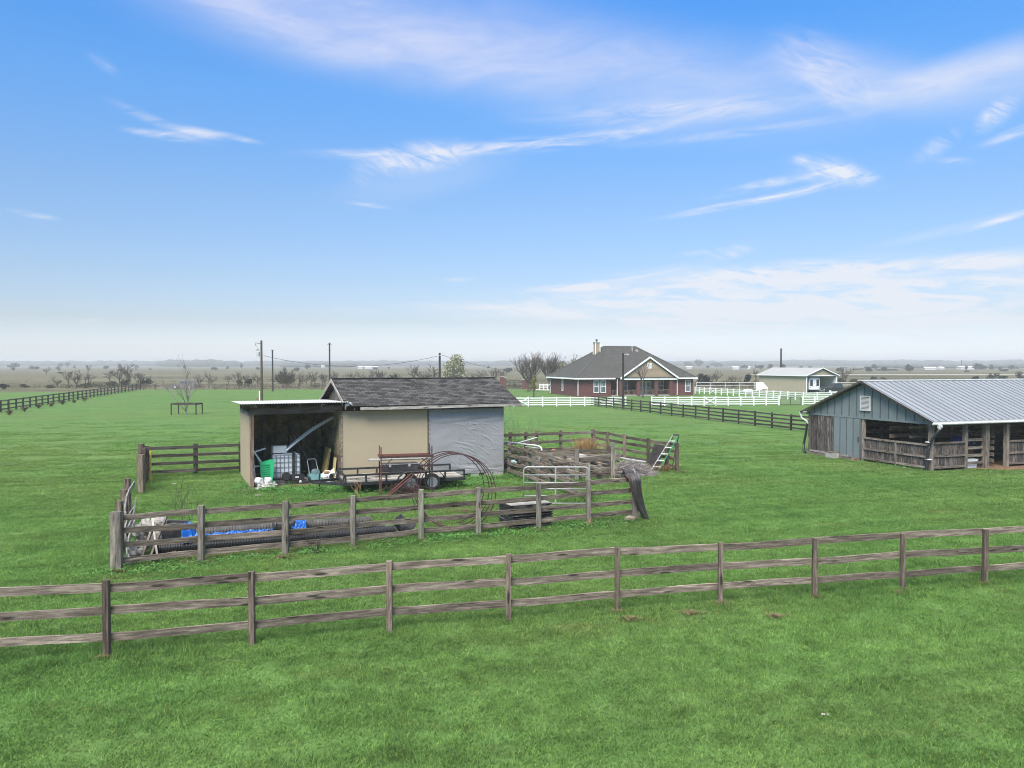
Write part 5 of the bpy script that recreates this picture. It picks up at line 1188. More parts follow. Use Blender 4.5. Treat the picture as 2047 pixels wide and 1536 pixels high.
q.add(A + [r1, r2], [(0, 1, 5, 4), (2, 3, 4, 5), (3, 0, 4), (1, 2, 5)]); q.add([(x, y, z - .02) for x, y, z in A], [(3, 2, 1, 0)]); rf = q.build('roof', M['house_roof'], house)
q = MB(); q.tube([(-e, -e, HE + .05), (7.3, HY / 2, HR + .04)], .09, 4); q.tube([(HX + e, -e, HE + .05), (HX - 7.3, HY / 2, HR + .04)], .09, 4); q.tube([(7.3, HY / 2, HR + .04), (HX - 7.3, HY / 2, HR + .04)], .1, 4); q.tube([(-e, HY + e, HE + .05), (7.3, HY / 2, HR + .04)], .09, 4); q.build('ridge_tiles', plain('ridge_shingle', (.085, .088, .09), .9), rf)
q = MB()
for a, c in (((-e, -e), (PX0 + .5, -e)), ((PX1 + .9, -e), (HX + e, -e))): q.bar((a[0], a[1] - .02, HE - .08), (c[0], c[1] - .02, HE - .08), .12, .22)
q.bar((-e - .02, -e + .06, HE - .08), (-e - .02, HY + e, HE - .08), .12, .22); q.bar((HX + e + .02, -e + .06, HE - .08), (HX + e + .02, HY + e, HE - .08), .12, .22); q.build('gutter', M['white_trim'], house)
# porch gable
gc, gh, gy = 12.4, 5.15, -.35; gz = 6.46; k_ = (gz - HE) / gh
q = MB(); q.prism([(gc - gh + .35, HE), (gc + gh - .35, HE), (gc, gz - .25)], gy, gy + .12, lambda u, v, w_: (u, w_, v)); gb_ = q.build('porch_gable', M['tan_siding'], house)
for j in range(17):
    z = HE + .08 + j * .19; hw = gh - .35 - (z - HE) / k_ - .05
    if hw > .1: q = MB(); q.bar((gc - hw, gy - .012, z), (gc + hw, gy - .012, z), .02, .03); q.build('siding_lap', M['tan_siding'], gb_)
q = MB(); yb_ = 5.2
q.add([(gc - gh - .1, gy - .35, HE + .02), (gc, gy - .35, gz + .08), (gc, yb_, gz + .08), (gc - gh - .1, -.5, HE + .02)], [(0, 1, 2, 3)]); q.add([(gc + gh + .1, gy - .35, HE + .02), (gc + gh + .1, -.5, HE + .02), (gc, yb_, gz + .08), (gc, gy - .35, gz + .08)], [(0, 1, 2, 3)]); q.build('porch_roof', M['house_roof'], house)
for sg in (-1, 1): board('rake_trim', (gc + sg * (gh + .1), gy - .33, HE - .08), (gc, gy - .33, gz - .06), .24, .08, M['white_trim'], house, warp=0)
board('porch_beam', (gc - gh, gy - .03, HE - .16), (gc + gh, gy - .03, HE - .16), .3, .22, M['white_trim'], house, warp=0)
q = MB(); q.ext(gc - .38, gc + .38, gy - .07, gy - .01, 4.55, 5.5); gv = q.build('gable_vent', M['white_trim'], house)
q = MB()
for j in range(6): q.ext(gc - .28, gc + .28, gy - .085, gy - .071, 4.66 + j * .13, 4.70 + j * .13)
q.build('louvre', M['concrete'], gv)
for x in (7.35, 10.55, 13.75, 16.45): q = MB(); q.ext(x - .28, x + .28, -.3, .24, -.05, HE - .32); q.build('porch_column', M['brick'], house)
q = MB(); q.ext(PX0, PX1, -.3, PD, -.05, .12); q.build('porch_floor', M['concrete'], house)
for a, c in ((5.9, 7.05), (7.65, 10.25), (10.85, 13.45), (14.05, 16.15)):
    q = MB(); q.ext(a, c, -.08, 0, .95, 1.03); q.ext(a, c, -.08, 0, .2, .27); q.build('porch_rail', M['frame_wood'] if a > 6 else M['raw_wood'], house)
    q = MB(); n = max(3, int((c - a) / .2))
    for j in range(n): x = a + (j + .5) * (c - a) / n; q.ext(x - .03, x + .03, -.07, -.01, .27, .95)
    q.build('baluster', M['raw_wood'], house)
def window(x, z0, z1, w_, y=0, face='y'):
    root = None; q = MB()
    fx = (lambda a, b_, c0, c1, d0, d1: q.ext(a, b_, y - d1, y - d0, c0, c1)) if face == 'y' else (lambda a, b_, c0, c1, d0, d1: q.ext(-d1, -d0, a, b_, c0, c1))
    h = w_ / 2; zc = (z0 + z1) / 2
    for a, b_, c0, c1 in ((x - h, x - h + .09, z0, z1), (x + h - .09, x + h, z0, z1), (x - h + .09, x + h - .09, z0, z0 + .09), (x - h + .09, x + h - .09, z1 - .09, z1), (x - h + .09, x + h - .09, zc - .04, zc + .04)): fx(a, b_, c0, c1, .0, .07)
    f_ = q.build('window', M['white_trim'], house)
    q = MB(); fx(x - h + .09, x + h - .09, z0 + .09, z1 - .09, .0, .02); q.build('pane', M['glass_mid'], f_)
    q = MB()
    for j in (1, 2): fx(x - h + .09 + j * (w_ - .18) / 3 - .012, x - h + .09 + j * (w_ - .18) / 3 + .012, zc + .04, z1 - .09, .021, .035)
    q.build('muntin', M['white_trim'], f_)
window(3.2, .6, 2.62, .95); window(4.4, .6, 2.62, .95); window(19.6, .6, 2.62, .95); window(7.65, .7, 2.7, .7, face='x')
window(9.3, .7, 2.5, .9, PD); window(15.9, .7, 2.5, .95, PD); window(12.6, .15, 2.4, .95, PD); window(13.6, .15, 2.4, .95, PD)
q = MB(); q.ext(10.4, 11.4, PD - .06, PD, .1, 2.3); q.build('porch_door', M['dark_wood'], house)
for x, y in ((.0, -.08), (PX0 + .9, -.35), (PX1 + .9, -.08)):
    q = MB(); q.tube([(x, -e, HE - .15), (x, y - .05, HE - .5), (x, y - .05, .1)], .06, 6); q.build('downspout', M['white_trim'], house)
q = MB(); q.tube([(-e, HY, HE - .15), (-.08, HY - .3, HE - .5), (-.08, HY - .3, .1)], .06, 6); q.build('downspout', M['white_trim'], house)
q = MB(); q.lathe([(.01, 0), (.2, .03), (.33, .1), (.34, .12), (.02, .03)], (0, 0, 0), 14, axis='y'); ds = q.build('satellite_dish', M['white_steel'], house, loc=(-.5, HY - 1.2, 1.4)); ds.rotation_euler = (0.3, .2, .6)
ch = MB(); ch.ext(5.3, 6.15, 5.95, 6.95, 6.4, 9.0); cho = ch.build('chimney', M['tan_siding'], house)
q = MB()
for x in (5.25, 6.08):
    for y in (5.9, 6.9): q.ext(x, x + .12, y, y + .12, 6.4, 9.0)
q.ext(5.18, 6.27, 5.82, 7.08, 9.001, 9.1); q.build('corner_trim', M['white_trim'], cho)
q = MB(); q.lathe([(.1, 9.12), (.16, 9.12), (.16, 9.4), (.24, 9.42), (.2, 9.5), (.02, 9.55)], (5.72, 6.45, 0), 12); q.build('flue_cap', M['black_paint'], cho)
q = MB(); q.lathe([(.22, 0), (.15, .1), (.12, .15), (.12, .95), (.2, 1.0), (.2, 1.1), (.02, 1.15)], (12.2, 6.2, 7.3), 12); q.build('roof_flue', M['concrete'], house)
q = MB(); q.lathe([(.3, 0), (.28, .3), (.3, .34), (.02, .45)], (13.1, 6.3, 7.35), 12); q.build('roof_vent', M['concrete'], house)
q = MB(); q.ext(20.75, 21.4, 1.0, 1.9, 0, .85); q.ext(20.8, 21.35, 1.05, 1.85, .85, .9); q.build('air_conditioner', M['concrete'], house)
# driveway strip
q = MB(); q.add([XD(1064, 163, .006), XD(1098, 160, .006), XD(1098, 166, .006), XD(1050, 168, .006)], [(0, 1, 2, 3)]); tag(q.build('driveway', M['gravel']), 'pale concrete driveway behind the house', 'driveway', kind='structure')

# ------------------------------------------------------------------ entry gate
eg = thing('entry_gate', 'dark iron arched driveway gate with a star emblem between brick pillars', 'gate', XD(1010, 170)); o = Vector(eg.location)
gx = (1047 - 1010) / F_PX * 170; q = MB()
q.tube([(0, 0, 1.45), (gx * .25, 0, 1.8), (gx * .5, 0, 1.95), (gx * .75, 0, 1.8), (gx, 0, 1.45), (gx, 0, .15), (0, 0, .15)], .05, 5, closed=True)
for k in range(15):
    x = gx * (k + .5) / 15; q.tube([(x, 0, .15), (x, 0, 1.45 + .5 * math.sin(math.pi * x / gx))], .025, 4)
q.tube([(0, 0, 1.35), (gx, 0, 1.35)], .03, 4); q.build('frame', BK, eg)
q = MB(); q.tube([(gx / 2 + .42 * math.cos(a * .393), -.06, .95 + .42 * math.sin(a * .393)) for a in range(16)], .04, 5, closed=True)
st_ = [(gx / 2 + (.36 if k % 2 == 0 else .15) * math.sin(k * math.pi / 5), .95 + (.36 if k % 2 == 0 else .15) * math.cos(k * math.pi / 5)) for k in range(10)]
q.prism(st_, -.08, -.05, lambda u, v, w_: (u, w_, v)); q.build('star_emblem', BK, eg)
for k, (px, d, h, w_) in enumerate(((1007, 170, 2.3, .9), (1049, 169, 1.9, 1.1), (1003.5, 158, 2.7, .8))):
    pb_ = thing('brick_pillar', ('left brick pillar of the iron star gate', 'right brick pillar of the iron star gate', 'taller brick pillar in front of the star gate')[k], 'pillar', XD(px, d))
    q = MB(); q.ext(-w_ / 2, w_ / 2, -w_ / 2, w_ / 2, 0, h); q.build('shaft', M['brick'], pb_); q = MB(); q.ext(-w_ / 2 - .08, w_ / 2 + .08, -w_ / 2 - .08, w_ / 2 + .08, h, h + .14); q.build('cap', M['concrete'], pb_)
q = MB(); a, c = XD(1051, 168.6), XD(1062, 165.5); q.bar(a + Vector((0, 0, .8)), c + Vector((0, 0, .75)), .3, 1.6); q.bar(a + Vector((0, 0, 1.65)), c + Vector((0, 0, 1.6)), .4, .1); tag(q.build('brick_wing_wall', M['brick']), 'low red brick wing wall right of the iron gate', 'wall')

# ------------------------------------------------------------------ carport with camper
OT = R(21); OO = XD(1612, 147.5); cp = thing('tan_carport', 'tan metal carport building with an open end and gray roof', 'carport', OO, OT)
M['tan_metal'] = plain('tan_sheet_metal', (.36, .31, .22), .6, .1, var=.05, scale=1, stretch=(4, 4, .3))
M['gray_metal_roof'] = plain('gray_sheet_roof', (.30, .295, .28), .5, .2, var=.08, scale=1)
q = MB(); q.ext(0, .1, 0, 13.6, 0, 3.2); q.ext(7.0, 7.1, 8.4, 13.6, 0, 3.2); q.ext(.1, 7.0, 13.5, 13.6, 0, 3.2); q.build('wall', M['tan_metal'], cp)
q = MB(); q.ext(7.0, 7.1, 0.1, 8.4, 0, 3.2); q.build('inner_wall', M['white_steel'], cp)
q = MB(); q.prism([(.1, 3.2), (7, 3.2), (3.55, 4.42)], .0, .08, lambda u, v, w_: (u, w_, v)); q.build('gable', M['tan_metal'], cp)
for a, c in (((-.35, 3.13), (3.55, 4.55)), ((7.45, 3.13), (3.55, 4.55))):
    q = MB(); q.add([(a[0], -.3, a[1]), (c[0], -.3, c[1]), (c[0], 13.9, c[1]), (a[0], 13.9, a[1]), (a[0], -.3, a[1] + .05), (c[0], -.3, c[1] + .05), (c[0], 13.9, c[1] + .05), (a[0], 13.9, a[1] + .05)], [(0, 1, 2, 3), (4, 5, 6, 7), (0, 1, 5, 4), (1, 2, 6, 5), (2, 3, 7, 6), (3, 0, 4, 7)]); q.build('roof', M['gray_metal_roof'], cp)
q = MB(); q.bar((-.4, -.35, 3.12), (3.55, -.35, 4.56), .1, .14); q.bar((7.5, -.35, 3.12), (3.55, -.35, 4.56), .1, .14); q.ext(0.13, 6.97, -.07, -.01, 3.05, 3.2); q.ext(-.42, -.34, -.3, 13.9, 3.05, 3.18); q.build('trim', M['white_trim'], cp)
for x in (.03, 7.03): q = MB(); q.ext(x - .09, x + .09, -.1, -.02, 0, 3.04); q.build('post', M['white_trim'], cp)
rv = thing('camper_trailer', 'white camper with two dark windows parked inside the tan carport', 'camper', OO + Vector((math.cos(OT), math.sin(OT), 0)) * 2.35 + Vector((-math.sin(OT), math.cos(OT), 0)) * .5, OT)
M['rv_white'] = plain('camper_white', (.72, .73, .74), .35, var=.05)
q = MB(); pr = [(-1.2, .55), (1.2, .55), (1.25, .8), (1.25, 2.5), (1.1, 2.75), (-1.1, 2.75), (-1.25, 2.5), (-1.25, .8)]
q.prism(pr, 0, 8, lambda u, v, w_: (u * (1 if w_ > .1 else .96), w_, v)); q.build('camper_body', M['rv_white'], rv)
for x in (-.72, .72):
    q = MB(); q.ext(x - .3, x + .3, -.03, .02, 1.25, 2.35); wn = q.build('window', M['glass_dark'], rv)
    q = MB(); q.ext(x - .34, x + .34, -.015, .0, 1.2, 1.245); q.ext(x - .34, x + .34, -.015, .0, 2.355, 2.4); q.build('frame', M['black_paint'], wn)
q = MB(); q.ext(-.9, .9, -.12, -.0, .55, .72); q.build('bumper', M['white_steel'], rv)
q = MB(); q.lathe([(.01, -.06), (.3, -.06), (.32, 0), (.3, .0)], (0, 0, .85), 18, axis='y'); q.build('spare_wheel_cover', M['white_steel'], rv)
q = MB(); q.bar((0, -.012, 1.66), (0, -.012, 1.9), .12, .02, up=(1, 0, 0)); q.ext(-.55, .55, -.012, -.0, 1.08, 1.14); q.build('trim_stripe', M['concrete'], rv)
for x in (-1.0, 1.0):
    q = MB(); q.lathe([(.005, -.03), (.07, -.03), (.08, 0), (.005, 0)], (x, 0, .95), 10, axis='y'); q.build('tail_light', M['black_paint'], rv)
    q = MB(); q.lathe([(.02, -.12), (.34, -.12), (.36, 0), (.34, .12), (.02, .12)], (x, 5, .36), 16, axis='x'); q.build('wheel', M['rubber'], rv)
q = MB(); q.ext(1.25, 1.7, 2, 4.5, .9, 2.5); q.build('slide_out', M['rv_white'], rv)
q = MB(); q.tube([(-1.3, .3, .3), (-1.5, 0, 1.4), (-1.32, .3, 1.5), (-1.55, 0, 2.3)], .05, 5); q.build('awning_arm', M['black_paint'], rv)
q = MB(); q.ext(-.4, .4, -.8, -.13, .4, .5); q.ext(-.05, .05, -1.0, -.8, 0, .5); q.build('hitch', M['black_paint'], rv)

def vehicle(name, label, cat, loc, rz, body, glass, prof_lo, prof_hi, w_, wheels, r_, dark_lo=None):
    root = thing(name, label, cat, loc, rz)
    q = MB(); q.prism(prof_lo, -w_ / 2, w_ / 2, lambda u, v, k: (u, k, v)); q.build('body', body, root)
    n = len(prof_hi); q = MB(); a = w_ / 2 - .06; c = w_ / 2 - .22
    zb = min(v for _, v in prof_hi); zt = max(v for _, v in prof_hi)
    ins = lambda v: a + (c - a) * (v - zb) / (zt - zb)
    vs_ = [(u, -ins(v), v) for u, v in prof_hi] + [(u, ins(v), v) for u, v in prof_hi]
    q.add(vs_, [tuple(range(n - 1, -1, -1)), tuple(range(n, 2 * n))] + [(i, (i + 1) % n, n + (i + 1) % n, n + i) for i in range(n)]); q.build('cabin', body, root)
    (u0, v0), (u1, v1) = min(prof_hi), max(prof_hi); us = sorted(u for u, v in prof_hi if v > zb + .2)
    nwin = 3 if us[-1] - us[0] > 1.2 else 2
    for sg in (-1, 1):
        for k in range(nwin):
            x0 = us[0] - .12 + (us[-1] - us[0] + .24) * k / nwin + .05; x1 = us[0] - .12 + (us[-1] - us[0] + .24) * (k + 1) / nwin - .05
            q = MB(); za, zc = zb + .06, zt - .1
            q.add([(x0 - (.15 if k == 0 else 0), sg * (ins(za) + .012), za), (x1 + (.15 if k == nwin - 1 else 0), sg * (ins(za) + .012), za), (x1, sg * (ins(zc) + .012), zc), (x0, sg * (ins(zc) + .012), zc)], [(0, 1, 2, 3)]); q.build('side_window', glass, root)
    for x in wheels:
        for sg in (-1, 1):
            t = wheel(root, (x, sg * (w_ / 2 - .06), r_), r_, .24, 'y', M['alu'], 0)
            if sg > 0: t.rotation_euler[2] = math.pi
    xa, xb = min(u for u, _ in prof_lo), max(u for u, _ in prof_lo)
    for sg in (-1, 1):
        q = MB(); q.ext(xa - .02, xa + .05, sg * (w_ / 2 - .3) - .15, sg * (w_ / 2 - .3) + .15, .72, .86); q.build('headlight', M['white_trim'], root)
        q = MB(); q.ext(xb - .05, xb + .02, sg * (w_ / 2 - .15) - .1, sg * (w_ / 2 - .15) + .1, .75, 1.0); q.build('tail_light', plain('tail_lens', (.3, .02, .02), .3), root)
    q = MB(); q.ext(xa - .06, xa + .02, -w_ / 2 + .05, w_ / 2 - .05, .4, .58); q.build('bumper', M['galv'], root)
    return root
suv_mat = plain('silver_paint', (.13, .12, .115), .4, .1, var=.05); blk = plain('charcoal_paint', (.02, .022, .022), .4, .0, var=.05); wht = plain('white_car_paint', (.5, .5, .51), .3, var=.04)
lo = [(-2.45, .35), (2.4, .35), (2.45, .8), (2.4, 1.08), (-1.1, 1.08), (-2.2, 1.0), (-2.45, .85)]
vehicle('suv', 'silver gray suv parked behind the far boundary fence', 'car', XD(367, 171), R(2), suv_mat, M['glass_dark'], lo, [(-1.15, 1.08), (2.35, 1.08), (2.1, 1.75), (1.9, 1.8), (-.35, 1.8)], 1.9, (-1.5, 1.45), .38)
lo2 = [(-2.7, .45), (2.75, .45), (2.78, 1.1), (.55, 1.1), (-1.2, 1.12), (-2.55, 1.08), (-2.7, .9)]
vehicle('pickup_truck', 'dark pickup truck parked outside the tan carport', 'pickup', XD(1672, 143.5), R(8), blk, M['glass_dark'], lo2, [(-1.3, 1.1), (.75, 1.1), (.62, 1.75), (.5, 1.85), (-.55, 1.85)], 1.95, (-1.75, 1.75), .41)
pt_ = thing('propane_tank', 'white rounded propane tank behind the white fence left of the tan carport', 'tank', XD(1495, 139), R(-6))
q = MB(); q.lathe([(.02, -.85), (.2, -.82), (.33, -.7), (.36, -.55), (.36, .55), (.33, .7), (.2, .82), (.02, .85)], (0, 0, .55), 16, axis='x'); q.build('tank_shell', wht, pt_, smooth=True)
for x in (-.5, .5): q = MB(); q.ext(x - .06, x + .06, -.25, .25, 0, .3); q.build('foot', M['concrete'], pt_)
q = MB(); q.lathe([(.02, .9), (.14, .9), (.14, 1.0), (.1, 1.04), (.02, 1.05)], (0, 0, 0), 10); q.build('valve_cap', M['concrete'], pt_)
cw = thing('garden_hutch', 'white slant topped hutch frame beside the tan carport wall', 'hutch', XD(1520, 146), R(10))
q = MB(); q.add([(-1.3, -.9, .5), (1.0, -.9, .9), (1.0, .9, 1.9), (-.4, .9, 1.9), (-1.3, -.9, .54), (1.0, -.9, .94), (1.0, .9, 1.94), (-.4, .9, 1.94)], [(0, 1, 2, 3), (4, 5, 6, 7), (0, 1, 5, 4), (1, 2, 6, 5), (2, 3, 7, 6), (3, 0, 4, 7)]); q.build('slant_top', M['white_trim'], cw)
for x, y, z in ((-1.25, -.85, .5), (.95, -.85, .88), (.95, .85, 1.88), (-.4, .85, 1.88)): q = MB(); q.tube([(x, y, 0), (x, y, z)], .05, 5); q.build('leg', M['white_steel'], cw)
q = MB(); q.tube([(.95, -.85, .1), (1.6, .2, 1.0), (.95, .85, 1.7)], .04, 5); q.build('frame', M['galv'], cw)

# ------------------------------------------------------------------ poles and wires
def pole(label, px, d, top, r0, r1=None, mat='bark', base=None, cat='pole', name='utility_pole'):
    root = thing(name, label, cat, XD(px, d)); q = MB(); q.tube([(0, 0, -.1), (0, 0, top * .5), (0, 0, top)], [r0, (r0 + (r1 or r0 * .75)) / 2, r1 or r0 * .75], 10); q.build('shaft', M[mat], root); return root
M['pole_wood'] = plain('utility_pole_wood', (.07, .05, .035), .85, var=.35, scale=4, stretch=(3, 3, .4)); M['pole_dark'] = plain('dark_pole_wood', (.022, .02, .02), .8, var=.3, scale=4)
pA = pole('brown utility pole with a gray transformer rising behind the lean-to roof', 523, 101, P(523, 681, 101).z, .17, .12, 'pole_wood'); zt = P(523, 681, 101).z
q = MB(); q.lathe([(.02, 0), (.22, 0), (.23, .1), (.23, .55), (.2, .62), (.02, .66)], (-.42, -.05, zt - 2.0), 14); tf = q.build('transformer', plain('transformer_gray', (.38, .39, .4), .5), pA)
q = MB(); q.tube([(-.42, -.05, zt - 1.36), (-.42, -.05, zt - 1.0)], .05, 6); q.tube([(-.55, -.05, zt - 1.4), (-.6, -.05, zt - 1.15)], .03, 5); q.build('bushing', BK, tf)
q = MB(); q.tube([(0, 0, zt - .35), (-.35, 0, zt - .38), (-.7, 0, zt - .3), (-.75, 0, zt - .55), (-.62, 0, zt - .75)], .03, 5); q.build('cutout_arm', BK, pA)
q = MB(); q.ext(-.32, -.2, -.14, -.05, 0, 1.9); q.build('conduit', M['white_steel'], pA)
q = MB(); q.ext(-.62, -.34, -.12, .05, .55, 1.0); q.build('meter_box', plain('rusty_meter_box', (.15, .08, .06), .7), pA)
def topknots(pl, z, mat='black_paint'):
    q = MB()
    for sx in (-1, 1): q.tube([(0, 0, z - .25), (sx * .16, 0, z - .1), (sx * .2, 0, z + .08)], .035, 5)
    q.build('insulator', M[mat], pl)
pB = pole('slim dark pole with twin insulators standing right of the transformer pole', 545, 155, P(545, 700, 155).z, .16, .13, 'pole_dark'); topknots(pB, P(545, 700, 155).z)
zc_ = P(659, 686, 158).z; pC = pole('dark pole with short crossbars behind the shed gable peak', 659, 158, zc_, .17, .14, 'pole_dark'); topknots(pC, zc_)
q = MB(); q.bar((-.45, -.15, zc_ - .3), (.45, -.15, zc_ - .3), .06, .06); q.bar((-.35, -.15, zc_ - 1.4), (.35, -.15, zc_ - 1.4), .05, .05); q.build('crossbar', BK, pC)
zd_ = P(879, 706, 100).z; pD = pole('thick black pole carrying the service wire behind the shed roof', 879, 100, zd_, .14, .13, 'pole_dark'); q = MB(); q.tube([(-.3, -.1, zd_ - .4), (0, -.14, zd_ - .36), (.3, -.1, zd_ - .3)], .03, 5); q.build('wire_bracket', M['galv'], pD)
ze = P(1245, 706, 97).z; pE = pole('thick black light pole in front of the house porch', 1245.5, 97, ze, .13, .12, 'pole_dark', name='light_pole'); q = MB(); q.tube([(0, 0, ze - .3), (.25, -.05, ze - .15), (.5, -.1, ze - .12)], .03, 6); arm = q.build('lamp_arm', M['galv'], pE); q = MB(); q.lathe([(.02, 0), (.14, .0), (.1, .1), (.03, .14)], (.55, -.1, ze - .24), 10); q.build('lamp_head', M['galv'], arm)
q = MB(); q.ext(-.16, .16, -.22, -.12, 0, .55); q.build('base_box', BK, pE)
pF = pole('dark pole rising behind the tan carport roof', 1561, 190, P(1561, 697, 190).z, .22, .18, 'pole_dark'); q = MB(); q.tube([(0, 0, P(1561, 697, 190).z - .3), (.2, 0, P(1561, 697, 190).z)], .05, 5); q.build('insulator', BK, pF)
def wire(label, pts, r_=.022):
    q = MB(); q.tube(pts, r_, 4); tag(q.build('overhead_wire', BK), label, 'wire')
def sag(a, c, s, n=16): return [a.lerp(c, k / n) - Vector((0, 0, s * 4 * (k / n) * (1 - k / n))) for k in range(n + 1)]
wA, wD = P(526, 711, 101), P(876, 712, 100); wire('service wire sagging from the transformer pole to the black pole', sag(wA, wD, 1.32))
wire('service wire running from the black pole down toward the house', sag(P(883, 710, 100), P(1062, 743, 135), .55) + [P(1120, 746, 138)])
# ------------------------------------------------------------------ trees
def grow(q, rg, p, d, L, r, lev, up, spread, nch, minr, wob=.12, sides=4, curve=0.0):
    n = 4; pts, rs = [p.copy()], [r]
    for k in range(n):
        d = (d + Vector((rg.gauss(0, wob), rg.gauss(0, wob), rg.gauss(0, wob) + up))).normalized()
        p = p + d * (L / n); pts.append(p.copy()); rs.append(max(minr, r * (1 - .55 * (k + 1) / n)))
    q.tube(pts, rs, sides if lev > 1 else 3, cap=False)
    if lev <= 0: return
    for k in range(nch):
        f = rg.uniform(.3, 1.0); i = min(n - 1, int(f * n)); b = pts[i].lerp(pts[i + 1], f * n - i)
        ax = Vector((rg.gauss(0, 1), rg.gauss(0, 1), rg.gauss(0, .5))).normalized()
        nd = (d + ax * spread).normalized()
        grow(q, rg, b, nd, L * rg.uniform(.45, .75), max(minr, rs[i] * .55), lev - 1, up, spread, nch, minr, wob, sides)
def bare_tree(name, label, loc, h, seed, limbs=7, fan=.55, lev=3, nch=4, trunk_h=.22, r=.14, minr=.018, up=.10, spread=.55, mt='bark', mc='twig', group=None, cat='tree', leaf=None, nleaf=0, leafs=.1, wob=.12):
    rg = random.Random(seed); root = thing(name, label, cat, loc, 0, group)
    q = MB(); th = h * trunk_h
    q.tube([(0, 0, -.1), (rg.gauss(0, .03), rg.gauss(0, .03), th * .5), (rg.gauss(0, .05), rg.gauss(0, .05), th + .05)], [r * 1.35, r, r * .92], 8); q.build('trunk', M[mt], root)
    q = MB()
    for k in range(limbs):
        a = 6.283 * k / limbs + rg.uniform(-.3, .3); t = fan * rg.uniform(.35, 1.1)
        d = Vector((math.cos(a) * t, math.sin(a) * t, 1)).normalized()
        grow(q, rg, Vector((0, 0, th * rg.uniform(.85, 1.0))), d, (h - th) * rg.uniform(.5, .72) , r * rg.uniform(.4, .62), lev - 1, up, spread, nch, minr, wob)
    if leaf:
        vs0 = list(q.v); o = len(q.f)
        for _ in range(nleaf):
            p = Vector(vs0[rg.randrange(len(vs0) // 6, len(vs0))]) + Vector((rg.gauss(0, .12), rg.gauss(0, .12), rg.gauss(0, .12)))
            n1 = Vector((rg.gauss(0, 1), rg.gauss(0, 1), rg.gauss(0, 1))).normalized(); n2 = n1.cross(Vector((.2, .5, 1))).normalized(); s_ = leafs * rg.uniform(.6, 1.3)
            q.quad(p - n1 * s_, p + n2 * s_ * .6, p + n1 * s_, p - n2 * s_ * .6, 1)
    # keep the drawn height what was asked for
    zm = max(v[2] for v in q.v); k_ = (h - th) / (zm - th) if zm > th else 1
    q.v = [(x, y, th + (z - th) * k_ if z > th else z) for x, y, z in q.v]
    q.build('crown', [M[mc], M[leaf]] if leaf else M[mc], root)
    return root
def leafmat(name, a, b_):
    m, nt, b = base_mat(name); pos = objvec(nt, (1, 1, 1)); n = noise(nt, pos, 1.6, 4, .7)
    c = ramp(nt, n, [(.32, a), (.66, b_)]); nt.links.new(c, b.inputs['Base Color']); b.inputs['Roughness'].default_value = .8; b.inputs['Specular IOR Level'].default_value = .1; M[name] = m
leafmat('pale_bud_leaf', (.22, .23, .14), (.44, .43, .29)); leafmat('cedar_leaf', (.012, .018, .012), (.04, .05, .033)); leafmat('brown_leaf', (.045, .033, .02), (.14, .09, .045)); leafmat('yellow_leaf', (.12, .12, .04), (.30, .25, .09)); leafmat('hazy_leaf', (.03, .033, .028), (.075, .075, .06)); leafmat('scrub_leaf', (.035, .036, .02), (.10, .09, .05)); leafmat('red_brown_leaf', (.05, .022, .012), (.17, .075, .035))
def leafy(name, label, loc, sx, sy, h, n, seed, mat, leafs=.18, trunk=.2, cat='tree', group=None, lumps=9, trunk_mat='bark', low=0.0):
    """crown of many small leaf clumps gathered into uneven lumps"""
    rg = random.Random(seed); root = thing(name, label, cat, loc, 0, group); z0 = h * trunk
    q = MB(); q.tube([(0, 0, -.1), (0, 0, z0 + h * .25)], [h * .035 + .03, h * .02 + .02], 7)
    for k in range(4):
        a = k * 1.6 + rg.random(); q.tube([(0, 0, z0 * .8), (math.cos(a) * sx * .4, math.sin(a) * sy * .4, z0 + h * .35)], [h * .015 + .02, .02], 5)
    q.build('trunk', M[trunk_mat], root); q = MB(); cs_ = []
    for k in range(lumps):
        a = rg.uniform(0, 6.283); rr = math.sqrt(rg.random()) * .72; f = rg.random()
        cs_.append((math.cos(a) * rr * sx * (1 - .35 * f), math.sin(a) * rr * sy * (1 - .35 * f), z0 + (h - z0) * (.2 + .62 * f), rg.uniform(.3, .5)))
    for _ in range(n):
        cx, cy_, cz, cr = cs_[rg.randrange(lumps)]
        v = Vector((rg.gauss(0, 1), rg.gauss(0, 1), rg.gauss(0, 1))).normalized() * rg.uniform(.5, 1.05) ** .6
        p = Vector((cx + v.x * cr * sx, cy_ + v.y * cr * sy, max(low + .03, min(h, cz + v.z * cr * (h - z0) * .62))))
        n1 = Vector((rg.gauss(0, 1), rg.gauss(0, 1), rg.gauss(0, 1))).normalized(); n2 = n1.cross(Vector((.3, .7, .6))).normalized(); s_ = leafs * rg.uniform(.6, 1.4)
        q.quad(p - n1 * s_, p + n2 * s_ * .7, p + n1 * s_, p - n2 * s_ * .7)
    q.build('crown', M[mat], root); return root
def PH(px, ytop, d): return P(px, ytop, d).z
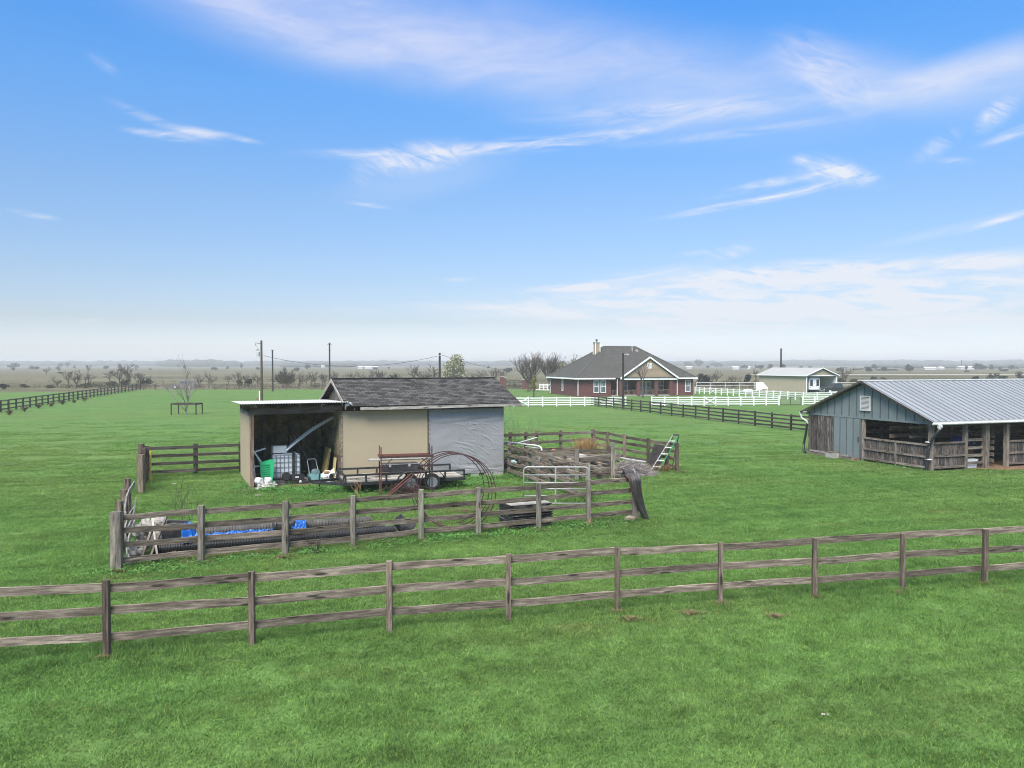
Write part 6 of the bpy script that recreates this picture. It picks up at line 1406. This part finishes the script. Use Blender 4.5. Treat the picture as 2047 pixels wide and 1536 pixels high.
# big bare pear trees by the entry gate
bare_tree('bare_pear_tree', 'large bare vase shaped tree beside the iron star gate', XD(1056, 154), PH(1056, 702, 154), 11, limbs=17, fan=.66, lev=3, nch=6, trunk_h=.2, r=.22, minr=.023, up=.13, spread=.42, mt='bark', mc='twig')
bare_tree('bare_pear_tree', 'large bare vase shaped tree rising behind the left end of the house roof', XD(1098, 172), PH(1098, 700, 172), 12, limbs=18, fan=.64, lev=3, nch=6, trunk_h=.2, r=.24, minr=.025, up=.13, spread=.42)
leafy('budding_pear_tree', 'round pale green budding tree behind the shed roof', XD(908, 190), 3.1, 3.1, PH(908, 710, 190), 4200, 13, 'pale_bud_leaf', .2, .03, lumps=34, trunk_mat='bark_pale')
leafy('budding_shrub_tree', 'slim yellow green young tree in front of the white fence corner', XD(1067, 128), .72, .72, 3.4, 700, 14, 'yellow_leaf', .09, .25)
for k, (px, yt, d, sx) in enumerate(((1132, 712, 182, 2.2), (1150, 707, 186, 2.6), (1166, 712, 184, 1.9))):
    bare_tree('budding_tree', ('pale budding tree left of the house chimney, left one', 'pale budding tree behind the house roof, tallest of three', 'pale budding tree nearest the house chimney')[k], XD(px, d), PH(px, yt, d), 20 + k, limbs=11, fan=.6, lev=3, nch=4, r=.2, minr=.025, mc='bark_pale', leaf='pale_bud_leaf', nleaf=2600, leafs=.18)
bare_tree('bare_yard_tree', 'slim bare tree standing in front of the house porch', XD(1285, 124), PH(1285, 720, 124), 31, limbs=6, fan=.5, lev=3, nch=4, trunk_h=.42, r=.12, minr=.017, mc='twig', up=.03, spread=.7)
# tree in its wooden guard
gt = XD(371, 84); bare_tree('guarded_tree', 'bare many stemmed tree inside a low wooden guard', gt, PH(371, 709, 84), 32, limbs=6, fan=.55, lev=3, nch=4, trunk_h=.05, r=.09, minr=.014, mt='bark_pale', mc='bark_pale', up=.07, spread=.5)
gd = thing('tree_guard', 'low dark wooden guard frame round the bare many stemmed tree', 'guard', gt)
cn = [(-1.25, -.7), (1.35, -.75), (1.45, .7), (-1.1, .75)]
for x, y in cn: board('post', (x, y, -.05), (x, y, 1.2), .1, .1, M['dark_wood'], gd, seg=2)
for i in range(4): (x0, y0), (x1, y1) = cn[i], cn[(i + 1) % 4]; board('rail', (x0, y0, 1.12), (x1, y1, 1.12), .16, .05, M['dark_wood'], gd, seg=2)
# saplings in and near the pen
def sapling(label, loc, h, seed, n=6, mat='twig', name='bare_sapling', fan=.5):
    return bare_tree(name, label, loc, h, seed, limbs=n, fan=fan, lev=2, nch=4, trunk_h=.02, r=.018, minr=.0042, mt=mat, mc=mat, up=.05, spread=.6, cat='sapling', wob=.2)
sapling('wispy bare sapling growing behind the left pen rails', XD(370, 24.0), PH(372, 950, 24.0), 41, 7, 'twig_dark', fan=.35)
sapling('bare twiggy sapling standing in the junk pen beside the shed', XD(1058, 42.6), PH(1060, 814, 42.6), 42, 7, 'twig', fan=.3)
sapling('arching bare twigs growing out by the right corner of the shed', SH(11.9, .8), 3.4, 43, 6, 'twig', fan=.95)
sapling('small pale dead weed in front of the trailer', XD(718, 31.4), .75, 44, 4, 'dead_grass', 'dead_weed', .5)
sapling('dry dead weed standing against the pen fence rails', XD(630, 22.15), .62, 45, 9, 'twig_dark', 'dead_weed', .9)
sapling('dry dead weed by the second pen post from the right', XD(1178, 26.0), .3, 46, 7, 'dead_grass', 'dead_weed', 1.0)
# brown shrubs along the left fence
for k, (px, py, s) in enumerate(((19, 830.5, .62), (49, 824, .8), (77.6, 817, .66), (103, 813, .66), (125, 809.5, .62), (148, 806, .56), (168.7, 803, .72))):
    p = G(px, py); root = bare_tree('brown_shrub', ('sparse green brown shrub nearest the left edge by the dark fence', 'tallest orange brown shrub in the row by the dark fence', 'orange brown shrub, third in the row by the dark fence', 'dark brown shrub in the middle of the row by the dark fence', 'wide low brown shrub in the row by the dark fence', 'small low shrub near the far end of the row', 'farthest shrub of the row by the dark fence')[k], p, s * 1.15, 60 + k, limbs=9, fan=.8, lev=2, nch=4, trunk_h=.06, r=.03, minr=.012, mc='twig_dark', leaf='brown_leaf' if k % 3 else 'red_brown_leaf', nleaf=260, leafs=.055, group='shrubs along the field fence', cat='shrub')
# brush line on the far property edge: individual bare trees and cedars
BR = [(137, 741, 176, 0), (153, 735, 177, 0), (219, 738, 188, 0), (239, 722, 190, 0), (256, 732, 191, 0), (276, 744, 186, 0), (300, 750, 186, 0), (398, 745, 182, 0), (417, 741, 176, 0), (424, 750, 178, 0), (476, 742, 184, 0), (490, 747, 182, 0), (566, 737, 180, 1), (578, 742, 184, 1), (598, 741, 184, 0), (612, 744, 186, 0), (622, 741, 186, 0), (645, 744, 186, 0),
      (668, 741, 190, 0), (686, 748, 190, 0), (706, 742, 192, 0), (725, 740, 190, 0), (745, 738, 190, 0), (760, 737, 192, 0), (828, 729, 195, 0), (845, 729, 195, 0), (868, 726, 196, 0), (950, 742, 200, 0), (966, 738, 205, 0), (989, 734, 190, 0), (1006, 737, 188, 0), (1432, 738, 215, 0), (1511, 735, 200, 0), (1691, 732, 222, 0), (1682, 740, 225, 0), (1462, 752, 215, 0), (176, 728, 385, 2), (93, 731, 400, 2)]
_b = random.Random(44)
for _ in range(26): BR.append((_b.choice((_b.uniform(60, 330), _b.uniform(400, 780), _b.uniform(560, 1010))), _b.uniform(743, 754), _b.uniform(178, 215), 0))
for _ in range(8): BR.append((_b.uniform(1395, 1520), _b.uniform(745, 756), _b.uniform(205, 240), 0))
kinds = {}
labs = ['bare tree in the brush line beyond the far fence', 'dense dark bare thicket tree beyond the far fence', 'bare tree standing alone out in the hazy pasture']
for k, (px, yt, d, kd) in enumerate(BR):
    h = PH(px, yt, d); v = k % 6 if kd != 1 else 6
    if v not in kinds:
        rr = random.Random(100 + v); kinds[v] = (bare_tree('bare_tree', labs[kd], XD(px, d), h, 100 + v, limbs=(5, 7, 4, 6, 8, 5, 16)[v], fan=(.5, .6, .35, .7, .5, .8, .9)[v], lev=3, nch=4 if v < 6 else 5, trunk_h=(.3, .2, .35, .25, .15, .3, .08)[v], r=.14, minr=.028, mc='twig_dark' if v in (1, 3, 6) else 'twig', mt='bark', up=.04, spread=.6, group='bare trees beyond the fields', wob=.16), h)
    else:
        src, h0 = kinds[v]; copy_thing(src, XD(px, d), k * 1.3, labs[kd], 'bare trees beyond the fields', h / h0)
SH_ = [(168, 765, 176, 4.2, 'scrub_leaf', 2.2), (100, 773, 176, 2.0, 'scrub_leaf', 1.2), (225, 762, 186, 3.0, 'scrub_leaf', 2.6), (250, 757, 188, 3.6, 'scrub_leaf', 3.0), (290, 757, 184, 3.6, 'cedar_leaf', 2.4), (48, 770, 180, 1.8, 'scrub_leaf', 1.0), (497, 754, 180, 2.0, 'cedar_leaf', 2.7), (478, 759, 181, 2.2, 'scrub_leaf', 1.8), (568, 752, 178, 4.0, 'scrub_leaf', 2.9), (633, 765, 182, 2.6, 'scrub_leaf', 1.2), (784, 743, 190, 3.2, 'cedar_leaf', 3.3),
       (1403, 747, 205, 2.4, 'cedar_leaf', 3.0), (1413, 750, 206, 2.4, 'cedar_leaf', 2.5), (1495, 746, 200, 2.4, 'cedar_leaf', 3.2), (1440, 764, 205, 4.5, 'scrub_leaf', 1.4), (1470, 765, 205, 5.0, 'scrub_leaf', 1.4), (1420, 762, 206, 4.5, 'scrub_leaf', 1.8), (1683, 756, 222, 3.4, 'scrub_leaf', 1.6), (1708, 758, 222, 3.6, 'scrub_leaf', 1.4), (1948, 752, 255, 3.0, 'cedar_leaf', 3.0), (1986, 744, 260, 4.8, 'cedar_leaf', 4.2), (2004, 752, 262, 4.0, 'cedar_leaf', 2.6), (2040, 743, 270, 4.0, 'hazy_leaf', 4.4), (1747, 753, 275, 2.6, 'scrub_leaf', 1.6), (1765, 757, 275, 3.0, 'scrub_leaf', 1.0), (6, 768, 168, 2.8, 'cedar_leaf', 1.6)]
for k, (px, yt, d, w_, mt, hh) in enumerate(SH_):
    h = max(.7, PH(px, yt, d)); nm = 'cedar_tree' if mt == 'cedar_leaf' else 'wild_shrub'
    leafy(nm, {'cedar_leaf': 'dark green cedar standing out in the brush at the pasture edge', 'scrub_leaf': 'brown scrubby bush low in the brush line', 'hazy_leaf': 'gray hazy tree at the right edge above the barn roof'}[mt], XD(px, d), w_ / 2, w_ / 2, h, 620, 200 + k, mt, .13, .06, cat='shrub' if nm[0] == 'w' else 'tree', group={'cedar_leaf': 'cedars at the pasture edge', 'scrub_leaf': 'bushes in the brush line'}.get(mt), lumps=8)
FAR = [(27.5, 726.5, 850, 12.0), (69, 731.5, 720, 8.5), (121, 726, 1100, 9), (135, 725, 1100, 9), (272, 737, 700, 3), (300, 737, 700, 3.2), (122, 745, 430, 4), (118, 738, 600, 2.2), (140, 744, 430, 3.0), (1489, 731, 800, 10), (1520.5, 730, 800, 8), (1397, 720, 1300, 22), (1375, 724, 1400, 20), (1430, 726, 1400, 26), (1760, 739, 640, 8), (1772, 739.5, 640, 8), (1786, 740, 640, 7), (1709, 738, 700, 6), (1722, 737, 750, 8), (1807, 736, 900, 6), (1824, 739, 700, 3), (1836, 735, 950, 6), (1955, 727, 700, 9), (1968, 733, 760, 8), (2007, 738, 560, 6), (1932, 744, 520, 4), (1985, 733, 900, 9), (2025, 735, 900, 10), (1690, 736, 1000, 8)]
_f = random.Random(71)
for _ in range(46):
    d = _f.uniform(480, 1000); h = _f.uniform(2.2, 5.5); px = _f.choice((_f.uniform(0, 500), _f.uniform(500, 1020), _f.uniform(1400, 2047), _f.uniform(1680, 2047)))
    FAR.append((px, HOR + (CAM_H - h) * F_PX / d, d, _f.uniform(2.5, 7)))
for k, (px, yt, d, w_) in enumerate(FAR):
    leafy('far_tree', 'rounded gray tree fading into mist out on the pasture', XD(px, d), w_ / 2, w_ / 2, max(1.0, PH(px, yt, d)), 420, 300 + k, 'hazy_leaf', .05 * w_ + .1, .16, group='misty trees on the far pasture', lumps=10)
# misty woods along the horizon: one mass
rg = random.Random(9); q = MB()
def woods(px0, px1, d, ztop, n, depth, r0):
    d *= 1.25; ztop = CAM_H + (ztop - CAM_H) * 1.25; r0 *= 1.25
    for _ in range(n):
        px = rg.uniform(px0, px1); dd = d + rg.uniform(0, depth); h = ztop * rg.uniform(.72, 1.0) * (1 + .18 * mnoise.noise((px * .012, d * .01, 1))); r_ = r0 * rg.uniform(.7, 1.4); p = XD(px, dd)
        q.blob((p.x, p.y, h * .48), (r_, r_, h * .52), rg.random() * 50, 7, .55)
woods(-500, 700, 1450, 11.5, 330, 300, 17); woods(250, 1100, 1550, 11.8, 280, 300, 18); woods(1000, 2600, 1500, 12.2, 420, 300, 18); woods(1560, 2300, 1750, 15, 300, 300, 24); woods(330, 470, 1200, 12.2, 50, 80, 11); woods(560, 700, 1000, 7.4, 40, 120, 9); woods(-600, 2700, 1850, 13.2, 600, 500, 26)
woods(1740, 2200, 850, 5, 60, 100, 8)
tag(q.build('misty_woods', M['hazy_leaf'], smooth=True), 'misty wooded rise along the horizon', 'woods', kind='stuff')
# far farm buildings
fr_ = random.Random(3)
for k, (px, d, w_, h) in enumerate(((722, 900, 9, 2.6), (737, 900, 14, 3.4), (751, 950, 8, 2.4), (646, 1200, 8, 3), (1469, 760, 9, 3.0), (1493, 800, 10, 2.8), (1858, 720, 14, 2.6), (1922, 760, 10, 3.4), (1938, 780, 12, 3.0), (1377, 900, 9, 3.0), (1879, 780, 8, 2.6))):
    r_ = thing('far_farm_building', 'small white farm building out in the mist', 'building', XD(px, d), fr_.uniform(-.3, .3), 'white farm buildings in the mist')
    q = MB(); w_ *= .62; h *= .7; q.ext(-w_ / 2, w_ / 2, -3, 3, 0, h); q.build('wall', M['dull_trim'], r_); q = MB(); q.prism([(-3.4, h), (3.4, h), (0, h + .9)], -w_ / 2 - .3, w_ / 2 + .3, lambda u, v, k_: (k_, u, v)); q.build('roof', M['white_steel'], r_)
q = MB(); q.add([(120, 396, 0), (330, 402, 0), (330, 416, 0), (120, 408, 0)], [(0, 1, 2, 3)]); tag(q.build('road', M['gravel']), 'pale gravel road crossing the far pasture', 'road', kind='structure')
wt = thing('water_tower_mast', 'slim far mast rising from the misty trees', 'mast', XD(1922, 800)); q = MB(); q.tube([(0, 0, 0), (0, 0, 9)], .35, 5); q.build('shaft', M['bark'], wt); q = MB(); q.tube([(-.9, 0, 8.2), (.9, 0, 8.2)], .2, 4); q.build('crossbar', M['bark'], wt)

# ------------------------------------------------------------------ weeds, straw, grass
rg = random.Random(15)
leafmat('weed_leaf', (.05, .155, .035), (.105, .24, .06))
q = MB()
def weeds(cx, cy_, sx, sy, n, h, rz=R(16)):
    ca, sa = math.cos(rz), math.sin(rz)
    for _ in range(n):
        x, y = rg.gauss(0, .5) * sx, rg.gauss(0, .5) * sy; hh = h * rg.uniform(.25, 1.0) * max(.3, 1 + 1.2 * mnoise.noise((x * 1.7, y * 1.7, cx)))
        p = Vector((cx + x * ca - y * sa, cy_ + x * sa + y * ca, hh)); n1 = Vector((rg.gauss(0, 1), rg.gauss(0, 1), rg.gauss(0, .35))).normalized(); n2 = n1.cross(Vector((rg.gauss(0, .3), rg.gauss(0, .3), 1))).normalized(); s_ = rg.uniform(.014, .032)
        if any(inside(pl, p.x, p.y) for pl in NO_GRASS[:3]): continue
        q.quad(p - n1 * s_, p + n2 * s_ * .7, p + n1 * s_, p - n2 * s_ * .7)
weeds(-7.2, 33.3, 3.2, .9, 5200, .2); weeds(-5.4, 34.2, 4.4, 1.2, 7000, .2); weeds(-2.6, 35.0, 2.2, 1.0, 3600, .2); weeds(-9.6, 33.6, 1.8, .5, 2200, .16); weeds(-11.4, 34.0, .7, .8, 900, .14); weeds(-1.2, 37.0, 2.0, .5, 1600, .16)
weeds(-6.6, 22.0, 4.0, .5, 2600, .13, R(20)); weeds(-1.6, 24.3, 3.6, .55, 3200, .12, R(20)); weeds(2.6, 26.0, 2.0, .5, 1200, .11, R(20)); weeds(-9.4, 20.4, 1.6, .4, 900, .12, R(20)); weeds(.8, 36.6, .8, 2.4, 900, .16); weeds(3, 36.2, 1.4, .5, 900, .15)
weeds(20.2, 40.6, 2.6, .5, 900, .1, R(110))
tag(q.build('weeds', M['weed_leaf']), 'bright green weeds round the trailer and along the pen fence', 'weeds', kind='stuff')
M['straw'] = plain('dead_straw', (.15, .112, .062), .95, var=.5, scale=9, spec=.1)
q = MB()
for x, y in ((-.06, 25.8), (3.3, 26.3), (-6.3, 21.7)): STRAW.append((x, y, .35))
for p in pen_pts: STRAW.append((p.x + .1, p.y - .12, .22))
for _ in range(6):
    t = rg.random(); p = near_pts[5].lerp(near_pts[-6], t); STRAW.append((p.x, p.y - rg.uniform(.1, .5), rg.uniform(.12, .3)))
STRAW += [(-8.6, 12.6, .3), (12.3, 16.6, .2), (5.5, 16.6, .25), (-11.0, 33.3, .5), (-10.7, 33.8, .4), (-1.7, 28.6, .9), (-3.2, 29.2, .7), (8.3, 39.0, .6), (7.0, 38.9, .5), (4.2, 39.0, .5)]
for x, y, s in STRAW:
    for _ in range(int(300 * s)):
        a = rg.uniform(0, 6.283); r_ = abs(rg.gauss(0, .5)) * s; p = Vector((x + math.cos(a) * r_ * 1.3, y + math.sin(a) * r_ * .8, rg.uniform(.03, .085))); b_ = rg.uniform(0, 6.283); l = rg.uniform(.03, .09); v = Vector((math.cos(b_), math.sin(b_), rg.uniform(-.3, .3))) * l; w_ = Vector((-v.y, v.x, 0)).normalized() * .006
        q.quad(p - v - w_, p - v + w_, p + v + w_, p + v - w_)
tag(q.build('dead_straw', M['straw']), 'scattered dead brown straw at the feet of the posts', 'straw', kind='stuff')
# small litter
for k, (px, py, s) in enumerate(((1646, 1436, .022), (1807, 938, .05), (516, 994, .05), (350, 971, .05))):
    p = G(px, py); q = MB()
    for j in range(4): q.blob((rg.gauss(0, s), rg.gauss(0, s), s * .6 + .02), (s * .7, s * .6, s * .6), j + k * 9, 7, .6)
    tag(q.build('mushroom_clump' if k == 0 else 'paper_scrap', M['pale_wood'], loc=(p.x, p.y, .03)), ('small white mushroom clump alone in the near grass', 'white scrap in the grass before the blue barn', 'pale litter on the grass before the bay', 'white litter scrap in the grass of the pen')[k], 'mushroom' if k == 0 else 'litter')

q = MB()
def scrub(px0, px1, d0_, d1_, n, h):
    for _ in range(n):
        px = rg.uniform(px0, px1); dd = rg.uniform(d0_, d1_); dn = mnoise.noise((px * .03, dd * .06, 4.0))
        if dn < -.1 and rg.random() < .8: continue
        p = XD(px, dd, h * rg.random() * (.5 + max(0, dn) * 1.6)); n1 = Vector((rg.gauss(0, 1), rg.gauss(0, 1), rg.gauss(0, .8))).normalized(); n2 = n1.cross(Vector((.3, .6, .7))).normalized(); s_ = rg.uniform(.06, .17)
        q.quad(p - n1 * s_, p + n2 * s_ * .6, p + n1 * s_, p - n2 * s_ * .6)
scrub(-300, 1060, 168.5, 186, 9000, .9); scrub(140, 320, 172, 190, 2500, 1.5); scrub(1390, 1530, 176, 215, 3500, 1.1); scrub(1670, 2200, 180, 235, 4500, 1.0); scrub(-300, 2300, 190, 330, 6000, .6)
tag(q.build('scrub', M['scrub_leaf']), 'low brown brush along the edge of the dry pasture', 'brush', kind='stuff')
rg = random.Random(33)
for x, y, s in TUFTS:
    if 8 < y < 75 and rg.random() < .9: put(x + rg.gauss(0, .08), y + rg.gauss(0, .08), rg.uniform(.55, .9) * (1 if y < 30 else 1.3), True)
me = bpy.data.meshes.new('grass'); me.from_pydata(vs, [], fs); me.materials.append(M['blade'])
def attr(nm, typ, data, key):
    a = me.attributes.new(nm, typ, 'POINT'); a.data.foreach_set(key, np.array(data, dtype=np.float32 if typ != 'INT' else np.int32).ravel())
attr('variant', 'INT', var, 'value'); attr('tone', 'FLOAT', tone, 'value'); attr('rot', 'FLOAT_VECTOR', rot, 'vector'); attr('scl', 'FLOAT_VECTOR', scl, 'vector')
go = bpy.data.objects.new('grass', me); COL.objects.link(go); tag(go, 'short green grass blades of the near lawn', 'grass', kind='stuff')
ng = bpy.data.node_groups.new('grass_scatter', 'GeometryNodeTree'); ng.interface.new_socket('Geometry', in_out='INPUT', socket_type='NodeSocketGeometry'); ng.interface.new_socket('Geometry', in_out='OUTPUT', socket_type='NodeSocketGeometry')
gi, gout = ng.nodes.new('NodeGroupInput'), ng.nodes.new('NodeGroupOutput'); jn = ng.nodes.new('GeometryNodeJoinGeometry'); LK = ng.links.new
na = ng.nodes.new('GeometryNodeInputNamedAttribute'); na.data_type = 'INT'; na.inputs[0].default_value = 'variant'
nr = ng.nodes.new('GeometryNodeInputNamedAttribute'); nr.data_type = 'FLOAT_VECTOR'; nr.inputs[0].default_value = 'rot'
nsn = ng.nodes.new('GeometryNodeInputNamedAttribute'); nsn.data_type = 'FLOAT_VECTOR'; nsn.inputs[0].default_value = 'scl'
er = ng.nodes.new('FunctionNodeEulerToRotation'); LK([o_ for o_ in nr.outputs if o_.enabled][0], er.inputs[0])
def sel(k):
    c = ng.nodes.new('FunctionNodeCompare'); c.data_type = 'INT'; c.operation = 'EQUAL'
    ins = [s for s in c.inputs if s.enabled]; LK([o_ for o_ in na.outputs if o_.enabled][0], ins[0]); ins[1].default_value = k
    s = ng.nodes.new('GeometryNodeSeparateGeometry'); s.domain = 'POINT'; LK(gi.outputs[0], s.inputs[0]); LK(c.outputs[0], s.inputs[1]); return s.outputs[0]
for k in range(NV):
    mp = ng.nodes.new('GeometryNodeMeshToPoints'); LK(sel(100 + k), mp.inputs[0])
    ip_ = ng.nodes.new('GeometryNodeInstanceOnPoints'); LK(mp.outputs[0], ip_.inputs['Points']); LK(sel(k), ip_.inputs['Instance']); LK(er.outputs[0], ip_.inputs['Rotation']); LK([o_ for o_ in nsn.outputs if o_.enabled][0], ip_.inputs['Scale']); LK(ip_.outputs[0], jn.inputs[0])
LK(jn.outputs[0], gout.inputs[0])
md = go.modifiers.new('scatter', 'NODES'); md.node_group = ng
